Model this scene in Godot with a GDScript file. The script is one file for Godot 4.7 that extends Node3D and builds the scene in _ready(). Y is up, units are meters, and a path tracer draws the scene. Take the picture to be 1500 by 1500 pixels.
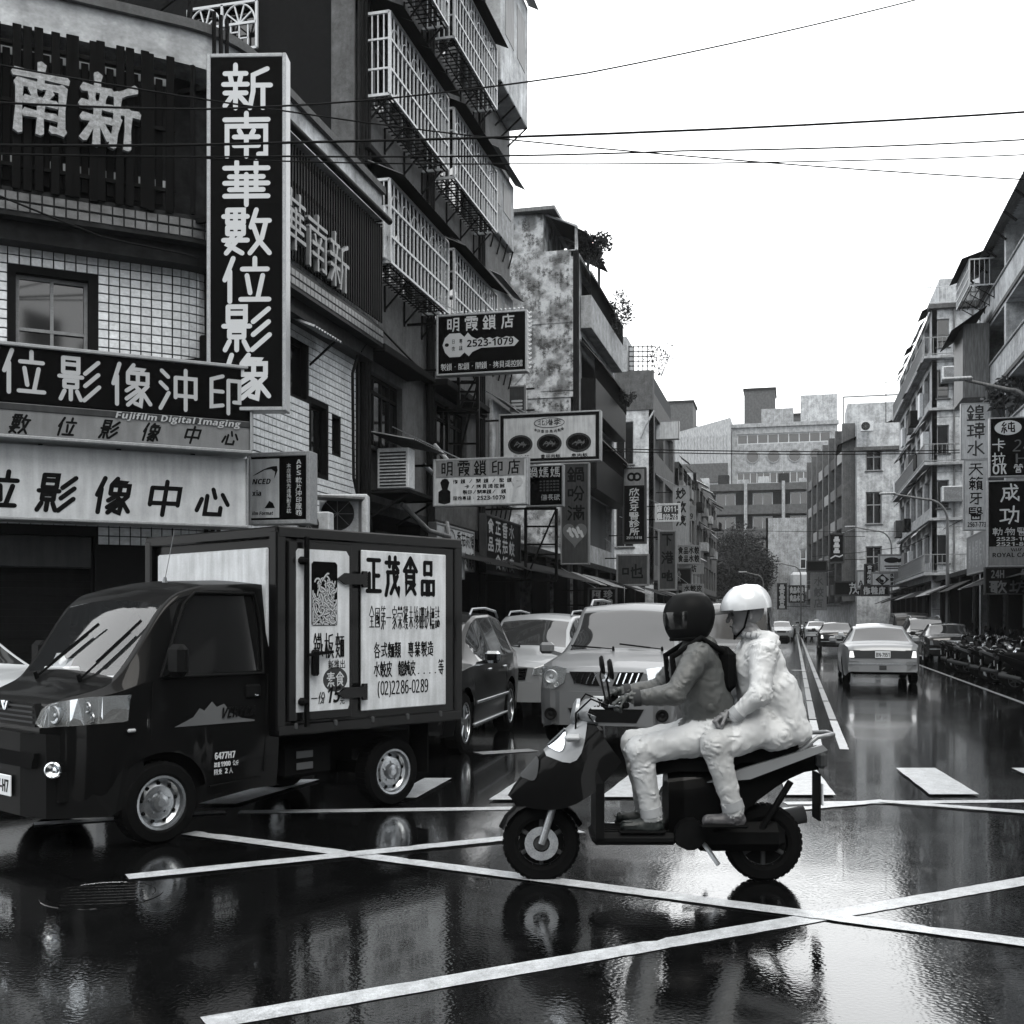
extends Node3D

# ---------------------------------------------------------------- road
var chips := RandomNumberGenerator.new()

# a painted strip with slightly ragged, chipped edges
func line_on_road(called: String, a: Vector3, e: Vector3, w: float, y: float, m: Material) -> void:
	a.y = y
	e.y = y
	var n := (e - a).cross(Vector3.UP).normalized() * w * 0.5
	var b := MB.new()
	var steps := clampi(int(a.distance_to(e) / 0.07), 2, 160)
	var L := PackedVector3Array(); var R := PackedVector3Array()
	for i in steps + 1:
		var p := a.lerp(e, float(i) / steps)
		L.push_back(p - n * (1.0 - chips.randf() * 0.07 - (0.3 * chips.randf() if chips.randf() < 0.07 else 0.0)))
		R.push_back(p + n * (1.0 - chips.randf() * 0.07 - (0.3 * chips.randf() if chips.randf() < 0.07 else 0.0)))
	for i in steps: b.quad(L[i], R[i], R[i + 1], L[i + 1])
	for i in b.N.size(): b.N[i] = Vector3.UP
	structure(called, b, m)

func road() -> void:
	var m := StandardMaterial3D.new()
	m.resource_name = "wet_asphalt"
	m.albedo_color = grey(0.006)
	m.albedo_texture = T.asphalt
	m.uv1_triplanar = true
	m.uv1_world_triplanar = true
	m.uv1_scale = Vector3.ONE * 0.45
	m.roughness = 0.16
	m.roughness_texture = T.wet
	m.metallic_specular = 0.58
	m.heightmap_enabled = true
	m.heightmap_texture = T.grain_h
	m.heightmap_scale = 0.08
	m.clearcoat_enabled = true
	m.clearcoat = 0.35
	m.clearcoat_roughness = 0.04
	M.asphalt = m
	var b := MB.new()
	b.quad(Vector3(-400, 0, 60), Vector3(400, 0, 60), Vector3(400, 0, -500), Vector3(-400, 0, -500))
	structure("road", b, m)
	# pavements with a kerb
	for side: Array in [[[[-6.1, 17.5], [-6.6, 15.0], [-8.4, 12.6], [-11.5, 10.0], [-14, 8.5], [-40, 8.5], [-40, 200], [-6.1, 200]], "pavement"], [[[6.6, 20], [30, 20], [30, 200], [6.6, 200]], "pavement"]]:
		var o := PackedVector2Array()
		for p in side[0]: o.push_back(Vector2(p[0], -p[1]))
		b = MB.new()
		b.X = Transform3D(Basis(Vector3.RIGHT, Vector3(0, 0, 1), Vector3(0, 1, 0)), Vector3.ZERO)
		b.prism(o, 0.0, 0.12)
		for i in b.N.size(): if absf(b.N[i].y) > 0.9 and b.V[i].y > 0.1: b.N[i] = Vector3.UP
		structure(side[1], b, mat("pavement_stone", 0.06, 0.4, T.concrete, 0.6))
	var pm := mat("road_paint", 0.62, 0.3, T.wornpaint, 1.3)
	pm.metallic_specular = 0.7
	var pw := mat("road_paint_worn", 0.3, 0.3, T.wornpaint, 0.9)
	# hatched junction lines
	var G := func(px: float, py: float) -> Vector3: return on_ground(px, py)
	line_on_road("road_marking", G.call(300, 1500), G.call(1560, 1281), 0.15, 0.004, pm)
	line_on_road("road_marking", G.call(276, 1221), G.call(1620, 1398), 0.15, 0.008, pm)
	line_on_road("road_marking", G.call(186, 1287), G.call(850, 1219), 0.15, 0.012, pm)
	line_on_road("road_marking", G.call(350, 1190), G.call(780, 1184), 0.16, 0.004, pm)
	line_on_road("road_marking", G.call(890, 1210), G.call(1298, 1174), 0.15, 0.008, pm)
	line_on_road("road_marking", G.call(1150, 1177), G.call(1600, 1173), 0.15, 0.004, pm)
	line_on_road("road_marking", G.call(1290, 1175), G.call(1640, 1202), 0.15, 0.012, pm)
	line_on_road("road_marking", G.call(50, 1208), G.call(330, 1190), 0.15, 0.008, pm)
	# zebra bars
	for q: Array in [[[290, 1180], [346, 1180], [468, 1144], [418, 1144]], [[566, 1171], [610, 1171], [662, 1142], [622, 1142]], [[716, 1174], [770, 1174], [820, 1138], [770, 1138]], [[880, 1170], [960, 1170], [985, 1130], [930, 1130]], [[1150, 1167], [1224, 1167], [1194, 1127], [1140, 1127]], [[1362, 1166], [1434, 1166], [1370, 1127], [1312, 1127]], [[1570, 1166], [1640, 1166], [1545, 1127], [1481, 1127]]]:
		b = MB.new()
		var p := []
		for c in q:
			var v := on_ground(c[0], c[1])
			v.y = 0.0165
			p.append(v)
		for k in 14:
			var t0 := k / 14.0
			var t1 := (k + 1) / 14.0
			var j0 := 0.007 * sin(k * 5.1 + q[0][0]); var j1 := 0.007 * sin((k + 1) * 5.1 + q[0][0])
			b.quad(p[0].lerp(p[3], t0).lerp(p[1].lerp(p[2], t0), j0), p[1].lerp(p[2], t0).lerp(p[0].lerp(p[3], t0), j0 * 0.7), p[1].lerp(p[2], t1).lerp(p[0].lerp(p[3], t1), j1 * 0.7), p[0].lerp(p[3], t1).lerp(p[1].lerp(p[2], t1), j1))
		for k in b.N.size(): b.N[k] = Vector3.UP
		structure("zebra_bar", b, pm)
	# centre line, lane edge, stop lines
	for x: float in [0.28, 0.58]:
		for k in 26:
			var d := 13.9 + k * 4.1
			line_on_road("centre_line", Vector3(x, 0, -d), Vector3(x, 0, -d - 3.9), 0.11, 0.005, pm if k < 1 else pw)
	line_on_road("edge_line", Vector3(4.1, 0, -17), Vector3(4.1, 0, -110), 0.1, 0.005, pw)
	line_on_road("edge_line", Vector3(-3.2, 0, -18), Vector3(-3.2, 0, -110), 0.1, 0.005, pw)
	line_on_road("stop_line", G.call(700, 1104), G.call(782, 1099), 0.28, 0.006, pw)
	line_on_road("stop_line", G.call(1160, 982), G.call(1180, 982), 0.3, 0.006, pm)
	# round iron cover in the junction
	var c := on_ground(150, 1310)
	b = MB.new()
	b.lathe(PackedVector2Array([Vector2(0.33, 0.0), Vector2(0.33, 0.003), Vector2(0.29, 0.003), Vector2(0.285, 0.0015), Vector2(0, 0.0015)]), 28)
	for k in 7: b.box(Vector3(0, 0.0015, -0.21 + k * 0.07), Vector3(0.4, 0.003, 0.03))
	c.y = 0.0
	solo("manhole_cover", "round ribbed iron manhole cover in the wet junction", "manhole cover", b, M.asphalt, face(c, 0.4))

# ---------------------------------------------------------------- traffic
func traffic() -> void:
	# the truck: camera-side tyre contacts give its line
	var a := on_ground(238, 1237); var e := on_ground(581, 1180)
	var back := (e - a).normalized()
	var out := Vector3.UP.cross(-back)   # truck's own +x
	var axle := a - out * 0.735 * 1.12
	axle.y = 0
	var t := thing("delivery_truck", "small dark delivery truck with white lettered side boards waiting at the corner", "truck", Transform3D(Basis(out * 1.12, Vector3.UP, -back), axle))
	truck(t)
	var tx := t.transform
	var b := MB.new()
	b.bev(Vector3(0, 0.045, 0), Vector3(0.24, 0.09, 0.12), 0.01)
	b.prism(PackedVector2Array([Vector2(-0.06, 0.08), Vector2(0.05, 0.08), Vector2(0.09, 0.15), Vector2(0.02, 0.13), Vector2(-0.02, 0.19), Vector2(-0.05, 0.14)]), -0.03, 0.03)
	solo("tissue_box", "open tissue box on the truck dashboard behind the windscreen", "tissue box", b, M.paper, tx * face(Vector3(-0.38, 1.105, 0.1), 0.3))
	b = MB.new()
	b.prism(PackedVector2Array([Vector2(-0.2, 0.0), Vector2(0.25, 0.0), Vector2(0.22, 0.02), Vector2(0.0, 0.04), Vector2(-0.1, 0.02)]), -0.12, 0.12)
	solo("folded_papers", "folded white papers lying on the truck dashboard", "paper", b, M.paper, tx * face(Vector3(0.22, 1.105, 0.1), -0.2))
	t = thing("silver_van", "silver people carrier waiting at the crossing with its wipers on the windscreen", "car", face(Vector3(-2.14, 0, -13.07 - 2.27), deg_to_rad(0)))
	silver_van_front(t)
	t = thing("black_car", "glossy black crossover beside the truck tail with chrome mirror", "car", face(Vector3(-4.62, 0, -13.8), deg_to_rad(3)))
	crossover(t, M.black_paint, false)
	t = thing("silver_car", "silver crossover with a barred chrome grille behind the black crossover", "car", face(Vector3(-4.3, 0, -19.0), 0))
	crossover(t, M.silver_light, true)
	t = thing("dark_van", "dark van queueing behind the silver people carrier", "car", face(Vector3(-1.2, 0, -21.6), 0))
	van(t, M.dark_paint)
	t = thing("sedan", "silver four door car driving away with its rear lamps lit", "car", face(Vector3(1.99, 0, -27.3 - 2.3), PI), "cars driving away")
	sedan(t, M.silver_light, true, "BN-7951")
	t = thing("sedan", "dark four door car driving away ahead of the silver one", "car", face(Vector3(1.95, 0, -54 - 2.3), PI), "cars driving away")
	sedan(t, M.dark_paint, true, "3K-5168")
	t = thing("sedan", "white car just ahead of the silver sedan", "car", face(Vector3(2.6, 0, -40), PI), "cars driving away")
	sedan(t, M.white_paint, false, "2T-0714")
	t = thing("sedan", "white taxi with a roof sign far down the street", "car", face(Vector3(1.6, 0, -86), PI), "cars driving away")
	sedan(t, M.white_paint, false, "118-DK", true)
	t = thing("sedan", "pale car coming towards the junction in the far distance", "car", face(Vector3(-0.9, 0, -88), 0))
	sedan(t, M.silver_light, false, "7F-3391")
	t = thing("sedan", "dark car parked by the kerb behind the row of scooters", "car", face(Vector3(5.3, 0, -43.5), PI))
	sedan(t, M.dark_paint, false, "9D-2206")
	t = thing("dark_crossover", "dark crossover parked beyond the row of scooters", "car", face(Vector3(5.3, 0, -49.5), 0))
	crossover(t, M.dark_paint, false)
	t = thing("parked_van", "black van parked furthest along the scooter side kerb", "car", face(Vector3(5.3, 0, -56), 0))
	van(t, M.black_paint)
	t = thing("grey_crossover", "grey crossover parked at the near end of the scooter row", "car", face(Vector3(5.65, 0, -21.2), PI))
	crossover(t, M.grey_paint, false)
	t = thing("white_car", "white car half hidden behind the truck bonnet under the fascia signs", "car", face(Vector3(-8.7, 0, -9.6), deg_to_rad(70)))
	crossover(t, M.white_paint, false)
	# parked scooters along the kerb
	var rng := RandomNumberGenerator.new()
	rng.seed = 9
	var first := thing("parked_scooter", "", "scooter", face(Vector3(5.1, 0, -26), deg_to_rad(-80)), "scooters parked in a row at the kerb")
	scooter(first, M.scooter_paint, M.plastic_black)
	var second := thing("parked_scooter", "", "scooter", face(Vector3(5.1, 0, -27), deg_to_rad(-80)), "scooters parked in a row at the kerb")
	scooter(second, M.dark_paint, M.silver)
	var labels := ["black motor scooter parked in the row at the kerb", "grey motor scooter with pale trim parked in the row at the kerb"]
	for k in 18:
		var d := 25.0 + k * 0.72 + rng.randf_range(-0.08, 0.08)
		var at := Transform3D(Basis(Vector3.UP, deg_to_rad((62 if k % 3 else -118) + rng.randf_range(-7, 7))) * Basis(Vector3(0, 0, 1), 0.1), Vector3(5.35 + rng.randf_range(-0.15, 0.15), 0.01, -d))
		var kind := 1 if k % 3 == 2 else 0
		if k == 0:
			first.transform = at
			first.set_meta("label", labels[0])
		elif k == 2:
			second.transform = at
			second.set_meta("label", labels[1])
		else: copy(second if kind else first, at, labels[kind], "parked_scooter", "scooters parked in a row at the kerb")
	for k in 5:
		copy(first, Transform3D(Basis(Vector3.UP, rng.randf_range(-0.4, 0.4)), Vector3(-0.1 + 0.75 * (k % 3) , 0, -92 - k * 1.5)), "dark motor scooter in the bunch far down the street", "parked_scooter", "scooters in the far bunch")

func cables() -> void:
	cable("thick black cable sagging across the junction highest of the three", [at_d(-40, 212, 9.5), at_d(420, 209, 11.5), at_d(1560, 160, 16)], 0.014)
	cable("black cable across the junction just under the thick one", [at_d(-40, 224, 9.6), at_d(420, 229, 11.5), at_d(1000, 221, 14), at_d(1560, 201, 16)], 0.010)
	cable("thin cable running level below the black cables", [at_d(300, 232, 11), at_d(760, 240, 13), at_d(1560, 224, 16)], 0.008)
	cable("thin cable crossing the others from high on the slats down into the open sky", [at_d(-40, 88, 9), at_d(420, 163, 12), at_d(760, 206, 14), at_d(1560, 266, 17)], 0.009)
	cable("faint cable rising from the tall sign to the top of the sky", [at_d(-40, 148, 9), at_d(300, 160, 11), at_d(560, 145, 13), at_d(860, 107, 15), at_d(1360, -5, 19)], 0.011)
	cable("upper of the pair of cables over the street beyond the noodle sign", [at_d(885, 657, 42), at_d(1420, 659, 48)], 0.022)
	cable("lower of the pair of cables over the street beyond the noodle sign", [at_d(885, 661, 42), at_d(1420, 663, 48)], 0.02)
	cable("single thin cable over the far street lamps", [at_d(1020, 775, 70), at_d(1350, 778, 62)], 0.014)
	cable("thin cable slanting from the far lamp to the ledge block", [at_d(1190, 815, 75), at_d(1330, 800, 66), at_d(1440, 745, 60)], 0.016)
	cable("loose cable draped along the tiled ledge", [face(C0, deg_to_rad(41)) * Vector3(-3.2, 6.75, 0.62), face(C0, deg_to_rad(41)) * Vector3(-1.4, 6.25, 0.62), face(C0, deg_to_rad(41)) * Vector3(-0.2, 6.2, 0.55)], 0.012)
	var f := face(Vector3(-7.6, 0, -18.9), PI / 2)
	cable("black service cable hanging down the cage block front", [f * Vector3(-0.6, 6.2, 0.3), f * Vector3(0.3, 6.9, 0.25), f * Vector3(3.5, 6.6, 0.2), f * Vector3(7.4, 6.4, 0.25)], 0.02)
	cable("black cable bundle hanging down beside the pale side tiles", [f * Vector3(-0.2, 6.8, 0.25), f * Vector3(-0.75, 5.8, 0.2), f * Vector3(-0.7, 4.0, 0.2), f * Vector3(-0.2, 3.0, 0.25)], 0.03)

func lamps() -> void:
	var p := at_x(1388, 840, 6.9)
	street_lamp("tall street lamp with a curved arm over the parked scooters", Vector3(p.x, 0.12, p.z), at_x(1388, 722, 6.9).y * 0.985, at_d(1300, 694, -p.z) - Vector3(p.x, 0, p.z) - Vector3(0, at_d(1300, 694, -p.z).y, 0))
	p = at_x(1306, 840, 7.0)
	street_lamp("street lamp with a curved arm before the white corner building", Vector3(p.x, 0.12, p.z), at_x(1306, 775, 7.0).y * 1.01, Vector3(at_d(1245, 754, -p.z).x - p.x, 0, 0))
	p = at_d(1118, 860, 100)
	street_lamp("small street lamp standing before the far trees", Vector3(p.x, 0, p.z), at_d(1118, 838, 100).y, Vector3(at_d(1088, 834, 100).x - p.x, 0, 0))
	p = at_d(1173, 840, 108)
	street_lamp("small street lamp beside the white awning at the bend", Vector3(p.x, 0, p.z), at_d(1173, 825, 108).y, Vector3(at_d(1140, 822, 108).x - p.x, 0, 0))
	var q := at_d(1520, 600, 31)
	var head := at_d(1402, 564, 31)
	street_lamp("street lamp whose long arm reaches in over the karaoke signs", Vector3(q.x, 0.12, q.z), head.y, Vector3(head.x - q.x, 0, 0))

# ---------------------------------------------------------------- assembly
func _ready() -> void:
	var cam := Camera3D.new()
	cam.name = "camera"
	add_child(cam)
	cam.position = Vector3(0, EYE, 0)
	cam.rotation.y = deg_to_rad(YAW)
	cam.set_frustum(0.1 * 1500.0 / FOCAL, Vector2(0, 0.1 * (HORIZON - 750.0) / FOCAL), 0.1, 900.0)
	cam.current = true
	var env := Environment.new()
	env.background_mode = Environment.BG_SKY
	var sky := Sky.new()
	var ps := ProceduralSkyMaterial.new()
	ps.sky_horizon_color = Color(0.955, 0.965, 0.967)
	ps.sky_top_color = Color(0.99, 0.995, 1.0)
	ps.sky_curve = 0.2
	ps.ground_horizon_color = Color(0.3, 0.31, 0.32)
	ps.ground_bottom_color = Color(0.2, 0.2, 0.2)
	ps.sky_energy_multiplier = 1.0
	sky.sky_material = ps
	env.sky = sky
	env.tonemap_mode = Environment.TONE_MAPPER_LINEAR
	env.tonemap_exposure = 2.75
	env.sdfgi_enabled = true
	env.ssao_enabled = true
	env.ssil_enabled = true
	env.fog_enabled = true
	env.fog_light_color = Color(0.95, 0.96, 0.97)
	env.fog_density = 0.00022
	var we := WorldEnvironment.new()
	we.name = "environment"
	we.environment = env
	add_child(we)
	var sun := DirectionalLight3D.new()
	sun.name = "overcast_sun"
	sun.rotation_degrees = Vector3(-58, 30, 0)
	sun.light_energy = 0.38
	sun.light_angular_distance = 40.0
	sun.light_color = Color(1.0, 0.99, 0.97)
	sun.shadow_enabled = true
	add_child(sun)
	make_materials()
	road()
	corner_building()
	cage_block()
	weathered_block()
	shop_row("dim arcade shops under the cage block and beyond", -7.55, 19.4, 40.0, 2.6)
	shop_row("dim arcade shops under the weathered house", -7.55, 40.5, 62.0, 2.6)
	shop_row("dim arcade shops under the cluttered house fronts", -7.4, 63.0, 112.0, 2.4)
	balcony_block()
	ledge_block()
	white_block()
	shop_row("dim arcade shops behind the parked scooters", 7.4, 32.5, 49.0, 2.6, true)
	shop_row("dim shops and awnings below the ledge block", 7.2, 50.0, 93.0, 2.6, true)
	far_end()
	other_corners()
	fascia_signs()
	hanging_signs()
	lamps()
	cables()
	traffic()
	riders()

# ---------------------------------------------------------------- photo geometry
# The camera stands at x 0, z 0; the street runs along -z. d is the distance along the street (d = -z).
const FOCAL := 1645.0
const HORIZON := 907.0
const EYE := 1.55
const YAW := 14.1

func ray(px: float, py: float) -> Vector3:
	var c := cos(deg_to_rad(YAW))
	var s := sin(deg_to_rad(YAW))
	var X := (px - 750.0) / FOCAL
	return Vector3(X * c - s, (HORIZON - py) / FOCAL, -(X * s + c))

func at_d(px: float, py: float, d: float) -> Vector3:
	var r := ray(px, py)
	return r * (d / -r.z) + Vector3(0, EYE, 0)

func at_x(px: float, py: float, x: float) -> Vector3:
	var r := ray(px, py)
	return r * (x / r.x) + Vector3(0, EYE, 0)

func on_ground(px: float, py: float) -> Vector3:
	var r := ray(px, py)
	return r * (EYE / -r.y) + Vector3(0, EYE, 0)

# where the ray of a pixel meets the plane z = off of a frame, in that frame's own axes
func on_face(px: float, py: float, f: Transform3D, off := 0.0) -> Vector2:
	var r := ray(px, py)
	var n := f.basis.z
	var o := f.origin + n * off
	var eye := Vector3(0, EYE, 0)
	var p := eye + r * ((o - eye).dot(n) / r.dot(n))
	var l := f.affine_inverse() * p
	return Vector2(l.x, l.y)

func face(at: Vector3, turn: float) -> Transform3D:
	return Transform3D(Basis(Vector3.UP, turn), at)

# ---------------------------------------------------------------- mesh builder
class MB:
	var V := PackedVector3Array()
	var N := PackedVector3Array()
	var C := PackedColorArray()
	var X := Transform3D()
	var tint := Color(1, 1, 1)
	var tinted := false

	func tri_n(a: Vector3, b: Vector3, c: Vector3, na: Vector3, nb: Vector3, nc: Vector3) -> void:
		V.push_back(X * a); V.push_back(X * c); V.push_back(X * b)
		N.push_back((X.basis * na).normalized()); N.push_back((X.basis * nc).normalized()); N.push_back((X.basis * nb).normalized())
		if tinted:
			C.push_back(tint); C.push_back(tint); C.push_back(tint)

	func tri(a: Vector3, b: Vector3, c: Vector3) -> void:
		var n := (b - a).cross(c - a)
		if n.length_squared() < 1e-16: return
		tri_n(a, b, c, n, n, n)

	func quad(a: Vector3, b: Vector3, c: Vector3, d: Vector3) -> void:
		tri(a, b, c)
		tri(a, c, d)

	func box(c: Vector3, s: Vector3) -> void:
		var h := s * 0.5
		var p := []
		for i in 8:
			p.append(c + Vector3(h.x if i & 1 else -h.x, h.y if i & 2 else -h.y, h.z if i & 4 else -h.z))
		quad(p[4], p[5], p[7], p[6])
		quad(p[1], p[0], p[2], p[3])
		quad(p[5], p[1], p[3], p[7])
		quad(p[0], p[4], p[6], p[2])
		quad(p[6], p[7], p[3], p[2])
		quad(p[0], p[1], p[5], p[4])

	# a box whose edges are chamfered by r
	func bev(c: Vector3, s: Vector3, r: float) -> void:
		var h := s * 0.5
		r = minf(r, minf(h.x, minf(h.y, h.z)) * 0.9)
		var g := h - Vector3(r, r, r)
		for ax in 3:
			for sg: float in [-1.0, 1.0]:
				var u := (ax + 1) % 3
				var v := (ax + 2) % 3
				var q := []
				for k: Array in [[-1, -1], [1, -1], [1, 1], [-1, 1]]:
					var p := Vector3()
					p[ax] = h[ax] * sg
					p[u] = g[u] * k[0]
					p[v] = g[v] * k[1]
					q.append(c + p)
				if sg > 0: quad(q[0], q[1], q[2], q[3])
				else: quad(q[3], q[2], q[1], q[0])
		for ax in 3:
			var u := (ax + 1) % 3
			var v := (ax + 2) % 3
			for su: float in [-1.0, 1.0]:
				for sv: float in [-1.0, 1.0]:
					var a0 := Vector3(); var a1 := Vector3(); var b0 := Vector3(); var b1 := Vector3()
					a0[ax] = -g[ax]; a1[ax] = g[ax]; b0[ax] = -g[ax]; b1[ax] = g[ax]
					a0[u] = h[u] * su; a1[u] = h[u] * su; a0[v] = g[v] * sv; a1[v] = g[v] * sv
					b0[u] = g[u] * su; b1[u] = g[u] * su; b0[v] = h[v] * sv; b1[v] = h[v] * sv
					if su * sv > 0: quad(c + a0, c + b0, c + b1, c + a1)
					else: quad(c + a1, c + b1, c + b0, c + a0)
		for i in 8:
			var sx := 1.0 if i & 1 else -1.0
			var sy := 1.0 if i & 2 else -1.0
			var sz := 1.0 if i & 4 else -1.0
			var a := c + Vector3(h.x * sx, g.y * sy, g.z * sz)
			var b := c + Vector3(g.x * sx, h.y * sy, g.z * sz)
			var e := c + Vector3(g.x * sx, g.y * sy, h.z * sz)
			if sx * sy * sz > 0: tri(a, b, e)
			else: tri(a, e, b)

	# a straight bar of rectangular section from a to b
	func bar(a: Vector3, b: Vector3, w: float, t := -1.0) -> void:
		if t < 0: t = w
		var z := (b - a)
		var l := z.length()
		if l < 1e-5: return
		z /= l
		var up := Vector3.UP if absf(z.y) < 0.95 else Vector3.RIGHT
		var x := up.cross(z).normalized()
		var y := z.cross(x)
		var keep := X
		X = X * Transform3D(Basis(x, y, z), (a + b) * 0.5)
		box(Vector3.ZERO, Vector3(w, t, l))
		X = keep

	func cyl(a: Vector3, b: Vector3, r0: float, r1: float, seg := 10, caps := true) -> void:
		tube(PackedVector3Array([a, b]), [r0, r1], seg, caps)

	func tube(p: PackedVector3Array, radius: Variant, seg := 6, caps := true) -> void:
		var n := p.size()
		var rings := []
		var side := Vector3.ZERO
		for i in n:
			var t := (p[mini(i + 1, n - 1)] - p[maxi(i - 1, 0)]).normalized()
			if side == Vector3.ZERO:
				side = t.cross(Vector3.UP if absf(t.y) < 0.9 else Vector3.RIGHT).normalized()
			else:
				side = (side - t * side.dot(t)).normalized()
			var other := t.cross(side)
			var r: float = radius[mini(i, radius.size() - 1)] if radius is Array else radius
			var ring := []
			for k in seg:
				var a := TAU * k / seg
				var d := side * cos(a) + other * sin(a)
				ring.append([p[i] + d * r, d])
			rings.append(ring)
		for i in n - 1:
			for k in seg:
				var a: Array = rings[i][k]; var b: Array = rings[i][(k + 1) % seg]
				var c: Array = rings[i + 1][(k + 1) % seg]; var d: Array = rings[i + 1][k]
				tri_n(a[0], b[0], c[0], a[1], b[1], c[1])
				tri_n(a[0], c[0], d[0], a[1], c[1], d[1])
		if caps:
			for k in seg:
				tri(p[0], rings[0][(k + 1) % seg][0], rings[0][k][0])
				tri(p[n - 1], rings[n - 1][k][0], rings[n - 1][(k + 1) % seg][0])

	# revolve (radius, height) pairs round the local y axis
	func lathe(prof: PackedVector2Array, seg := 20, smooth := true) -> void:
		for i in prof.size() - 1:
			var a := prof[i]; var b := prof[i + 1]
			var dn := Vector2(b.y - a.y, a.x - b.x).normalized()
			for k in seg:
				var t0 := TAU * k / seg; var t1 := TAU * (k + 1) / seg
				var d0 := Vector3(cos(t0), 0, -sin(t0)); var d1 := Vector3(cos(t1), 0, -sin(t1))
				var A := d0 * a.x + Vector3(0, a.y, 0); var B := d1 * a.x + Vector3(0, a.y, 0)
				var Cc := d1 * b.x + Vector3(0, b.y, 0); var D := d0 * b.x + Vector3(0, b.y, 0)
				var n0 := d0 * dn.x + Vector3(0, dn.y, 0); var n1 := d1 * dn.x + Vector3(0, dn.y, 0)
				if a.x > 1e-6: tri_n(A, B, Cc, n0, n1, n1)
				if b.x > 1e-6: tri_n(A, Cc, D, n0, n1, n0)

	# a flat outline (x, y) pushed out between z0 and z1
	func prism(o: PackedVector2Array, z0: float, z1: float) -> void:
		var poly := o
		if Geometry2D.is_polygon_clockwise(poly): poly.reverse()
		var idx := Geometry2D.triangulate_polygon(poly)
		for i in range(0, idx.size(), 3):
			var a := poly[idx[i]]; var b := poly[idx[i + 1]]; var c := poly[idx[i + 2]]
			if (b - a).cross(c - a) < 0:
				var t := b; b = c; c = t
			tri(Vector3(a.x, a.y, z1), Vector3(b.x, b.y, z1), Vector3(c.x, c.y, z1))
			tri(Vector3(a.x, a.y, z0), Vector3(c.x, c.y, z0), Vector3(b.x, b.y, z0))
		for i in poly.size():
			var a := poly[i]; var b := poly[(i + 1) % poly.size()]
			quad(Vector3(a.x, a.y, z0), Vector3(b.x, b.y, z0), Vector3(b.x, b.y, z1), Vector3(a.x, a.y, z1))

	# smooth sheet through rows of points; skip(i, j) leaves a cell out
	func grid(P: Array, skip = null, flip := false) -> void:
		var ni := P.size()
		var nj: int = P[0].size()
		var Q := []
		for i in ni:
			var row := []
			for j in nj:
				var du: Vector3 = P[mini(i + 1, ni - 1)][j] - P[maxi(i - 1, 0)][j]
				var dv: Vector3 = P[i][mini(j + 1, nj - 1)] - P[i][maxi(j - 1, 0)]
				var n := du.cross(dv)
				if n.length_squared() < 1e-14: n = Vector3.UP
				row.append((-n if flip else n).normalized())
			Q.append(row)
		for i in ni - 1:
			for j in nj - 1:
				if skip != null and skip.call(i, j): continue
				var a: Vector3 = P[i][j]; var b: Vector3 = P[i + 1][j]; var c: Vector3 = P[i + 1][j + 1]; var d: Vector3 = P[i][j + 1]
				if flip:
					tri_n(a, d, c, Q[i][j], Q[i][j + 1], Q[i + 1][j + 1])
					tri_n(a, c, b, Q[i][j], Q[i + 1][j + 1], Q[i + 1][j])
				else:
					tri_n(a, b, c, Q[i][j], Q[i + 1][j], Q[i + 1][j + 1])
					tri_n(a, c, d, Q[i][j], Q[i + 1][j + 1], Q[i][j + 1])

	# a printed stroke in the x, y plane: a ribbon with round ends
	func stroke(p: PackedVector2Array, w: float, z: float) -> void:
		var n := p.size()
		var L := PackedVector2Array(); var R := PackedVector2Array()
		for i in n:
			var t0 := (p[i] - p[maxi(i - 1, 0)]).normalized() if i > 0 else (p[1] - p[0]).normalized()
			var t1 := (p[mini(i + 1, n - 1)] - p[i]).normalized() if i < n - 1 else t0
			var m := Vector2(-(t0.y + t1.y), t0.x + t1.x)
			if m.length() < 0.3: m = Vector2(-t0.y, t0.x)
			m = m.normalized()
			var k := minf(1.0 / maxf(m.dot(Vector2(-t0.y, t0.x)), 0.5), 1.6) * w * 0.5
			L.push_back(p[i] + m * k); R.push_back(p[i] - m * k)
		var u := Vector3(0, 0, 1)
		for i in n - 1:
			tri_n(v3(R[i], z), v3(R[i + 1], z), v3(L[i + 1], z), u, u, u)
			tri_n(v3(R[i], z), v3(L[i + 1], z), v3(L[i], z), u, u, u)
		for e in 2:
			var c := p[0] if e == 0 else p[n - 1]
			var d := (p[0] - p[1]) if e == 0 else (p[n - 1] - p[n - 2])
			var a0 := d.angle() - PI / 2
			for k in 4:
				var q0 := c + Vector2.from_angle(a0 + PI * k / 4) * w * 0.5
				var q1 := c + Vector2.from_angle(a0 + PI * (k + 1) / 4) * w * 0.5
				tri_n(v3(c, z), v3(q0, z), v3(q1, z), u, u, u)

	static func v3(p: Vector2, z: float) -> Vector3:
		return Vector3(p.x, p.y, z)

	func append(m: Array, t: Transform3D) -> void:
		var vs: PackedVector3Array = m[Mesh.ARRAY_VERTEX]
		var ns: PackedVector3Array = m[Mesh.ARRAY_NORMAL]
		var ix: PackedInt32Array = m[Mesh.ARRAY_INDEX] if m[Mesh.ARRAY_INDEX] != null else PackedInt32Array(range(vs.size()))
		for i in ix:
			V.push_back(X * (t * vs[i]))
			N.push_back((X.basis * (t.basis * ns[i])).normalized())
			if tinted: C.push_back(tint)

	func mesh() -> ArrayMesh:
		var a := []
		a.resize(Mesh.ARRAY_MAX)
		a[Mesh.ARRAY_VERTEX] = V
		a[Mesh.ARRAY_NORMAL] = N
		if tinted: a[Mesh.ARRAY_COLOR] = C
		var m := ArrayMesh.new()
		if V.size(): m.add_surface_from_arrays(Mesh.PRIMITIVE_TRIANGLES, a)
		return m

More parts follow.
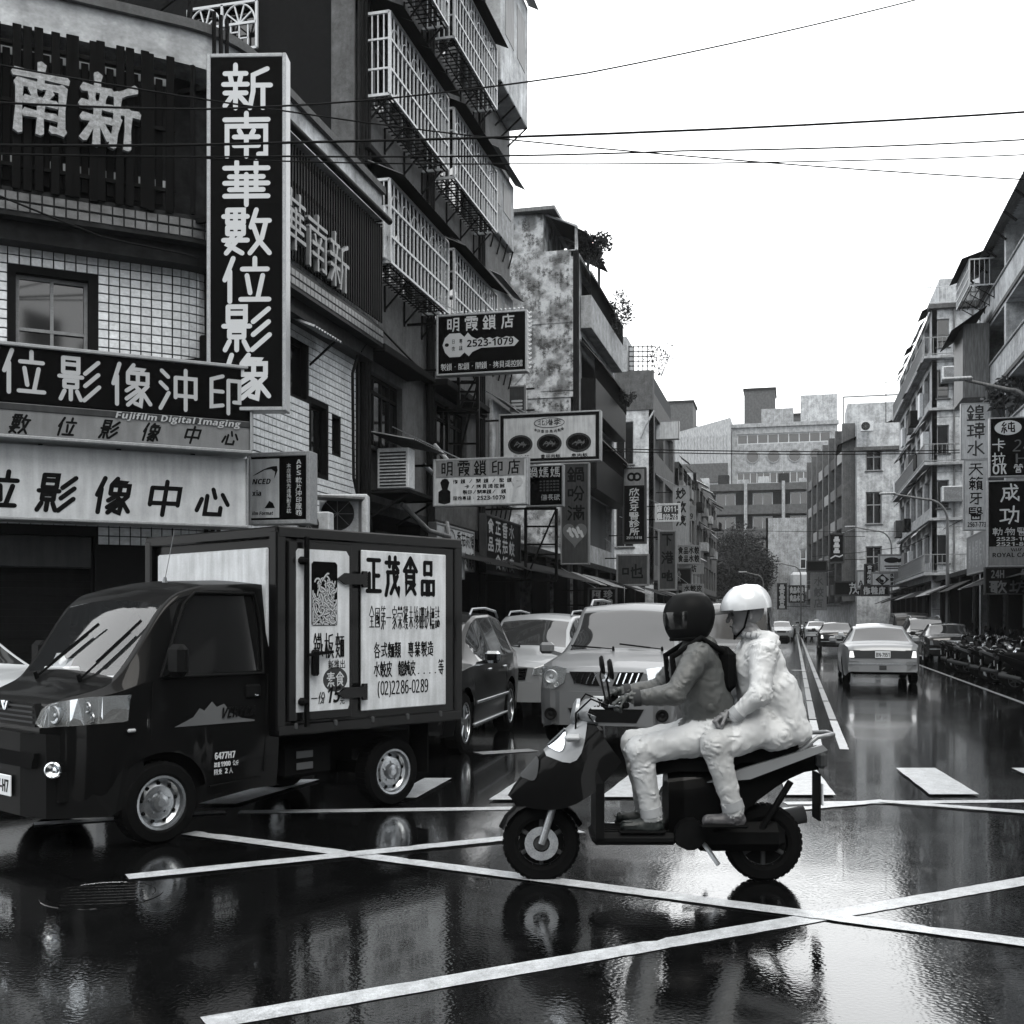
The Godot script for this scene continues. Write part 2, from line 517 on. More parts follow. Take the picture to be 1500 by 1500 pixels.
# ---------------------------------------------------------------- nodes
var taken := {}

func numbered(called: String) -> String:
	var n: int = taken.get(called, 0)
	taken[called] = n + 1
	return called if n == 0 else "%s_%03d" % [called, n]

func thing(called: String, label: String, category: String, at := Transform3D(), group := "") -> Node3D:
	var o := Node3D.new()
	o.name = numbered(called)
	o.transform = at
	add_child(o)
	o.set_meta("label", label)
	o.set_meta("category", category)
	if group: o.set_meta("group", group)
	return o

func part(parent: Node3D, called: String, b: MB, m: Material, at := Transform3D()) -> MeshInstance3D:
	return part_mesh(parent, called, b.mesh(), m, at)

func part_mesh(parent: Node3D, called: String, mesh: Mesh, m: Material, at := Transform3D()) -> MeshInstance3D:
	var o := MeshInstance3D.new()
	o.name = called
	o.mesh = mesh
	o.material_override = m
	o.transform = at
	parent.add_child(o, true)
	return o

func solo(called: String, label: String, category: String, b: MB, m: Material, at := Transform3D(), group := "") -> MeshInstance3D:
	var o := part_mesh(self, numbered(called), b.mesh(), m, at)
	o.set_meta("label", label)
	o.set_meta("category", category)
	if group: o.set_meta("group", group)
	return o

func structure(called: String, b: MB, m: Material, at := Transform3D()) -> MeshInstance3D:
	var o := part_mesh(self, numbered(called), b.mesh(), m, at)
	o.set_meta("kind", "structure")
	return o

func copy(o: Node3D, at: Transform3D, label: String, base: String, group := "") -> Node3D:
	var r: Node3D = o.duplicate()
	r.name = numbered(base)
	r.transform = at
	r.set_meta("label", label)
	if group: r.set_meta("group", group)
	add_child(r)
	return r

# ---------------------------------------------------------------- materials
var M := {}

func grey(v: float, cool := 0.05) -> Color:
	return Color(v * (1.0 - cool), v, v * (1.0 + cool)).linear_to_srgb()

# albedo v in linear light; tex lays grain and patches over it (a texture whose mean is near white)
func mat(key: String, v: float, rough := 0.6, tex: Texture2D = null, scale := 1.0, metal := 0.0, bump: Texture2D = null, bump_cm := 0.0) -> StandardMaterial3D:
	if M.has(key): return M[key]
	var m := StandardMaterial3D.new()
	m.resource_name = key
	m.albedo_color = grey(v)
	m.roughness = rough
	m.metallic = metal
	if v < 0.1 and rough > 0.28 and metal == 0.0: m.metallic_specular = 0.12
	if tex or bump:
		m.uv1_triplanar = true
		m.uv1_world_triplanar = true
		m.uv1_triplanar_sharpness = 8.0
		m.uv1_scale = Vector3.ONE * scale
	if tex: m.albedo_texture = tex
	if bump:
		m.heightmap_enabled = true
		m.heightmap_texture = bump
		m.heightmap_scale = bump_cm
	M[key] = m
	return m

func paint(key: String, v: float, rough := 0.25, coat := 0.8, metal := 0.0) -> StandardMaterial3D:
	if M.has(key): return M[key]
	var m := mat(key, v, rough, null, 1.0, metal)
	m.clearcoat_enabled = true
	m.clearcoat = coat
	m.clearcoat_roughness = 0.04
	return m

func noise_image(size: int, seed_: int, freq: float, oct: int, stretch := Vector2.ONE) -> Image:
	var n := FastNoiseLite.new()
	n.seed = seed_
	n.noise_type = FastNoiseLite.TYPE_SIMPLEX_SMOOTH
	n.frequency = freq
	n.fractal_octaves = oct
	n.fractal_gain = 0.55
	var im := Image.create(size, size, false, Image.FORMAT_L8)
	# seamless: wrap the noise round two circles
	for y in size:
		for x in size:
			var wx := smoothstep(0.85, 1.0, float(x) / size)
			var wy := smoothstep(0.85, 1.0, float(y) / size)
			var a := n.get_noise_2d(x * stretch.x, y * stretch.y)
			if wx > 0.0: a = lerpf(a, n.get_noise_2d((x - size) * stretch.x, y * stretch.y), wx)
			if wy > 0.0:
				var b := n.get_noise_2d(x * stretch.x, (y - size) * stretch.y)
				if wx > 0.0: b = lerpf(b, n.get_noise_2d((x - size) * stretch.x, (y - size) * stretch.y), wx)
				a = lerpf(a, b, wy)
			im.set_pixel(x, y, Color(a * 0.5 + 0.5, 0, 0))
	return im

# combine noise pictures into a tint between lo and hi
func tint_texture(ims: Array, weights: Array, lo: float, hi: float, power := 1.0, speck := 0.0) -> ImageTexture:
	var s: int = ims[0].get_width()
	var out := Image.create(s, s, false, Image.FORMAT_RGB8)
	for y in s:
		for x in s:
			var v := 0.0
			for k in ims.size():
				v += ims[k].get_pixel(x, y).r * weights[k]
			v = clampf((v - 0.5) * 1.9 + 0.5, 0.0, 1.0)
			v = lerpf(lo, hi, pow(v, power))
			if speck > 0.0: v *= 1.0 + speck * (float((x * 7919 + y * 104729 + x * y * 31) % 101) / 50.0 - 1.0)
			out.set_pixel(x, y, Color(v, v, v))
	return ImageTexture.create_from_image(out)

var T := {}

func make_textures() -> void:
	var coarse := noise_image(384, 3, 0.012, 5)
	var fine := noise_image(384, 11, 0.06, 4)
	var grain := noise_image(384, 17, 0.22, 2)
	var streak := noise_image(384, 23, 0.05, 4, Vector2(1.0, 0.10))
	var blot := noise_image(384, 29, 0.02, 5)
	T.concrete = tint_texture([coarse, fine, streak, grain], [0.4, 0.25, 0.23, 0.12], 0.42, 1.0, 0.8, 0.06)
	T.stained = tint_texture([blot, fine, streak, coarse], [0.45, 0.25, 0.15, 0.15], 0.28, 1.0, 0.75, 0.06)
	T.mottle = tint_texture([coarse, fine], [0.5, 0.5], 0.75, 1.0, 1.0, 0.03)
	T.stucco = tint_texture([grain, fine, coarse], [0.6, 0.2, 0.2], 0.55, 1.0, 1.0, 0.08)
	T.streak = tint_texture([streak, grain], [0.85, 0.15], 0.62, 1.0)
	T.board = tint_texture([coarse, streak, grain], [0.35, 0.5, 0.15], 0.74, 1.0)
	T.wornpaint = tint_texture([fine, grain, coarse], [0.3, 0.4, 0.3], 0.3, 1.0, 0.5, 0.1)
	T.asphalt = tint_texture([grain, fine, coarse], [0.5, 0.2, 0.3], 0.45, 1.0, 1.0, 0.25)
	var mi := Image.create(384, 384, false, Image.FORMAT_RGB8)
	for y in 384:
		for x in 384:
			var p := blot.get_pixel(x, y).r * 0.4 + fine.get_pixel(x, y).r * 0.22 + streak.get_pixel(x, y).r * 0.2 + grain.get_pixel(x, y).r * 0.18
			var v := lerpf(1.0, 0.3, smoothstep(0.46, 0.68, p)) * lerpf(0.6, 1.0, smoothstep(0.3, 0.62, coarse.get_pixel(x, y).r)) * lerpf(0.8, 1.0, grain.get_pixel(x, y).r)
			mi.set_pixel(x, y, Color(v, v, v))
	T.mould = ImageTexture.create_from_image(mi)
	T.grain_h = ImageTexture.create_from_image(grain)
	T.fine_h = ImageTexture.create_from_image(fine)
	T.coarse_h = ImageTexture.create_from_image(coarse)
	T.wet = tint_texture([coarse, blot, fine], [0.45, 0.35, 0.2], 0.12, 1.0, 1.3)

func make_materials() -> void:
	make_textures()
	mat("tile", 0.72, 0.22, T.mottle, 0.7)
	mat("tile_b", 0.64, 0.25, T.mottle, 0.9)
	mat("tile_c", 0.78, 0.2, T.mottle, 0.8)
	mat("tile_dark", 0.035, 0.3, T.stained, 0.6)
	mat("grout", 0.012, 0.9, T.mottle, 2.0)
	mat("concrete_dark", 0.018, 0.85, T.stucco, 1.4, 0.0, T.grain_h, 1.0)
	mat("concrete_mid", 0.1, 0.85, T.concrete, 0.35)
	mat("concrete_light", 0.42, 0.85, T.concrete, 0.22)
	mat("concrete_pale", 0.6, 0.85, T.concrete, 0.15)
	mat("concrete_stained", 0.48, 0.9, T.mould, 0.21)
	mat("black_metal", 0.006, 0.45, T.mottle, 1.0)
	mat("rust_metal", 0.018, 0.7, T.stained, 1.0)
	mat("white_bar", 0.5, 0.45, T.mottle, 2.0)
	mat("grey_bar", 0.22, 0.5, T.mottle, 2.0)
	mat("steel", 0.45, 0.35, T.mottle, 3.0, 0.8)
	mat("wood_dark", 0.005, 0.7, T.streak, 2.0)
	mat("sheet", 0.14, 0.55, T.streak, 0.6)
	mat("sheet_dark", 0.012, 0.5, T.streak, 0.6)
	mat("sheet_light", 0.45, 0.5, T.streak, 0.5)
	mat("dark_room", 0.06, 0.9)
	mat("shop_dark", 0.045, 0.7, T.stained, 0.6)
	mat("letter_white", 0.42, 0.4)
	mat("letter_grey", 0.3, 0.4)
	mat("letter_black", 0.005, 0.4)
	mat("letter_dim", 0.09, 0.4)
	mat("board_black", 0.0025, 0.35, T.board, 0.6)
	mat("board_white", 0.64, 0.35, T.board, 0.6)
	mat("board_pale", 0.5, 0.35, T.board, 0.5)
	mat("board_grey", 0.17, 0.4, T.board, 0.6)
	mat("board_mid", 0.05, 0.4, T.board, 0.6)
	mat("board_frame", 0.35, 0.35, T.mottle, 2.0, 0.3)
	mat("ac_white", 0.55, 0.5, T.mottle, 1.5)
	mat("rubber", 0.006, 0.75, T.mottle, 3.0)
	mat("plastic_black", 0.006, 0.42)
	mat("plastic_grey", 0.05, 0.45)
	mat("chrome", 0.7, 0.08, null, 1.0, 1.0)
	mat("rim_steel", 0.4, 0.28, T.mottle, 4.0, 0.9)
	mat("underbody", 0.006, 0.9)
	mat("leaf", 0.022, 0.6)
	mat("leaf_b", 0.07, 0.6)
	mat("bark", 0.06, 0.9, T.stained, 2.0)
	mat("wire", 0.008, 0.6)
	mat("paper", 0.75, 0.8)
	mat("plate_white", 0.62, 0.35)
	var g := mat("glass", 0.006, 0.05)
	g.metallic_specular = 0.6
	var cg := mat("car_glass", 0.02, 0.03)
	cg.metallic_specular = 0.55
	var lens := StandardMaterial3D.new()
	lens.albedo_color = Color(0.9, 0.92, 0.93, 0.12)
	lens.transparency = BaseMaterial3D.TRANSPARENCY_ALPHA
	lens.roughness = 0.05
	M.lens = lens
	var wind := StandardMaterial3D.new()
	wind.albedo_color = Color(0.25, 0.26, 0.27, 0.22)
	wind.transparency = BaseMaterial3D.TRANSPARENCY_ALPHA
	wind.roughness = 0.03
	wind.metallic_specular = 0.7
	M.windscreen = wind
	paint("truck_paint", 0.004, 0.4, 0.18)
	paint("silver", 0.12, 0.42, 0.35, 0.4)
	paint("silver_light", 0.22, 0.4, 0.4, 0.3)
	paint("black_paint", 0.004, 0.3, 0.35)
	paint("scooter_paint", 0.003, 0.45, 0.15)
	paint("dark_paint", 0.012, 0.3, 0.9)
	paint("grey_paint", 0.1, 0.3, 0.9, 0.3)
	paint("white_paint", 0.5, 0.3, 0.8)
	var lit := mat("lit_lens", 0.5, 0.2)
	lit.emission_enabled = true
	lit.emission = Color(1, 1, 1)
	lit.emission_energy_multiplier = 0.5

# ---------------------------------------------------------------- written characters
# Each is a list of brush strokes "x y x y; x y x y" on a 20 x 20 square (y runs down), or is put together
# from others: "=name x0 y0 x1 y1" fits one into part of the square.
var GLYPHS := {
	"口": "3 4 3 17; 3 4 17 4 17 17; 3 16 17 16", "日": "4 2 4 19; 4 2 16 2 16 19; 4 10 16 10; 4 18 16 18",
	"亻": "13 0 3 10; 9 6 9 20", "氵": "4 1 15 4; 2 7 13 10; 2 20 16 12", "木": "1 6 19 6; 10 0 10 20; 10 6 1 17; 10 6 19 17",
	"月": "4 1 4 13 1 20; 4 1 17 1 17 19 13 18; 4 7 17 7; 4 13 17 13", "金": "10 0 1 7; 10 0 19 7; 5 8 15 8; 3 12 17 12; 10 8 10 19; 5 14 7 17; 15 14 13 17; 1 19 19 19",
	"石": "1 2 19 2; 9 2 1 13; 5 9 5 19; 5 9 17 9 17 19; 5 18 17 18", "扌": "2 5 18 5; 11 0 11 19 5 18; 1 13 19 10", "言": "10 0 10 2; 1 4 19 4; 4 7 16 7; 4 10 16 10; 4 13 4 19; 4 13 16 13 16 19; 4 19 16 19",
	"糸": "10 0 4 5 12 6; 16 3 4 11 15 10; 10 11 10 20; 5 13 2 18; 14 13 18 17", "王": "2 2 18 2; 3 9 17 9; 1 17 19 16; 10 2 10 17", "阝": "3 1 3 20; 3 1 13 1 8 8 14 12 8 15",
	"女": "9 0 4 11 16 19; 15 6 10 14 2 20; 1 6 19 6", "力": "2 6 18 6 17 18 13 17; 10 0 9 10 2 20", "欠": "7 0 2 8; 5 4 18 4 15 8; 10 6 9 12 2 20; 10 12 19 20", "攵": "7 0 2 8; 4 5 19 5; 16 5 12 13 1 20; 4 7 9 14 19 20",
	"斤": "17 1 4 4 4 12 1 20; 4 9 20 9; 13 9 13 20", "亲": "10 0 10 3; 2 4 18 4; 6 5 7 8; 14 5 13 8; 1 9 19 9; 2 13 18 13; 10 9 10 20; 9 13 2 19; 11 13 18 18", "新": "=亲 0 0 11 20 =斤 11 1 20 20",
	"南": "1 3 19 3; 10 0 10 6; 2 20 2 6 18 6 18 19 15 19; 7 8 8 10; 13 8 12 10; 5 11 15 11; 5 15 15 15; 10 11 10 20", "華": "1 3 19 3; 6 0 6 5; 14 0 14 5; 3 7 17 7; 1 10 19 10; 6 7 6 13; 14 7 14 13; 3 13 17 13; 1 16 19 16; 10 6 10 20",
	"婁": "1 3 19 3; 4 0 4 6; 4 0 16 0 16 6; 4 6 16 6; 10 0 10 9; 4 8 4 11; 4 8 16 8 16 11; 4 11 16 11; 8 12 4 16 15 20; 14 12 3 20; 1 14 19 14", "數": "=婁 0 0 11 20 =攵 11 0 20 20",
	"立": "10 0 10 4; 2 5 18 5; 5 8 7 16; 15 8 12 18; 1 19 19 19", "位": "=亻 0 0 7 20 =立 7 0 20 20", "景": "4 0 4 7; 4 0 16 0 16 7; 4 3 16 3; 4 7 16 7; 10 7 10 9; 1 9 19 9; 5 11 5 14; 5 11 15 11 15 14; 5 14 15 14; 10 14 10 20; 5 16 2 20; 15 16 18 20", "彡": "18 1 2 7; 18 7 2 13; 19 13 1 20", "影": "=景 0 0 12 20 =彡 12 0 20 20",
	"象": "7 0 3 4; 6 2 14 2 12 4; 3 4 3 9; 3 4 17 4 17 9; 3 9 17 9; 10 4 10 9; 10 9 2 13; 8 10 13 14 12 20 8 19; 11 12 2 17; 12 14 3 20; 17 10 13 13 19 19", "像": "=亻 0 0 6 20 =象 6 0 20 20", "中": "2 4 2 14; 2 4 18 4 18 14; 2 13 18 13; 10 0 10 20", "沖": "=氵 0 0 6 20 =中 7 0 20 20",
	"印": "9 1 3 3 3 17 9 16; 3 9 9 9; 12 3 12 20; 12 3 18 3 18 14 15 14", "心": "3 9 1 16; 6 7 6 18 15 18 15 14; 9 3 11 8; 15 6 19 12", "車": "2 3 18 3; 4 5 4 12; 4 5 16 5 16 12; 4 8.5 16 8.5; 4 12 16 12; 1 15 19 15; 10 0 10 20", "軟": "=車 0 0 10 20 =欠 10 0 20 20",
	"片": "5 1 5 12 1 20; 5 7 18 7; 13 1 13 7; 5 12 15 12 15 20", "服": "=月 0 0 9 20 3 0; 11 1 18 1 18 6 15 6; 11 1 11 20; 12 9 18 9 16 14 12 19; 12 11 16 16 20 20", "務": "2 2 9 2 6 6; 1 7 10 7; 6 4 6 17 3 16; 6 8 1 13; 13 0 11 5; 12 3 19 3 13 9; 14 4 20 9; 11 12 19 12 18 19 15 19; 15 9 11 20",
	"正": "2 2 18 2; 10 2 10 18; 10 10 17 10; 4 9 4 18; 1 18 19 18", "茂": "1 3 19 3; 6 0 6 5; 14 0 14 5; 3 8 18 8; 4 8 4 14 1 20; 11 5 14 15 19 20 19 16; 17 10 8 19; 15 5 18 7", "食": "10 0 1 7; 10 0 19 7; 10 3 10 5; 4 7 4 19 9 16; 4 7 15 7 15 13; 4 10 15 10; 4 13 15 13; 9 13 17 19; 16 14 12 16", "品": "=口 3 0 17 10 =口 0 10 10 21 =口 10 10 20 21",
	"全": "10 0 1 8; 10 0 19 8; 4 9 16 9; 5 13 15 13; 10 9 10 18; 1 18 19 18", "國": "2 2 2 18; 2 2 18 2 18 18; 2 18 18 18; 4 6 14 6; 5 8 5 12; 5 8 9 8 9 12; 5 12 9 12; 4 15 10 14; 11 4 12 12 16 16 16 13; 15 9 11 15", "第": "5 0 2 4; 4 2 9 2; 14 0 11 4; 13 2 19 2; 3 6 16 6 16 9; 3 9 16 9; 3 9 3 13 18 13 17 16; 10 6 10 20; 10 13 2 20", "一": "1 10 19 10",
	"家": "10 0 10 2; 2 6 2 3 18 3 18 6; 4 7 16 7; 10 7 3 11; 8 9 12 13 11 20 8 19; 10 12 2 15; 11 15 2 20; 17 9 13 12 19 18", "榮": "5 0 5 3; 3 1 2 3; 7 1 8 3; 15 0 15 3; 13 1 12 3; 17 1 18 3; 1 9 1 6 19 6 19 9; 2 12 18 12; 10 9 10 20; 10 12 2 19; 10 12 18 19",
	"獲": "7 0 2 5; 3 1 7 8 5 19 2 18; 6 8 1 14; 9 3 20 3; 12 0 12 5; 17 0 17 5; 11 6 9 10; 10 8 10 14; 10 8 19 8; 14 6 14 14; 10 11 18 11; 10 14 19 14; 10 16 18 16 10 20; 12 16 19 20", "未": "4 5 16 5; 1 10 19 10; 10 0 10 20; 10 10 2 18; 10 10 18 18",
	"參": "10 0 6 4 14 4; 4 5 1 9 8 9; 15 5 12 9 19 9; 10 8 1 14; 10 8 19 14; 13 11 5 14; 14 14 5 17; 15 17 5 20", "摻": "=扌 0 0 7 20 =參 7 0 20 20", "硼": "=石 0 0 7 20 =月 7 0 13 20 =月 14 0 20 20", "砂": "=石 0 0 8 20 13 0 13 11; 10 4 9 9; 17 4 19 9; 19 10 8 20",
	"票": "1 2 19 2; 3 5 3 10; 3 5 17 5 17 10; 3 10 17 10; 8 2 8 10; 12 2 12 10; 4 13 16 13; 1 16 19 16; 10 16 10 20; 5 17 3 20; 15 17 17 20", "標": "=木 0 0 7 20 =票 7 0 20 20", "志": "2 4 18 4; 10 0 10 9; 4 9 16 9; 4 13 2 18; 7 12 7 18 15 18 15 15; 11 12 12 14; 17 13 19 16", "誌": "=言 0 0 8 20 =志 8 0 20 20",
	"各": "8 0 2 8; 6 3 16 3 2 12; 6 5 19 12; 5 13 5 20; 5 13 15 13 15 20; 5 19 15 19", "式": "1 5 19 5; 3 10 11 10; 7 10 7 17; 2 18 12 16; 12 0 14 13 19 19 19 15; 16 1 18 3", "麥": "3 3 17 3; 10 0 10 8; 5 4 3 8; 15 4 17 8; 1 9 19 9; 8 10 3 15; 6 12 16 12 3 20; 6 14 19 20", "面": "1 2 19 2; 10 2 8 5; 2 5 2 19; 2 5 18 5 18 19; 2 19 18 19; 7 5 7 19; 13 5 13 19; 7 10 13 10; 7 14 13 14", "麵": "=麥 0 0 11 20 =面 11 1 20 20",
	"頁": "1 1 19 1; 10 1 8 4; 4 4 4 15; 4 4 16 4 16 15; 4 8 16 8; 4 11.5 16 11.5; 4 15 16 15; 8 16 3 20; 12 16 18 20", "類": "2 1 3 4; 8 1 7 4; 0 6 10 6; 5 0 5 10; 5 6 1 11; 5 6 9 11; 0 14 10 14; 5 12 4 15 1 20; 5 14 9 20 =頁 10 0 20 20", "專": "2 2 18 2; 4 4 4 9; 4 4 16 4 16 9; 4 6.5 16 6.5; 4 9 16 9; 10 0 10 11; 3 11 17 11; 1 14 19 14; 14 12 14 20 11 19; 6 15 8 18",
	"業": "7 0 7 5; 13 0 13 5; 3 1 5 4; 17 1 15 4; 1 5 19 5; 6 6 7 8; 14 6 13 8; 3 9 17 9; 4 12 16 12; 1 14 19 14; 10 9 10 20; 10 14 3 19; 10 14 17 19", "製": "4 0 2 3; 3 2 11 2; 1 4.5 12 4.5; 7 0 7 9; 3 9 3 6 11 6 11 9; 14 1 14 6; 18 0 18 9 16 9; 10 9 10 11; 1 11 19 11; 9 11 2 16; 7 14 7 20 11 18; 11 12 19 20; 16 13 12 15",
	"辶": "3 1 5 4; 1 8 5 8 3 13 5 16; 1 18 6 16 19 19", "造": "=辶 0 0 20 20 10 0 8 4; 9 3 18 3; 13 0 13 7; 7 7 20 7; 10 10 10 15; 10 10 18 10 18 15; 10 15 18 15", "水": "10 0 10 19 7 18; 2 6 7 6 1 15; 17 4 11 9; 10 7 19 17", "餃": "=食 0 0 9 20 14 0 14 3; 9 4 20 4; 12 6 9 11; 16 6 19 11; 17 10 14 16 9 20; 11 10 15 16 20 20",
	"皮": "3 3 18 3 17 6; 4 3 4 12 1 20; 11 0 11 9; 5 9 16 9 13 14 5 20; 7 10 11 15 19 20", "餛": "=食 0 0 9 20 =日 10 0 19 10 11 11 11 20 14 18; 11 15 14 15; 19 12 16 14; 16 11 16 19 20 19 20 17", "屯": "3 3 17 2; 10 0 10 17 18 18 18 14; 3 6 3 12 17 12 17 6", "飩": "=食 0 0 9 20 =屯 9 0 20 20", "等": "5 0 2 4; 4 2 9 2; 14 0 11 4; 13 2 19 2; 4 7 16 7; 10 5 10 10; 1 10 19 10; 2 14 18 14; 14 11 14 20 11 19; 6 15 8 18",
	"鐵": "=金 0 0 7 20 8 3 14 3; 11 0 11 5; 7 5 15 5; 8 8 8 12; 8 8 13 8 13 12; 8 12 13 12; 8 15 14 15; 11 12 11 18; 7 18 15 17; 15 0 17 13 20 19 20 15; 19 9 15 17", "板": "=木 0 0 8 20 18 1 10 2 10 12 8 20; 10 8 18 8 15 14 10 20; 12 10 15 15 20 20", "隹": "7 0 1 9; 5 5 5 20; 12 0 14 4; 5 5 18 5; 12 5 12 18; 5 9.5 17 9.5; 5 14 17 14; 5 18 19 18", "推": "=扌 0 0 7 20 =隹 7 0 20 20", "出": "10 0 10 19; 3 3 3 9 17 9 17 3; 1 12 1 19 19 19 19 12",
	"素": "2 2 18 2; 4 5 16 5; 1 8 19 8; 10 0 10 8; 9 8 5 11 13 11 4 15 17 15; 10 15 10 20; 5 16 2 19; 14 16 18 19", "分": "7 0 1 9; 12 0 19 9; 4 10 16 10 15 19 11 18; 9 10 8 15 2 20", "份": "=亻 0 0 7 20 =分 7 0 20 20", "元": "4 2 16 2; 1 8 19 8; 7 8 6 14 1 20; 12 8 12 18 19 18 19 15", "明": "=日 0 1 8 17 =月 9 0 20 20",
	"霞": "3 0 17 0; 1 6 1 3 19 3 19 6; 10 0 10 8; 4 5 7 5; 13 5 16 5; 3 9 3 20; 3 9 9 9 9 13; 3 13 9 13; 3 16 9 16; 12 9 18 9 18 12; 12 12 18 12; 12 14 18 14 12 20; 13 15 19 20", "貝": "4 1 4 15; 4 1 16 1 16 15; 4 6 16 6; 4 10.5 16 10.5; 4 15 16 15; 8 16 3 20; 12 16 18 20", "鎖": "=金 0 0 8 20 10 0 11 3; 14 0 14 4; 18 0 17 3 =貝 8 4 20 20",
	"店": "10 0 10 3; 3 3 19 3; 3 3 3 12 1 20; 11 5 11 12; 11 8 17 8; 7 12 7 19; 7 12 16 12 16 19; 7 18 16 18", "裝": "=製 0 0 20 20", "配": "1 2 10 2; 2 5 2 19; 2 5 9 5 9 19; 2 18 9 18; 4 2 4 8; 7 2 7 8; 2 13 9 13; 12 3 18 3 18 9; 12 9 18 9; 12 9 12 18 19 18 19 15", "開": "1 1 1 20; 1 1 8 1 8 8; 1 8 8 8; 1 4.5 8 4.5; 12 1 19 1 19 20; 12 1 12 8; 12 8 19 8; 12 4.5 19 4.5; 5 11 15 11; 5 14 15 14; 8 11 6 20; 12 11 12 20",
	"拷": "=扌 0 0 7 20 8 4 16 4; 12 0 12 8; 7 8 20 8; 18 2 8 16; 12 11 17 11; 12 11 12 14 18 14 17 19 15 19", "遙": "=辶 0 0 20 20 18 0 8 2; 9 3 10 5; 14 3 14 5; 18 3 17 5; 8 8 19 8; 13 6 13 15; 9 11 9 15 18 15 18 11", "控": "=扌 0 0 7 20 13 0 13 2; 8 6 8 3 19 3 19 6; 11 6 9 11; 16 6 18 11; 9 13 18 13; 13 13 13 19; 7 19 20 19", "器": "=口 0 0 9 8 =口 11 0 20 8 1 10 19 10; 10 8 9 12 =口 0 12 9 20 =口 11 12 20 20",
	"北": "7 1 7 19; 1 7 7 7; 1 16 7 14; 13 0 13 18 19 18 19 14; 18 4 13 9", "港": "=氵 0 0 6 20 8 3 19 3; 11 0 11 8; 16 0 16 8; 7 8 20 8; 10 8 7 13; 16 8 20 13; 11 12 17 12 17 15 11 15; 11 12 11 19 18 19 18 17", "李": "=木 0 0 20 11 5 11 15 11 10 14; 10 14 10 20 7 19; 1 15 19 15",
	"馬": "4 1 4 14; 4 1 17 1; 4 5 16 5; 4 9 16 9; 10 1 10 14; 4 14 18 14 17 20 14 19; 1 17 2 20; 6 17 7 20; 11 17 12 19", "媽": "=女 0 0 8 20 =馬 8 0 20 20", "鍋": "=金 0 0 8 20 10 1 10 8; 10 1 18 1 18 8; 14 4 14 8; 14 4 18 4; 9 20 9 8 19 8 19 19 17 19; 12 12 12 17; 12 12 16 12 16 17; 12 17 16 17", "吩": "=口 0 2 7 15 =分 7 0 20 20", "滿": "=氵 0 0 6 20 7 4 20 4; 11 0 11 7; 16 0 16 7; 11 7 16 7; 13 7 13 19; 8 20 8 10 19 10 19 20; 10 12 12 17; 17 12 15 17",
	"欣": "=斤 0 0 10 20 =欠 10 0 20 20", "安": "10 0 10 2; 2 6 2 3 18 3 18 6; 9 5 5 13 17 20; 15 10 10 16 2 20; 1 11 19 11", "牙": "3 2 17 2; 5 2 4 9 18 9; 13 2 13 19 9 18; 12 9 2 17", "醫": "1 1 10 1; 1 1 1 10 10 10; 5 2 3 4 9 4; 2 7 9 7; 13 1 12 5; 13 1 17 1 17 5; 12 6 18 6 12 10; 13 7 19 10; 3 12 17 12; 4 14 4 20; 4 14 16 14 16 20; 4 20 16 20; 8 12 8 16; 12 12 12 16", "診": "=言 0 0 8 20 14 0 8 8; 14 0 20 8; 15 6 11 10; 17 10 11 14; 19 14 10 20",
	"所": "9 1 3 2 3 12 1 20; 3 6 9 6 9 11; 3 11 9 11; 18 1 12 3 12 12 10 20; 12 9 20 9; 16 9 16 20", "下": "1 2 19 2; 10 2 10 20; 11 8 16 12", "吔": "=口 0 4 7 15 9 9 18 6 18 13 16 12; 13 1 13 14; 10 5 10 18 19 18 19 15", "租": "9 0 3 3; 0 6 10 6; 5 2 5 20; 5 6 1 14; 5 7 9 12; 12 1 12 18; 12 1 18 1 18 18; 12 7 18 7; 12 12 18 12; 10 18 20 18",
	"阿": "=阝 0 0 7 20 8 2 20 2; 18 2 18 19 15 18; 10 7 10 14; 10 7 15 7 15 14; 10 14 15 14", "珍": "=王 0 1 8 19 14 0 8 8; 14 0 20 8; 15 6 11 10; 17 10 11 14; 19 14 10 20", "皇": "10 0 8 2; 4 2 4 9; 4 2 16 2 16 9; 4 5.5 16 5.5; 4 9 16 9; 3 12 17 12; 4 15.5 16 15.5; 1 19 19 19; 10 12 10 19", "鍠": "=金 0 0 8 20 =皇 8 0 20 20",
	"瑋": "=王 0 1 8 19 10 1 18 1 18 5; 14 0 13 5; 8 5 20 5; 10 7 10 12; 10 7 18 7 18 12; 10 12 18 12; 9 15 19 15; 14 12 14 20; 10 15 10 18", "天": "3 3 17 3; 1 9 19 9; 10 3 9 11 1 20; 10 9 19 20", "籟": "5 0 2 4; 4 2 9 2; 14 0 11 4; 13 2 19 2; 1 7 9 7; 5 5 5 20; 2 9 2 13; 2 9 8 9 8 13; 2 13 8 13; 5 13 1 18; 5 13 9 17; 14 6 11 9; 13 7 18 7 17 9 =貝 10 9 20 20",
	"純": "=糸 0 0 9 20 =屯 9 0 20 20", "卡": "10 0 10 20; 10 4 17 4; 1 9 19 9; 11 12 16 15", "拉": "=扌 0 0 8 20 =立 8 0 20 20", "營": "5 0 5 3; 3 1 2 3; 7 1 8 3; 15 0 15 3; 13 1 12 3; 17 1 18 3; 1 9 1 6 19 6 19 9 =口 5 8 15 14 =口 3 13 17 21", "成": "3 5 18 5; 4 5 4 13 1 20; 4 10 9 10 9 16 6 16; 11 0 13 14 19 19 19 15; 17 8 9 18; 15 1 17 3", "功": "0 4 9 4; 5 4 5 16; 0 17 9 15 =力 8 0 20 20",
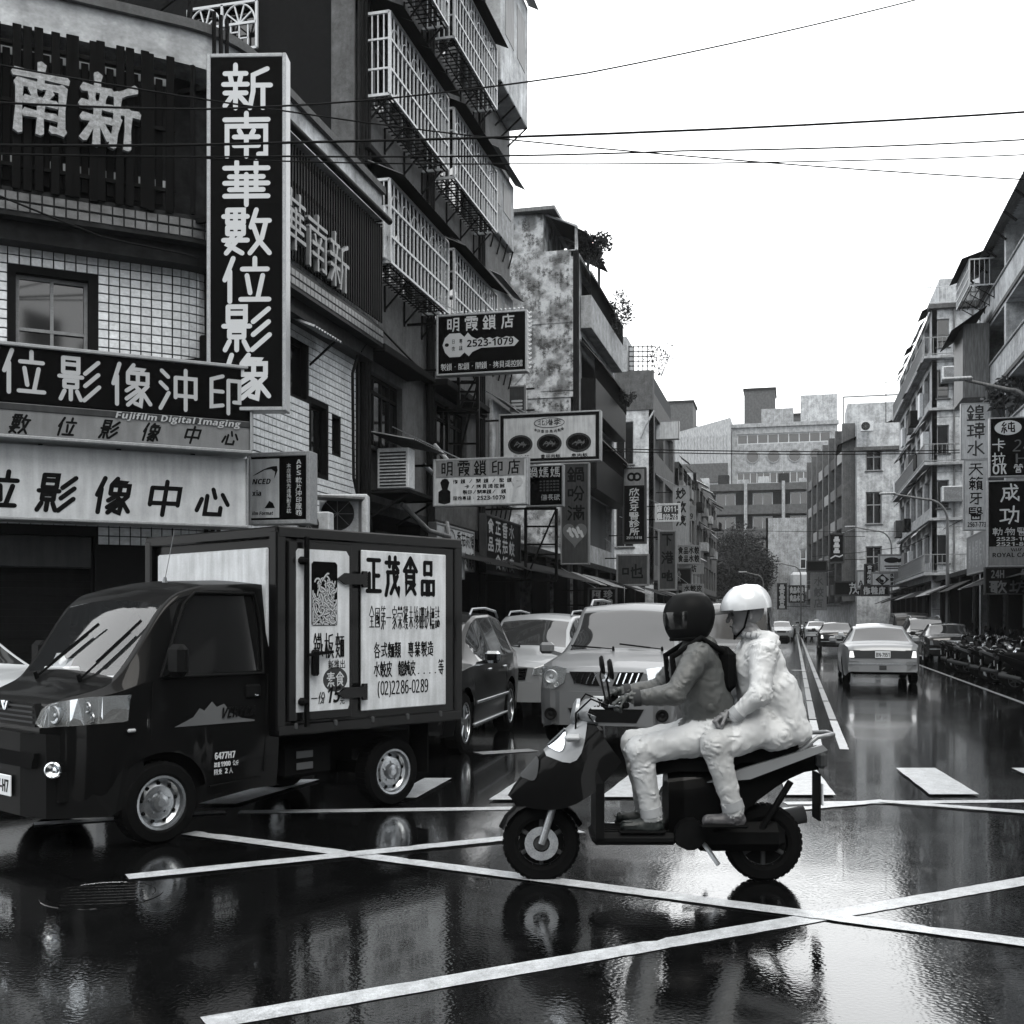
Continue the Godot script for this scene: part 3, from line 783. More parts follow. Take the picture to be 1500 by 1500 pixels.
	"動": "=車 0 0 11 20 =力 10 0 20 20", "物": "4 2 2 8; 3 5 9 5; 0 12 10 10; 6 0 6 20; 13 0 9 9; 12 5 19 5 18 19 16 18; 15 5 10 14; 18 5 12 19", "院": "=阝 0 0 7 20 14 0 14 2; 8 6 8 3 19 3 19 6; 10 8 18 8; 7 12 20 12; 12 12 11 16 8 20; 15 12 15 19 20 19 20 16", "歌": "0 1 10 1; 2 4 2 8; 2 4 6 4 6 8; 2 8 6 8; 8 1 8 9; 0 10 10 10; 2 13 2 18; 2 13 6 13 6 18; 2 18 6 18; 8 10 8 20 6 19 =欠 10 0 20 20", "坊": "1 6 7 6; 4 0 4 17; 0 17 8 16; 14 0 14 3; 8 4 20 4; 12 4 11 12 8 20; 12 10 18 10 17 19 15 18",
	"備": "=亻 0 0 6 20 7 3 20 3; 10 0 10 5; 16 0 16 5; 9 7 8 14 7 20; 9 7 20 7; 11 10 11 20; 11 10 19 10 19 19; 11 14 19 14; 15 10 15 20", "長": "5 1 5 11; 5 1 17 1; 5 4 16 4; 5 7.5 16 7.5; 1 11 19 11; 6 11 6 19 10 17; 10 11 19 20; 16 13 12 15", "碳": "=石 0 0 8 20 14 0 14 4; 10 1 10 4 18 4 18 1; 9 7 20 7; 11 7 8 18; 14 9 14 14 10 20; 14 13 20 20", "本": "=木 0 0 20 20 6 15 14 15",
	"先": "4 2 2 6; 3 4 17 4; 10 0 10 10; 1 10 19 10; 7 10 6 15 1 20; 13 10 13 19 19 19 19 16", "系": "16 0 4 2; 10 1 5 6 12 7; 15 4 4 12 16 11; 10 12 10 20; 5 14 2 19; 14 14 18 18", "供": "=亻 0 0 7 20 8 5 19 5; 11 0 11 13; 16 0 16 13; 7 13 20 13; 12 15 9 20; 16 15 19 20", "進": "=辶 0 0 20 20 =隹 7 0 20 17", "提": "=扌 0 0 7 20 =日 9 0 18 8 7 10 20 10; 13 10 13 18; 13 14 18 14; 10 13 7 20; 9 15 12 19 20 20", "統": "=糸 0 0 8 20 14 0 14 3; 8 4 20 4; 13 4 10 10 18 9; 12 12 11 16 8 20; 15 12 15 19 20 19 20 16", "攝": "=扌 0 0 7 20 9 0 18 0; 11 0 11 9; 16 0 16 9; 11 3 16 3; 11 6 16 6; 8 9 19 8; 8 12 13 12 13 20; 15 12 20 12 20 20; 9 15 12 15; 16 15 19 15",
	"人": "10 0 9 8 1 20; 10 7 19 20", "公": "7 0 1 9; 12 0 19 9; 9 10 4 18 16 17; 13 13 18 20", "修": "=亻 0 0 6 20 10 0 7 7; 9 4 19 4; 17 4 8 12; 10 5 19 11; 17 11 11 14; 18 14 11 17; 19 17 10 20", "線": "=糸 0 0 8 20 =日 9 0 19 9 14 9 14 19 12 18; 9 12 13 12 9 19; 18 11 15 13 20 19", "肉": "2 20 2 4 18 4 18 19 15 18; 10 0 9 8 4 12; 10 7 16 12; 10 11 5 17; 10 13 15 18", "飯": "=食 0 0 9 20 18 1 11 2 11 12 9 20; 11 8 18 8 16 14 11 20; 13 10 16 15 20 20",
	"番": "16 0 4 2; 1 5 19 5; 10 1 10 10; 10 5 2 10; 10 5 18 10; 4 11 4 20; 4 11 16 11 16 20; 4 15.5 16 15.5; 4 20 16 20; 10 11 10 20", "茄": "1 3 19 3; 6 0 6 5; 14 0 14 5 =力 0 6 11 20 =口 11 7 20 19", "燥": "4 0 4 10 1 20; 1 4 2 9; 7 3 6 7; 5 11 8 17 =口 10 0 18 7 =口 8 6 14 12 =口 14 6 20 12 8 15 20 15; 14 12 14 20; 13 15 9 19; 15 15 19 19", "魯": "8 0 3 4; 7 2 14 2 12 5; 3 5 3 11; 3 5 17 5 17 11; 3 8 17 8; 3 11 17 11; 10 5 10 11; 1 13 19 13 =日 3 14 17 21", "魚": "8 0 3 4; 7 2 14 2 12 5; 3 5 3 14; 3 5 17 5 17 14; 3 9 17 9; 3 14 17 14; 10 5 10 14; 2 16 1 20; 7 16 8 20; 12 16 13 20; 17 16 19 20",
	"妙": "=女 0 0 9 20 14 0 14 11; 11 4 9 9; 17 4 19 9; 19 10 9 20", "歡": "=隹 0 0 11 20 =欠 10 0 20 20", "重": "16 0 4 2; 1 4 19 4; 4 7 4 13; 4 7 16 7 16 13; 4 10 16 10; 4 13 16 13; 10 2 10 18; 3 16 17 16; 1 19 19 19", "限": "=阝 0 0 7 20 9 1 9 19 13 17; 9 1 18 1 18 9; 9 5 18 5; 9 9 18 9; 13 10 20 20; 18 12 15 15", "乘": "16 0 4 2; 1 6 19 6; 10 1 10 20; 6 4 6 12; 14 4 14 12; 2 9 6 9; 14 9 18 9; 10 12 2 19; 10 12 18 19", "鞋": "0 3 9 3; 3 0 3 6; 7 0 7 6; 2 7 8 7 8 11; 2 7 2 11 8 11; 0 14 10 14; 5 6 5 20; 12 4 19 4; 15 0 15 9; 11 9 20 9; 12 14 19 14; 15 10 15 19; 11 19 20 19", "總": "=糸 0 0 8 20 9 2 9 10 18 10 18 2 9 2; 14 3 11 8; 10 14 9 18; 12 13 12 18 17 18 17 15; 19 13 20 16", "夜": "10 0 10 3; 1 4 19 4; 6 5 1 12; 4 8 4 20; 11 5 8 11; 10 7 17 7 14 14 7 20; 10 10 13 15 19 20", "/": "15 2 5 18", "·": "9 10 11 10", ":": "9 6 11 6; 9 14 11 14", ".": "9 18 11 18",
}
var glyph_cache := {}

func glyph(ch: String) -> Array:
	if glyph_cache.has(ch): return glyph_cache[ch]
	var out := []
	var text: String = GLYPHS[ch]
	# split into stroke runs and references
	var pending := text.replace("=", ";=").split(";", false)
	for raw in pending:
		var s := raw.strip_edges()
		if s.is_empty(): continue
		if s.begins_with("="):
			var w := s.substr(1).split(" ", false)
			var x0 := float(w[1]); var y0 := float(w[2]); var x1 := float(w[3]); var y1 := float(w[4])
			for st: PackedVector2Array in glyph(w[0]):
				var q := PackedVector2Array()
				for p in st: q.push_back(Vector2(x0 + p.x / 20.0 * (x1 - x0), y0 + p.y / 20.0 * (y1 - y0)))
				out.append(q)
			w = w.slice(5)
			if w.size() >= 4: out.append(pairs(w))
		else:
			var w := s.split(" ", false)
			if w.size() >= 4: out.append(pairs(w))
	glyph_cache[ch] = out
	return out

func pairs(w: PackedStringArray) -> PackedVector2Array:
	var q := PackedVector2Array()
	for i in range(0, w.size() - 1, 2): q.push_back(Vector2(float(w[i]), float(w[i + 1])))
	return q

# write a run of characters; (x, y) is the top left corner, w and h the size of one character, step the distance from one to the next
func write(b: MB, text: String, x: float, y: float, w: float, h: float, weight: float, step: Vector2, slant := 0.0, z0 := 0.0, thick := 0.0) -> void:
	var n := 0
	for ch in text:
		if ch != " " and GLYPHS.has(ch):
			var k := 0
			for st: PackedVector2Array in glyph(ch):
				var q := PackedVector2Array()
				for p in st:
					var v := (20.0 - p.y) / 20.0
					q.push_back(Vector2(x + step.x * n + p.x / 20.0 * w + slant * v * h, y + step.y * n - p.y / 20.0 * h))
				if thick > 0.0: solid_stroke(b, q, weight, z0, z0 + thick + k * 0.0008)
				else: b.stroke(q, weight, z0 + 0.0025 + k * 0.00018)
				k += 1
		n += 1

func solid_stroke(b: MB, q: PackedVector2Array, weight: float, z0: float, z1: float) -> void:
	for i in q.size() - 1:
		var a := q[i]; var c := q[i + 1]
		var t := (c - a).normalized()
		var m := Vector2(-t.y, t.x) * weight * 0.5
		var e := t * weight * 0.35
		b.prism(PackedVector2Array([a - e - m * 0.75, a.lerp(c, 0.5) - m * 0.62, c + e - m * 0.85, c + e * 1.3 + m * 0.2, c + e * 0.6 + m * 0.75, a.lerp(c, 0.5) + m * 0.62, a - e * 0.6 + m, a - e * 1.5]), z0, z1 + i * 0.0004)

var fonts := {}

# letters and figures of a type face, fitted into a width and a height; (x, y) is the lower left corner
func letters(b: MB, text: String, x: float, y: float, w: float, h: float, bold := true, slant := 0.0, z := 0.0, serif := false) -> void:
	var key := "%s%s" % [bold, serif]
	if not fonts.has(key):
		var f := SystemFont.new()
		f.font_names = PackedStringArray(["Droid Serif" if serif else "Droid Sans"])
		f.font_weight = 700 if bold else 400
		fonts[key] = f
	var t := TextMesh.new()
	t.font = fonts[key]
	t.text = text
	t.font_size = 32
	t.pixel_size = 0.01
	t.depth = 0.004
	var a := t.get_mesh_arrays()
	if a.is_empty() or a[Mesh.ARRAY_VERTEX] == null or a[Mesh.ARRAY_VERTEX].size() == 0: return
	var bb := t.get_aabb()
	var sx := w / bb.size.x
	var sy := h / bb.size.y
	var tr := Transform3D(Basis(Vector3(sx, 0, 0), Vector3(slant * sy, sy, 0), Vector3(0, 0, 1)), Vector3(x - bb.position.x * sx - slant * sy * bb.position.y, y - bb.position.y * sy, z + 0.001))
	b.append(a, tr)

# ---------------------------------------------------------------- vehicles
func pl(a: Array, s: float) -> float:
	if s <= a[0][0]: return a[0][1]
	for i in a.size() - 1:
		if s <= a[i + 1][0]:
			return lerpf(a[i][1], a[i + 1][1], (s - a[i][0]) / maxf(a[i + 1][0] - a[i][0], 1e-5))
	return a[a.size() - 1][1]

func soft(a: Array, s: float, r := 0.05) -> float:
	return (pl(a, s - r) + pl(a, s - r * 0.5) + 2.0 * pl(a, s) + pl(a, s + r * 0.5) + pl(a, s + r)) / 6.0

# One closed shell lofted from nose (s = 0) to tail (s = len); front at +z. Returns the rows of half-section points.
func shell_rows(c: Dictionary) -> Array:
	var rows := []
	var n := int(c.len / 0.035)
	var hs := [0.0, 0.05, 0.5, 0.93, 1.0]
	var qs := [0.0, 0.07, 0.3, 0.55, 0.78, 1.0]
	for i in n + 1:
		var s: float = c.len * i / n
		var top := soft(c.top, s)
		var belt: float = minf(soft(c.belt, s), top - 0.01)
		var w := soft(c.plan, s, 0.03)
		var low: float = pl(c.low, s)
		for ws: float in c.axles:
			var dx: float = absf(s - ws)
			var R: float = c.arch
			if dx < R: low = maxf(low, c.wheel_r + sqrt(R * R - dx * dx) * 0.98)
		low = minf(low, belt - 0.04)
		var g := clampf((top - belt) / 0.4, 0.0, 1.0)
		var edge := lerpf(w * 0.86, c.roof_w * (w / c.w), g)
		var edge_y := lerpf(belt + (top - belt) * 0.7, top - 0.045, g)
		var row := PackedVector3Array()
		var z: float = c.len * 0.5 - s
		for k in 7:
			var t := k / 6.0
			var y := lerpf(low, belt, t)
			var f := clampf((y - c.low[1][1]) / (belt - c.low[1][1]), 0.0, 1.0)
			var x := w * (0.94 + 0.06 * sin(PI * (0.12 + 0.72 * f)))
			if c.has("crease"): x += 0.012 * (1.0 - clampf(absf(f - c.crease) / 0.08, 0.0, 1.0))
			row.push_back(Vector3(x, y, z))
		for k in range(1, hs.size()):
			row.push_back(Vector3(lerpf(row[6].x, edge, hs[k]), lerpf(belt, edge_y, hs[k]) , z))
		for k in range(1, qs.size()):
			row.push_back(Vector3(edge * (1.0 - qs[k]), edge_y + (top - edge_y) * sin(qs[k] * PI * 0.5), z))
		rows.append(row)
	return rows

func in_spans(spans: Array, s: float) -> bool:
	for p: Array in spans:
		if s >= p[0] and s < p[1]: return true
	return false

func shell(car: Node3D, c: Dictionary, body: Material, glass: Material) -> Array:
	var half := shell_rows(c)
	var rows := []
	for r: PackedVector3Array in half:
		var full := []
		for p in r: full.append(p)
		for j in range(r.size() - 2, -1, -1): full.append(Vector3(-r[j].x, r[j].y, r[j].z))
		rows.append(full)
	var n := half.size() - 1
	var m: int = half[0].size()
	var kind := func(i: int, j: int) -> int:
		var s: float = c.len * (i + 0.5) / n
		var k: int = j if j < m - 1 else 2 * m - 3 - j
		if k >= 11 and in_spans([c.screen], s): return 1
		if k >= 11 and in_spans([c.rear], s): return 2
		if k >= 7 and k <= 8 and in_spans(c.sides, s) and half[i][10].y - half[i][6].y > 0.16: return 3
		return 0
	var b := MB.new()
	b.grid(rows, func(i, j): return kind.call(i, j) != 0)
	# nose and tail are closed, and the floor pan underneath
	for e in 2:
		var row: Array = rows[0] if e == 0 else rows[n]
		var mid := Vector3(0, row[3].y, row[0].z + (0.0 if e == 0 else 0.0))
		for j in row.size() - 1:
			if e == 0: b.tri(mid, row[j], row[j + 1])
			else: b.tri(mid, row[j + 1], row[j])
	part(car, "body", b, body)
	for g in 2:
		var gb := MB.new()
		gb.grid(rows, func(i, j): return kind.call(i, j) != g + 1)
		if gb.V.size(): part(car, ["windscreen", "rear_window"][g], gb, c.get("screen_mat", glass) if g == 0 else glass)
	for span: Array in c.sides:
		for right: bool in [false, true]:
			var gb := MB.new()
			gb.grid(rows, func(i, j): return kind.call(i, j) != 3 or (j < m - 1) == right or not in_spans([span], c.len * (i + 0.5) / n))
			if gb.V.size(): part(car, "side_window", gb, glass)
	var u := MB.new()
	u.box(Vector3(0, c.low[1][1] + 0.16, 0), Vector3(c.w * 1.5, 0.2, c.len * 0.93))
	for ws: float in c.axles:
		u.box(Vector3(0, c.wheel_r + c.arch * 0.5, c.len * 0.5 - ws), Vector3(c.w * 1.72, c.arch * 1.06, c.arch * 1.95))
	part(car, "underbody", u, M.underbody)
	return half

var wheel_cache := {}

func wheel_meshes(r: float, w: float, style: String) -> Array:
	var key := "%.3f %.3f %s" % [r, w, style]
	if wheel_cache.has(key): return wheel_cache[key]
	var t := MB.new()   # the axle runs along y
	t.lathe(PackedVector2Array([Vector2(r * 0.62, -w * 0.42), Vector2(r * 0.72, -w * 0.5), Vector2(r * 0.93, -w * 0.47), Vector2(r, -w * 0.33), Vector2(r, w * 0.33), Vector2(r * 0.93, w * 0.47), Vector2(r * 0.72, w * 0.5), Vector2(r * 0.62, w * 0.42), Vector2(r * 0.6, w * 0.1)]), 32)
	for k in 36:   # tread blocks
		var a := TAU * k / 36
		t.X = Transform3D(Basis(Vector3.UP, a), Vector3.ZERO)
		t.box(Vector3(r + 0.001, 0, 0), Vector3(0.008, w * 0.6, r * 0.11))
	t.X = Transform3D()
	var rim := MB.new()
	if style == "steel":
		rim.lathe(PackedVector2Array([Vector2(r * 0.66, w * 0.46), Vector2(r * 0.60, w * 0.45), Vector2(r * 0.57, w * 0.28), Vector2(r * 0.50, w * 0.18), Vector2(r * 0.40, w * 0.26), Vector2(r * 0.24, w * 0.28), Vector2(r * 0.2, w * 0.44), Vector2(r * 0.1, w * 0.47), Vector2(0, w * 0.47)]), 28)
		for k in 5:
			var a := TAU * k / 5
			rim.cyl(Vector3(cos(a) * r * 0.28, w * 0.25, sin(a) * r * 0.28), Vector3(cos(a) * r * 0.28, w * 0.34, sin(a) * r * 0.28), r * 0.035, r * 0.035, 6)
	elif style == "alloy":
		rim.lathe(PackedVector2Array([Vector2(r * 0.68, w * 0.47), Vector2(r * 0.64, w * 0.47), Vector2(r * 0.6, w * 0.3), Vector2(r * 0.58, 0)]), 28)
		rim.lathe(PackedVector2Array([Vector2(r * 0.2, w * 0.2), Vector2(r * 0.17, w * 0.42), Vector2(0, w * 0.44)]), 16)
		for k in 5:
			rim.X = Transform3D(Basis(Vector3.UP, TAU * k / 5), Vector3.ZERO)
			rim.bev(Vector3(r * 0.38, w * 0.36, 0), Vector3(r * 0.5, w * 0.14, r * 0.2), 0.01)
		rim.X = Transform3D()
	else:   # scooter: three broad spokes
		rim.lathe(PackedVector2Array([Vector2(r * 0.7, w * 0.4), Vector2(r * 0.62, w * 0.36), Vector2(r * 0.6, 0), Vector2(r * 0.62, -w * 0.36), Vector2(r * 0.7, -w * 0.4)]), 24)
		rim.lathe(PackedVector2Array([Vector2(0, -w * 0.5), Vector2(r * 0.2, -w * 0.5), Vector2(r * 0.2, w * 0.5), Vector2(0, w * 0.5)]), 12)
		for k in 6:
			rim.X = Transform3D(Basis(Vector3.UP, TAU * k / 6), Vector3.ZERO)
			rim.bev(Vector3(r * 0.42, 0, 0), Vector3(r * 0.5, w * 0.3, r * 0.12), 0.006)
		rim.X = Transform3D()
	var dark := MB.new()
	if style == "steel":
		for k in 9:
			var a := TAU * k / 9
			dark.cyl(Vector3(cos(a) * r * 0.47, w * 0.13, sin(a) * r * 0.47), Vector3(cos(a) * r * 0.455, w * 0.25, sin(a) * r * 0.455), r * 0.05, r * 0.05, 8)
	else:
		dark.lathe(PackedVector2Array([Vector2(r * 0.6, w * 0.05), Vector2(0, w * 0.06)]), 20)
	wheel_cache[key] = [t.mesh(), rim.mesh(), dark.mesh()]
	return wheel_cache[key]

func wheel(parent: Node3D, at: Vector3, outward: Vector3, r: float, w: float, style: String, rim_mat: Material) -> void:
	var ms := wheel_meshes(r, w, style)
	var y := outward.normalized()
	var x := Vector3.UP
	var o := part_mesh(parent, "wheel", ms[0], M.rubber, Transform3D(Basis(x, y, x.cross(y)), at))
	part_mesh(o, "rim", ms[1], rim_mat)
	part_mesh(o, "brake" if style != "steel" else "rim_holes", ms[2], M.underbody)

# how far behind the nose the shell lies for a place x across it
func nose_s(c: Dictionary, x: float) -> float:
	var s := 0.0
	while s < c.len * 0.5 and soft(c.plan, s, 0.03) * 0.985 < absf(x): s += 0.01
	return s

# a thin moulded panel that follows the nose (or, from behind, the tail) of a shell
func nose_panel(b: MB, c: Dictionary, o: Array, off: float, tail := false) -> void:
	var outline := PackedVector2Array()
	for i in o.size():
		var a := Vector2(o[i][0], o[i][1]); var e := Vector2(o[(i + 1) % o.size()][0], o[(i + 1) % o.size()][1])
		for k in 4: outline.push_back(a.lerp(e, k / 4.0))
	if Geometry2D.is_polygon_clockwise(outline): outline.reverse()
	var cells := []
	var lo := outline[0]; var hi := outline[0]
	for p in outline: lo = lo.min(p); hi = hi.max(p)
	var n := 6
	for k in n:   # strips, so that a wide panel bends with the nose
		var x0 := lerpf(lo.x, hi.x, float(k) / n); var x1 := lerpf(lo.x, hi.x, float(k + 1) / n)
		var strip := PackedVector2Array([Vector2(x0, lo.y - 1), Vector2(x1, lo.y - 1), Vector2(x1, hi.y + 1), Vector2(x0, hi.y + 1)])
		cells.append_array(Geometry2D.intersect_polygons(outline, strip))
	var z := func(x: float) -> float:
		if tail: return -c.len * 0.5 - off + (nose_tail(c, x))
		return c.len * 0.5 + off - nose_s(c, x)
	for q: PackedVector2Array in cells:
		if Geometry2D.is_polygon_clockwise(q): q.reverse()
		var idx := Geometry2D.triangulate_polygon(q)
		for i in range(0, idx.size(), 3):
			var v := []
			for j in 3: v.append(Vector3(q[idx[i + j]].x, q[idx[i + j]].y, z.call(q[idx[i + j]].x)))
			var up: bool = (v[1] - v[0]).cross(v[2] - v[0]).z > 0
			if up != tail: b.tri(v[0], v[1], v[2])
			else: b.tri(v[0], v[2], v[1])
	var back := 0.05
	for i in outline.size():
		var a := outline[i]; var e := outline[(i + 1) % outline.size()]
		var za: float = z.call(a.x); var ze: float = z.call(e.x)
		var d := back if tail else -back
		b.quad(Vector3(a.x, a.y, za + d), Vector3(e.x, e.y, ze + d), Vector3(e.x, e.y, ze), Vector3(a.x, a.y, za))

func nose_tail(c: Dictionary, x: float) -> float:
	var s: float = c.len
	while s > c.len * 0.5 and soft(c.plan, s, 0.03) * 0.985 < absf(x): s -= 0.01
	return c.len - s

func mirror_x(o: Array) -> Array:
	var r := []
	for p in o: r.append([-p[0], p[1]])
	return r

func plate(parent: Node3D, text: String, at: Transform3D, w := 0.32) -> void:
	var b := MB.new()
	b.bev(Vector3.ZERO, Vector3(w, w * 0.46, 0.012), 0.004)
	var o := part(parent, "licence_plate", b, M.plate_white, at)
	var t := MB.new()
	letters(t, text, -w * 0.43, -w * 0.15, w * 0.86, w * 0.28, true, 0.0, 0.006)
	part(o, "lettering", t, M.letter_black)

func mirrors(car: Node3D, c: Dictionary, m: Material, s: float, y: float) -> void:
	for sx: float in [-1.0, 1.0]:
		var x: float = soft(c.plan, s)
		var b := MB.new()
		b.bar(Vector3(sx * (x - 0.05), y - 0.04, c.len * 0.5 - s), Vector3(sx * (x + 0.09), y, c.len * 0.5 - s), 0.05)
		b.bev(Vector3(sx * (x + 0.15), y + 0.05, c.len * 0.5 - s), Vector3(0.19, 0.15, 0.11), 0.035)
		part(car, "mirror", b, m)

func wheels4(car: Node3D, c: Dictionary, w: float, style: String, rim: Material) -> void:
	for ws: float in c.axles:
		for sx: float in [-1.0, 1.0]:
			wheel(car, Vector3(sx * (c.w - w * 0.5 - 0.01), c.wheel_r, c.len * 0.5 - ws), Vector3(sx, 0, 0), c.wheel_r, w, style, rim)

func wiper(car: Node3D, a: Vector3, e: Vector3) -> void:
	var b := MB.new()
	b.bar(a, e, 0.014)
	b.bar(a.lerp(e, 0.35) + Vector3(0, 0, 0.012), e + (e - a) * 0.25 + Vector3(0, 0, 0.012), 0.008, 0.02)
	b.cyl(a - Vector3(0, 0.02, 0), a + Vector3(0, 0.03, 0.02), 0.018, 0.014, 8)
	part(car, "wiper", b, M.plastic_black)

func headlight(car: Node3D, c: Dictionary, o: Array, lamps: Array) -> void:
	var hb := MB.new()
	nose_panel(hb, c, o, 0.006)
	var h := part(car, "headlight", hb, M.chrome)
	for l: Array in lamps:
		var lb := MB.new()
		var z: float = c.len * 0.5 - nose_s(c, l[0]) + 0.008
		lb.X = Transform3D(Basis(Vector3.RIGHT, PI / 2), Vector3(l[0], l[1], z))
		lb.lathe(PackedVector2Array([Vector2(l[2], 0.012), Vector2(l[2] * 0.9, 0.02), Vector2(l[2] * 0.75, 0.006), Vector2(l[2] * 0.3, -0.004), Vector2(l[2] * 0.22, 0.015), Vector2(0, 0.02)]), 16)
		part(h, "reflector", lb, M.steel)
	var gl := MB.new()
	nose_panel(gl, c, o, 0.03)
	part(h, "lens", gl, M.lens)

func suv_spec() -> Dictionary:
	return {"len": 4.55, "w": 0.88, "roof_w": 0.66, "wheel_r": 0.35, "arch": 0.42, "axles": [0.86, 3.55], "crease": 0.62,
		"top": [[0, 0.92], [0.06, 0.98], [0.4, 1.05], [1.15, 1.14], [1.22, 1.17], [1.95, 1.68], [2.2, 1.76], [3.2, 1.79], [4.2, 1.72], [4.38, 1.5], [4.5, 1.05], [4.55, 0.9]],
		"belt": [[0, 0.86], [0.4, 0.99], [1.2, 1.06], [3.0, 1.1], [4.4, 1.12], [4.55, 0.85]],
		"plan": [[0, 0.66], [0.05, 0.75], [0.15, 0.82], [0.45, 0.875], [1.0, 0.88], [3.8, 0.88], [4.35, 0.84], [4.5, 0.78], [4.55, 0.7]],
		"low": [[0, 0.3], [0.2, 0.24], [4.3, 0.26], [4.55, 0.36]], "screen": [1.24, 1.94], "rear": [4.23, 4.44], "sides": [[1.62, 2.35], [2.43, 3.3], [3.38, 4.15]]}

func silver_van_front(car: Node3D) -> void:
	var c := suv_spec()
	shell(car, c, M.silver, M.car_glass)
	var b := MB.new()
	nose_panel(b, c, [[-0.44, 0.93], [0.44, 0.93], [0.38, 0.80], [0.2, 0.765], [-0.2, 0.765], [-0.38, 0.80]], 0.012)
	var g := part(car, "grille", b, M.plastic_black)
	b = MB.new()
	for k in 11:   # chrome slats
		var x := -0.36 + 0.072 * k
		if absf(x) > 0.12: b.bar(Vector3(x - 0.02, 0.79, c.len * 0.5 + 0.016), Vector3(x + 0.03, 0.92, c.len * 0.5 + 0.016), 0.01, 0.014)
	part(g, "slats", b, M.chrome)
	b = MB.new()
	b.prism(PackedVector2Array([Vector2(-0.15, 0.93), Vector2(-0.07, 0.76), Vector2(0.07, 0.76), Vector2(0.15, 0.93)]), c.len * 0.5 - 0.02, c.len * 0.5 + 0.02)
	part(g, "centre_bar", b, M.silver)
	b = MB.new()
	for a: float in [PI / 2, PI / 2 + TAU / 3, PI / 2 - TAU / 3]:
		var dir := Vector2.from_angle(a); var nn := Vector2(-dir.y, dir.x)
		b.prism(PackedVector2Array([Vector2(0, 0.85), Vector2(0, 0.85) + dir * 0.032 + nn * 0.018, Vector2(0, 0.85) + dir * 0.064, Vector2(0, 0.85) + dir * 0.032 - nn * 0.018]), c.len * 0.5 + 0.021, c.len * 0.5 + 0.03)
	part(g, "emblem", b, M.chrome)
	var hl := [[0.5, 0.80], [0.47, 0.97], [0.62, 0.995], [0.80, 0.985], [0.835, 0.9], [0.82, 0.73], [0.62, 0.725]]
	headlight(car, c, hl, [[0.66, 0.87, 0.085], [0.6, 0.775, 0.035]])
	headlight(car, c, mirror_x(hl), [[-0.66, 0.87, 0.085], [-0.6, 0.775, 0.035]])
	b = MB.new()   # bumper
	nose_panel(b, c, [[-0.8, 0.70], [0.8, 0.70], [0.83, 0.62], [0.8, 0.3], [-0.8, 0.3], [-0.83, 0.62]], 0.035)
	var bp := part(car, "bumper", b, M.silver)
	b = MB.new()
	nose_panel(b, c, [[-0.45, 0.5], [0.45, 0.5], [0.36, 0.34], [-0.36, 0.34]], 0.045)
	part(bp, "air_intake", b, M.plastic_black)
	for sx: float in [-1.0, 1.0]:
		b = MB.new()
		b.X = Transform3D(Basis(Vector3.RIGHT, PI / 2), Vector3(sx * 0.66, 0.43, c.len * 0.5 + 0.03 - nose_s(c, 0.66)))
		b.lathe(PackedVector2Array([Vector2(0.075, 0), Vector2(0.075, 0.02), Vector2(0.055, 0.02), Vector2(0.03, 0.005), Vector2(0, 0.012)]), 16)
		part(bp, "fog_lamp", b, M.plastic_black)
	plate(car, "8306-KG", Transform3D(Basis(), Vector3(0, 0.57, c.len * 0.5 + 0.045)), 0.34)
	mirrors(car, c, M.silver, 1.45, 1.12)
	wiper(car, Vector3(-0.1, 1.17, 1.1), Vector3(-0.55, 1.2, 1.04))
	wiper(car, Vector3(0.52, 1.17, 1.08), Vector3(0.08, 1.22, 1.04))
	for sx: float in [-1.0, 1.0]:
		b = MB.new()
		b.tube(PackedVector3Array([Vector3(sx * 0.6, 1.73, -0.1), Vector3(sx * 0.6, 1.81, -0.25), Vector3(sx * 0.6, 1.83, -1.0), Vector3(sx * 0.6, 1.81, -1.75), Vector3(sx * 0.6, 1.7, -1.9)]), 0.02, 6)
		part(car, "roof_rail", b, M.silver_light)
	wheels4(car, c, 0.21, "alloy", M.rim_steel)

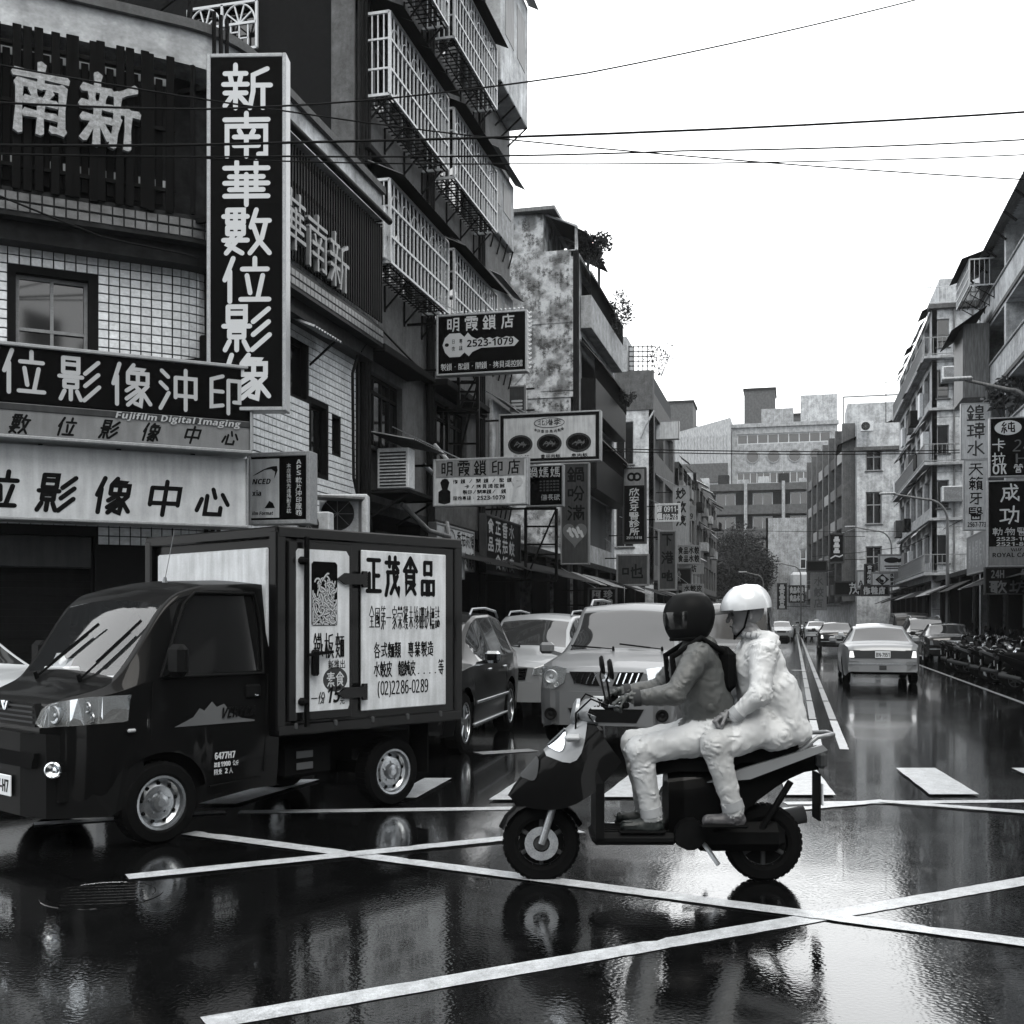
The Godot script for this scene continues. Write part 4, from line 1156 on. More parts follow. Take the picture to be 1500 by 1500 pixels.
func crossover(car: Node3D, body: Material, grille_bars: bool, plate_text := "") -> void:
	var c := suv_spec()
	c.merge({"len": 4.5, "roof_w": 0.62, "wheel_r": 0.35, "axles": [0.88, 3.55], "crease": 0.7,
		"top": [[0, 0.82], [0.1, 0.9], [0.5, 0.99], [1.2, 1.07], [1.3, 1.1], [2.1, 1.56], [2.4, 1.64], [3.2, 1.66], [4.0, 1.58], [4.35, 1.2], [4.42, 1.05], [4.5, 0.9]],
		"belt": [[0, 0.76], [0.4, 0.92], [1.2, 0.99], [3.0, 1.04], [4.35, 1.08], [4.5, 0.85]], "screen": [1.32, 2.08], "rear": [4.05, 4.33], "sides": [[1.72, 2.4], [2.48, 3.3], [3.38, 3.9]],
		"plan": [[0, 0.5], [0.05, 0.64], [0.15, 0.76], [0.45, 0.86], [1.0, 0.88], [3.8, 0.88], [4.35, 0.82], [4.45, 0.78], [4.5, 0.7]]}, true)
	shell(car, c, body, M.car_glass)
	var b := MB.new()
	nose_panel(b, c, [[-0.34, 0.80], [0.34, 0.80], [0.3, 0.62], [-0.3, 0.62]], 0.014)
	var g := part(car, "grille", b, M.plastic_black)
	if grille_bars:
		b = MB.new()
		for k in 4: b.box(Vector3(0, 0.645 + 0.045 * k, c.len * 0.5 + 0.018), Vector3(0.62, 0.016, 0.016))
		part(g, "slats", b, M.chrome)
	var hl := [[0.42, 0.7], [0.44, 0.79], [0.66, 0.86], [0.80, 0.88], [0.78, 0.74], [0.6, 0.68]]
	headlight(car, c, hl, [[0.56, 0.76, 0.06], [0.7, 0.79, 0.04]])
	headlight(car, c, mirror_x(hl), [[-0.56, 0.76, 0.06], [-0.7, 0.79, 0.04]])
	b = MB.new()
	nose_panel(b, c, [[-0.76, 0.58], [0.76, 0.58], [0.79, 0.5], [0.76, 0.28], [-0.76, 0.28], [-0.79, 0.5]], 0.04)
	part(car, "bumper", b, body)
	if plate_text: plate(car, plate_text, Transform3D(Basis(), Vector3(0, 0.45, c.len * 0.5 + 0.05)), 0.32)
	mirrors(car, c, M.chrome if body == M.black_paint else body, 1.6, 1.04)
	wiper(car, Vector3(-0.1, 1.1, 0.98), Vector3(-0.55, 1.13, 0.93))
	for sx: float in [-1.0, 1.0]:
		b = MB.new()
		b.tube(PackedVector3Array([Vector3(sx * 0.56, 1.6, -0.1), Vector3(sx * 0.56, 1.68, -0.25), Vector3(sx * 0.56, 1.7, -1.0), Vector3(sx * 0.56, 1.66, -1.7), Vector3(sx * 0.56, 1.57, -1.85)]), 0.018, 6)
		part(car, "roof_rail", b, M.steel)
		b = MB.new()
		b.bev(Vector3(sx * 0.885, 0.55, -0.1), Vector3(0.02, 0.035, 1.9), 0.006)
		part(car, "side_moulding", b, M.steel)
		b = MB.new()
		b.bev(Vector3(sx * 0.86, 0.29, -0.05), Vector3(0.04, 0.03, 2.0), 0.008)
		part(car, "sill_trim", b, M.steel)
		for z: float in [0.15, -0.8]:
			b = MB.new()
			b.bev(Vector3(sx * 0.885, 0.92, z), Vector3(0.03, 0.03, 0.17), 0.01)
			part(car, "door_handle", b, M.steel)
	wheels4(car, c, 0.21, "alloy", M.rim_steel)

func sedan_spec() -> Dictionary:
	return {"len": 4.6, "w": 0.87, "roof_w": 0.58, "wheel_r": 0.31, "arch": 0.37, "axles": [0.86, 3.5], "crease": 0.72,
		"top": [[0, 0.68], [0.08, 0.74], [0.5, 0.84], [1.25, 0.95], [1.32, 0.97], [2.05, 1.34], [2.4, 1.41], [3.0, 1.42], [3.3, 1.37], [3.85, 1.03], [3.95, 1.0], [4.4, 0.98], [4.55, 0.93], [4.6, 0.8]],
		"belt": [[0, 0.62], [0.4, 0.78], [1.2, 0.89], [3.0, 0.94], [4.0, 0.95], [4.5, 0.9], [4.6, 0.75]],
		"plan": [[0, 0.6], [0.05, 0.7], [0.15, 0.78], [0.45, 0.85], [1.0, 0.87], [3.8, 0.87], [4.35, 0.83], [4.55, 0.78], [4.6, 0.73]],
		"low": [[0, 0.25], [0.2, 0.2], [4.3, 0.22], [4.6, 0.32]], "screen": [1.34, 2.03], "rear": [3.33, 3.84], "sides": [[1.75, 2.4], [2.48, 3.3]]}

func sedan(car: Node3D, body: Material, lamp_on: bool, plate_text: String, taxi := false) -> void:
	var c := sedan_spec()
	shell(car, c, body, M.car_glass)
	var z: float = -c.len * 0.5
	var b := MB.new()
	nose_panel(b, c, [[-0.76, 0.58], [0.76, 0.58], [0.78, 0.5], [0.76, 0.33], [-0.76, 0.33], [-0.78, 0.5]], 0.06, true)
	var bp := part(car, "rear_bumper", b, body)
	b = MB.new()
	nose_panel(b, c, [[-0.75, 0.535], [0.75, 0.535], [0.75, 0.5], [-0.75, 0.5]], 0.07, true)
	part(bp, "bumper_strip", b, M.steel)
	b = MB.new()
	nose_panel(b, c, [[-0.72, 0.82], [0.72, 0.82], [0.72, 0.64], [-0.72, 0.64]], 0.01, true)
	part(car, "tail_panel", b, M.plastic_grey)
	for sx: float in [-1.0, 1.0]:
		b = MB.new()
		var o := [[0.5, 0.83], [0.74, 0.83], [0.75, 0.65], [0.5, 0.65]]
		nose_panel(b, c, o if sx > 0 else mirror_x(o), 0.02, true)
		var tl := part(car, "tail_lamp", b, M.plastic_grey)
		b = MB.new()
		o = [[0.66, 0.81], [0.73, 0.81], [0.74, 0.66], [0.63, 0.66]]
		nose_panel(b, c, o if sx > 0 else mirror_x(o), 0.032, true)
		part(tl, "lamp_lens", b, M.lit_lens if lamp_on else M.steel)
	plate(car, plate_text, Transform3D(Basis(Vector3.UP, PI), Vector3(0, 0.73, z - 0.03)), 0.34)
	b = MB.new()
	b.bev(Vector3(0, 0.43, z - 0.065), Vector3(0.16, 0.1, 0.02), 0.006)
	part(car, "tow_cover", b, M.plastic_grey)
	mirrors(car, c, body, 1.62, 0.98)
	# the front, for a look from elsewhere
	var hl := [[0.42, 0.56], [0.42, 0.68], [0.7, 0.72], [0.76, 0.6], [0.6, 0.55]]
	headlight(car, c, hl, [[0.56, 0.62, 0.05]])
	headlight(car, c, mirror_x(hl), [[-0.56, 0.62, 0.05]])
	b = MB.new()
	nose_panel(b, c, [[-0.35, 0.68], [0.35, 0.68], [0.3, 0.56], [-0.3, 0.56]], 0.012)
	part(car, "grille", b, M.plastic_black)
	b = MB.new()
	nose_panel(b, c, [[-0.74, 0.5], [0.74, 0.5], [0.74, 0.26], [-0.74, 0.26]], 0.04)
	part(car, "bumper", b, body)
	if taxi:
		b = MB.new()
		b.bev(Vector3(0, 1.48, 0.1), Vector3(0.32, 0.14, 0.14), 0.03)
		part(car, "roof_sign", b, M.letter_white)
	wheels4(car, c, 0.19, "alloy", M.rim_steel)

# a boxy van with an upright nose
func van(car: Node3D, body: Material) -> void:
	var c := suv_spec()
	c.merge({"len": 4.4, "roof_w": 0.74, "top": [[0, 0.95], [0.1, 1.02], [0.45, 1.1], [0.55, 1.14], [1.2, 1.72], [1.5, 1.84], [3.5, 1.88], [4.25, 1.84], [4.36, 1.4], [4.4, 0.9]],
		"belt": [[0, 0.88], [0.45, 1.05], [1.2, 1.1], [4.2, 1.12], [4.4, 0.85]], "screen": [0.57, 1.18], "rear": [4.27, 4.35], "sides": [[0.95, 1.7], [1.8, 2.9], [3.0, 4.05]], "axles": [0.75, 3.3]}, true)
	shell(car, c, body, M.glass)
	var hl := [[0.5, 0.72], [0.5, 0.86], [0.78, 0.9], [0.82, 0.74]]
	headlight(car, c, hl, [[0.64, 0.8, 0.06]])
	headlight(car, c, mirror_x(hl), [[-0.64, 0.8, 0.06]])
	var b := MB.new()
	nose_panel(b, c, [[-0.45, 0.86], [0.45, 0.86], [0.42, 0.72], [-0.42, 0.72]], 0.012)
	part(car, "grille", b, M.plastic_black)
	b = MB.new()
	nose_panel(b, c, [[-0.8, 0.62], [0.8, 0.62], [0.8, 0.3], [-0.8, 0.3]], 0.04)
	part(car, "bumper", b, M.plastic_grey)
	mirrors(car, c, M.plastic_black, 0.95, 1.14)
	plate(car, "5127-LT", Transform3D(Basis(), Vector3(0, 0.5, c.len * 0.5 + 0.05)))
	wheels4(car, c, 0.2, "steel", M.rim_steel)

# ---------------------------------------------------------------- the delivery truck
func truck(t: Node3D) -> void:
	var c := {"len": 1.66, "w": 0.74, "roof_w": 0.63, "wheel_r": 0.285, "arch": 0.36, "axles": [0.70], "crease": 0.45,
		"top": [[0, 0.92], [0.03, 0.99], [0.1, 1.03], [0.34, 1.11], [0.4, 1.15], [0.76, 1.68], [0.88, 1.78], [1.1, 1.84], [1.6, 1.86], [1.66, 1.84]],
		"belt": [[0, 0.88], [0.1, 0.99], [0.4, 1.06], [0.6, 1.12], [1.66, 1.14]],
		"plan": [[0, 0.40], [0.03, 0.47], [0.1, 0.555], [0.2, 0.625], [0.33, 0.69], [0.5, 0.733], [0.6, 0.74], [1.66, 0.74]],
		"low": [[0, 0.3], [0.1, 0.28], [1.66, 0.3]], "screen": [0.42, 0.79], "rear": [9, 9], "sides": [[0.8, 1.52]], "screen_mat": M.windscreen}
	var cab := Node3D.new()
	cab.name = "cab"
	t.add_child(cab)
	cab.position = Vector3(0, 0, -c.len * 0.5 + 0.69)   # the front axle lies at z = 0
	var half := shell(cab, c, M.truck_paint, M.glass)
	var fz: float = c.len * 0.5
	# grille with bars and a badge, headlights, bumper, fog lamps, plate
	var b := MB.new()
	nose_panel(b, c, [[-0.36, 0.985], [0.36, 0.985], [0.40, 0.88], [0.37, 0.83], [-0.37, 0.83], [-0.40, 0.88]], 0.012)
	var g := part(cab, "grille", b, M.plastic_black)
	for k in 4:
		b = MB.new()
		nose_panel(b, c, [[-0.35, 0.855 + k * 0.034], [0.35, 0.855 + k * 0.034], [0.35, 0.867 + k * 0.034], [-0.35, 0.867 + k * 0.034]], 0.02)
		part(g, "grille_bar", b, M.plastic_grey)
	b = MB.new()
	b.X = Transform3D(Basis(), Vector3(0, 0.045, 0))
	for sx: float in [-1.0, 1.0]:
		b.prism(PackedVector2Array([Vector2(sx * 0.005, 0.905), Vector2(sx * 0.028, 0.945), Vector2(sx * 0.047, 0.945), Vector2(sx * 0.018, 0.89), Vector2(sx * 0.005, 0.88)]), fz + 0.01, fz + 0.032)
		b.prism(PackedVector2Array([Vector2(sx * 0.004, 0.925), Vector2(sx * 0.012, 0.945), Vector2(sx * 0.0, 0.95)]), fz + 0.01, fz + 0.032)
	part(g, "badge", b, M.chrome)
	var hl := [[0.41, 0.86], [0.44, 0.955], [0.50, 0.995], [0.62, 1.03], [0.708, 1.04], [0.715, 0.86], [0.6, 0.845], [0.43, 0.83]]
	headlight(cab, c, hl, [[0.51, 0.915, 0.062], [0.63, 0.965, 0.036], [0.64, 0.895, 0.036]])
	headlight(cab, c, mirror_x(hl), [[-0.51, 0.915, 0.062], [-0.63, 0.965, 0.036], [-0.64, 0.895, 0.036]])
	b = MB.new()
	nose_panel(b, c, [[-0.70, 0.79], [0.70, 0.79], [0.725, 0.7], [0.725, 0.32], [0.69, 0.23], [-0.69, 0.23], [-0.725, 0.32], [-0.725, 0.7]], 0.045)
	var bp := part(cab, "bumper", b, M.plastic_black)
	b = MB.new()
	nose_panel(b, c, [[-0.42, 0.66], [0.42, 0.66], [0.4, 0.56], [-0.4, 0.56]], 0.05)
	part(bp, "air_intake", b, M.underbody)
	for sx: float in [-1.0, 1.0]:
		b = MB.new()
		b.X = Transform3D(Basis(Vector3.UP, sx * 0.72) * Basis(Vector3.RIGHT, PI / 2), Vector3(sx * 0.55, 0.56, fz + 0.062 - nose_s(c, 0.52)))
		b.lathe(PackedVector2Array([Vector2(0.055, 0), Vector2(0.055, 0.012), Vector2(0.046, 0.02), Vector2(0.02, 0.002), Vector2(0, 0.008)]), 18)
		part(bp, "fog_lamp", b, M.chrome)
	plate(cab, "6477-H7", Transform3D(Basis(), Vector3(0, 0.42, fz + 0.062)), 0.31)
	# windscreen wipers, aerial, dashboard things
	wiper(cab, Vector3(-0.3, 1.135, fz - 0.36), Vector3(0.02, 1.44, fz - 0.565))
	wiper(cab, Vector3(0.28, 1.135, fz - 0.36), Vector3(0.5, 1.46, fz - 0.6))
	b = MB.new()
	b.tube(PackedVector3Array([Vector3(0.3, 1.84, fz - 1.0), Vector3(0.45, 2.2, fz - 0.98)]), 0.003, 5)
	b.cyl(Vector3(0.3, 1.82, fz - 1.0), Vector3(0.3, 1.86, fz - 1.0), 0.02, 0.012, 8)
	part(cab, "aerial", b, M.steel)
	b = MB.new()
	b.bev(Vector3(0, 1.0, fz - 0.62), Vector3(1.26, 0.2, 0.4), 0.04)
	part(cab, "dashboard", b, M.plastic_grey)
	for sx: float in [-0.33, 0.33]:
		b = MB.new()
		b.bev(Vector3(sx, 0.95, fz - 1.35), Vector3(0.5, 0.5, 0.42), 0.06)
		b.bev(Vector3(sx, 1.3, fz - 1.48), Vector3(0.46, 0.5, 0.12), 0.05)
		b.bev(Vector3(sx, 1.62, fz - 1.5), Vector3(0.26, 0.16, 0.1), 0.04)
		part(cab, "seat", b, M.plastic_black)
	b = MB.new()
	b.X = Transform3D(Basis(Vector3.RIGHT, 1.0), Vector3(0.33, 1.16, fz - 0.86))
	for k in 20:
		var a := TAU * k / 20; var e := TAU * (k + 1) / 20
		b.cyl(Vector3(cos(a) * 0.19, 0, sin(a) * 0.19), Vector3(cos(e) * 0.19, 0, sin(e) * 0.19), 0.014, 0.014, 6, false)
	b.bar(Vector3(-0.19, 0, 0), Vector3(0.19, 0, 0), 0.03)
	part(cab, "steering_wheel", b, M.plastic_black)
	# doors: outline gaps, handle, quarter mirror, mouldings, lettering
	for sx: float in [-1.0, 1.0]:
		b = MB.new()
		var x := sx * 0.738
		for seg: Array in [[0.60, 0.72, 0.62, 1.12], [1.53, 0.42, 1.56, 1.14], [1.06, 0.36, 1.5, 0.38]]:
			b.bar(Vector3(x, seg[1], fz - seg[0]), Vector3(x, seg[3], fz - seg[2]), 0.012, 0.008)
		part(cab, "door_seam", b, M.underbody)
		b = MB.new()
		b.bev(Vector3(x, 1.02, fz - 1.43), Vector3(0.025, 0.1, 0.13), 0.03)
		var hd := part(cab, "door_handle", b, M.plastic_black)
		b = MB.new()
		b.bev(Vector3(x + sx * 0.014, 0.99, fz - 1.45), Vector3(0.012, 0.02, 0.03), 0.005)
		part(hd, "lock", b, M.chrome)
		b = MB.new()
		b.bar(Vector3(x * 0.97, 1.17, fz - 0.72), Vector3(x + sx * 0.1, 1.2, fz - 0.7), 0.04)
		b.bev(Vector3(x + sx * 0.16, 1.27, fz - 0.7), Vector3(0.17, 0.22, 0.09), 0.035)
		part(cab, "mirror", b, M.plastic_black)
		b = MB.new()
		b.bev(Vector3(sx * 0.735, 0.8, fz - 0.46), Vector3(0.02, 0.025, 0.06), 0.008)
		part(cab, "side_marker", b, M.letter_grey)
		b = MB.new()   # black surround of the side window
		var top_y := 1.74
		b.tube(PackedVector3Array([Vector3(sx * 0.735, 1.15, fz - 0.68), Vector3(sx * 0.675, 1.66, fz - 0.9), Vector3(sx * 0.655, top_y, fz - 1.0), Vector3(sx * 0.655, top_y, fz - 1.5), Vector3(sx * 0.69, 1.5, fz - 1.54), Vector3(sx * 0.742, 1.15, fz - 1.52), Vector3(sx * 0.742, 1.15, fz - 0.68)]), 0.014, 5)
		part(cab, "window_seal", b, M.plastic_black)
	# side graphic: two ranges of hills and a word, and the figures on the door
	b = MB.new()
	var hill := PackedVector2Array()
	var pk := [[0.0, 0], [0.08, 0.03], [0.15, 0.06], [0.2, 0.12], [0.24, 0.10], [0.3, 0.16], [0.34, 0.12], [0.4, 0.14], [0.46, 0.07], [0.55, 0.03], [0.66, 0.01], [0.66, 0.0]]
	for p in pk: hill.push_back(Vector2(p[0], p[1]))
	b.X = Transform3D(Basis(Vector3(0, 0, -1), Vector3.UP, Vector3(1, 0, 0)), Vector3(0.737, 0.80, fz - 0.78))
	b.prism(hill, 0.0, 0.006)
	part(cab, "side_graphic", b, M.letter_dim)
	b = MB.new()
	b.X = Transform3D(Basis(Vector3(0, 0, -1), Vector3.UP, Vector3(1, 0, 0)), Vector3(0.745, 0.80, fz - 0.78))
	letters(b, "VERYCA", 0.36, 0.04, 0.3, 0.075, true, 0.3, 0.004)
	part(cab, "model_lettering", b, M.letter_black)
	b = MB.new()
	b.X = Transform3D(Basis(Vector3(0, 0, -1), Vector3.UP, Vector3(1, 0, 0)), Vector3(0.742, 0.42, fz - 1.1))
	letters(b, "6477H7", 0.0, 0.125, 0.17, 0.05, true, 0.0, 0.002)
	write(b, "總重1900公斤", -0.005, 0.105, 0.022, 0.034, 0.004, Vector2(0.026, 0))
	letters(b, "1900", 0.05, 0.072, 0.08, 0.034, true, 0.0, 0.002)
	write(b, "限乘", -0.005, 0.055, 0.03, 0.038, 0.004, Vector2(0.034, 0))
	letters(b, "2", 0.085, 0.02, 0.02, 0.036, true, 0.0, 0.002)
	write(b, "人", 0.12, 0.055, 0.03, 0.038, 0.004, Vector2(0.034, 0))
	part(cab, "door_lettering", b, M.letter_white)
	# chassis, wheels
	b = MB.new()
	b.box(Vector3(0, 0.5, -1.3), Vector3(0.6, 0.12, 2.9))
	b.box(Vector3(0, 0.285, -2.14), Vector3(1.1, 0.09, 0.09))
	b.box(Vector3(0, 0.32, -2.14), Vector3(0.22, 0.2, 0.26))
	b.bev(Vector3(0.5, 0.45, -1.32), Vector3(0.3, 0.26, 0.5), 0.03)
	b.bev(Vector3(-0.5, 0.45, -1.32), Vector3(0.3, 0.26, 0.5), 0.03)
	part(t, "chassis", b, M.underbody)
	for y: float in [0.5, 0.41]:
		b = MB.new()
		b.bev(Vector3(0.66, y, -1.28), Vector3(0.01, 0.055, 0.16), 0.003)
		part(t, "reflector_plate", b, M.letter_dim)
	for z: float in [0.0, -2.14]:
		for sx: float in [-1.0, 1.0]:
			wheel(t, Vector3(sx * 0.65, 0.285, z), Vector3(sx, 0, 0), 0.285, 0.17, "steel", M.rim_steel)
	for sx: float in [-1.0, 1.0]:
		b = MB.new()
		b.box(Vector3(sx * 0.66, 0.45, -2.5), Vector3(0.2, 0.42, 0.012))
		part(t, "mud_flap", b, M.rubber)
	# cargo box: dark frame posts and rails, white panels between them, the side door with hinges, rod and handle
	var z0 := -0.92
	var z1 := -2.8
	var y0 := 0.72
	var y1 := 2.2
	var hw := 0.82
	var box := Node3D.new()
	box.name = "cargo_box"
	t.add_child(box)
	b = MB.new()
	b.bev(Vector3(0, (y0 + y1) * 0.5, (z0 + z1) * 0.5), Vector3(hw * 2 - 0.02, y1 - y0 - 0.02, z0 - z1 - 0.02), 0.01)
	part(box, "shell", b, M.truck_paint)
	b = MB.new()
	for sx: float in [-1.0, 1.0]:
		for z: float in [z0, z1]: b.bev(Vector3(sx * (hw - 0.035), (y0 + y1) * 0.5, z), Vector3(0.09, y1 - y0 + 0.02, 0.09), 0.012)
		for y: float in [y0, y1]: b.bev(Vector3(sx * (hw - 0.03), y, (z0 + z1) * 0.5), Vector3(0.085, 0.09, z0 - z1 + 0.07), 0.012)
	for y: float in [y0, y1]:
		for z: float in [z0, z1]: b.bev(Vector3(0, y, z), Vector3(hw * 2 + 0.005, 0.085, 0.082), 0.012)
	part(box, "frame", b, M.truck_paint)
	b = MB.new()
	b.bev(Vector3(0, 1.62, z0 + 0.002), Vector3(hw * 2 - 0.26, 0.94, 0.03), 0.02)
	part(box, "front_panel", b, M.board_white)
	for k in 5:
		b = MB.new()
		b.bev(Vector3(0.83, 0.745, -1.05 - k * 0.38), Vector3(0.03, 0.05, 0.03), 0.008)
		part(box, "lower_catch", b, M.plastic_grey)
	# the side that faces the street corner: local u runs to the rear, v up
	var S := Transform3D(Basis(Vector3(0, 0, -1), Vector3.UP, Vector3(1, 0, 0)), Vector3(hw, 0, z0))
	var sw := z0 - z1
	b = MB.new()
	b.X = S
	b.bev(Vector3(0.36, 1.46, 0.008), Vector3(0.62, 1.36, 0.03), 0.01)
	var door := part(box, "side_door", b, M.truck_paint)
	b = MB.new()
	b.X = S
	var dp := PackedVector2Array()
	for p: Array in [[0.12, 0.85], [0.615, 0.85], [0.63, 0.88], [0.63, 2.04], [0.60, 2.08], [0.14, 2.08], [0.12, 2.06]]: dp.push_back(Vector2(p[0], p[1]))
	b.prism(dp, 0.022, 0.03)
	part(door, "door_panel", b, M.board_white)
	b = MB.new()
	b.X = S
	b.bar(Vector3(0.19, 0.74, 0.06), Vector3(0.19, 2.17, 0.06), 0.028)
	for y: float in [0.93, 1.99]: b.bev(Vector3(0.17, y, 0.05), Vector3(0.09, 0.06, 0.06), 0.02)
	b.bar(Vector3(0.19, 1.28, 0.07), Vector3(0.44, 1.3, 0.06), 0.022)
	b.bev(Vector3(0.27, 1.22, 0.06), Vector3(0.06, 0.2, 0.05), 0.015)
	part(door, "locking_rod", b, M.black_metal)
	for y: float in [1.86, 0.97]:
		b = MB.new()
		b.X = S
		b.prism(PackedVector2Array([Vector2(0.5, y), Vector2(0.58, y + 0.05), Vector2(0.75, y + 0.045), Vector2(0.76, y + 0.07), Vector2(0.8, y + 0.07), Vector2(0.8, y - 0.06), Vector2(0.76, y - 0.06), Vector2(0.75, y - 0.035), Vector2(0.58, y - 0.04)]), 0.026, 0.05)
		part(door, "hinge", b, M.truck_paint)
	# picture of noodles: strands on a dark print
	b = MB.new()
	b.X = S
	var pr := PackedVector2Array()
	for k in 20:
		var a := TAU * k / 20
		pr.push_back(Vector2(0.385 + signf(cos(a)) * (0.105 + 0.02 * absf(cos(a))), 1.745 + signf(sin(a)) * (0.215 + 0.02 * absf(sin(a)))))
	b.prism(PackedVector2Array([Vector2(0.26, 1.51), Vector2(0.28, 1.5), Vector2(0.49, 1.5), Vector2(0.51, 1.52), Vector2(0.51, 1.97), Vector2(0.49, 1.99), Vector2(0.28, 1.99), Vector2(0.26, 1.97)]), 0.03, 0.0315)
	var pic := part(door, "food_picture", b, M.board_black)
	var rng := RandomNumberGenerator.new()
	rng.seed = 5
	var inks := [MB.new(), MB.new(), MB.new()]
	for k in 120:   # heaped strands, each a dark edge, a body and a highlight
		var p := PackedVector2Array()
		var h := PackedVector2Array()
		var x := rng.randf_range(0.27, 0.5); var y := 1.52 + 0.36 * rng.randf() * sin(PI * clampf((x - 0.24) / 0.29, 0.0, 1.0)); var a := rng.randf_range(0, TAU)
		var bend := rng.randf_range(-0.5, 0.5)
		for i in 7:
			p.push_back(Vector2(clampf(x, 0.272, 0.498), clampf(y, 1.512, 1.9)))
			h.push_back(p[i] + Vector2(-0.002, 0.003))
			x += cos(a) * 0.014; y += sin(a) * 0.016; a += bend
		for w in 3:
			inks[w].X = S
			inks[w].stroke(h if w == 2 else p, [0.019, 0.013, 0.004][w], 0.0318 + 0.00003 * k + 0.00001 * w)
	for w in 3: part(pic, "noodle_print", inks[w], [M.letter_black, M.letter_grey, M.letter_white][w])
	b = MB.new()
	b.X = S
	write(b, "鐵板麵", 0.28, 1.44, 0.085, 0.185, 0.011, Vector2(0.105, 0), 0.0, 0.0295)
	write(b, "新推出", 0.42, 1.235, 0.05, 0.065, 0.006, Vector2(0.058, 0), 0.0, 0.0295)
	write(b, "一份", 0.25, 0.99, 0.06, 0.085, 0.008, Vector2(0.07, 0), 0.15, 0.0295)
	letters(b, "15", 0.4, 0.905, 0.125, 0.125, true, 0.2, 0.03)
	write(b, "元", 0.535, 0.94, 0.045, 0.05, 0.006, Vector2(0.05, 0), 0.0, 0.0295)
	part(door, "door_print", b, M.letter_black)
	b = MB.new()
	b.X = S
	var el := PackedVector2Array()
	for k in 28: el.push_back(Vector2(0.49 + cos(TAU * k / 28) * 0.12, 1.085 + sin(TAU * k / 28) * 0.095))
	b.prism(el, 0.03, 0.0312)
	var oval := part(door, "print_oval", b, M.board_mid)
	b = MB.new()
	b.X = S
	write(b, "素食", 0.405, 1.14, 0.08, 0.11, 0.01, Vector2(0.09, 0), 0.0, 0.0297)
	part(oval, "lettering", b, M.letter_white)
	b = MB.new()
	b.X = S
	b.bev(Vector3(1.245, 1.46, 0.004), Vector3(0.94, 1.28, 0.02), 0.006)
	var ad := part(box, "side_board", b, M.board_white)
	b = MB.new()
	b.X = S
	write(b, "正茂食品", 0.82, 2.055, 0.155, 0.31, 0.035, Vector2(0.2, 0), 0.0, 0.0125)
	write(b, "全國第一家榮獲未摻硼砂標誌", 0.85, 1.655, 0.053, 0.185, 0.0085, Vector2(0.061, 0), 0.0, 0.0125)
	write(b, "各式麵類 專業製造", 0.9, 1.36, 0.066, 0.12, 0.011, Vector2(0.074, 0), 0.0, 0.0125)
	write(b, "水餃皮 餛飩皮....等", 0.9, 1.205, 0.062, 0.12, 0.011, Vector2(0.0655, 0), 0.0, 0.0125)
	letters(b, "(02)2286-0289", 0.94, 0.915, 0.56, 0.135, false, 0.0, 0.014)
	part(ad, "lettering", b, M.letter_black)

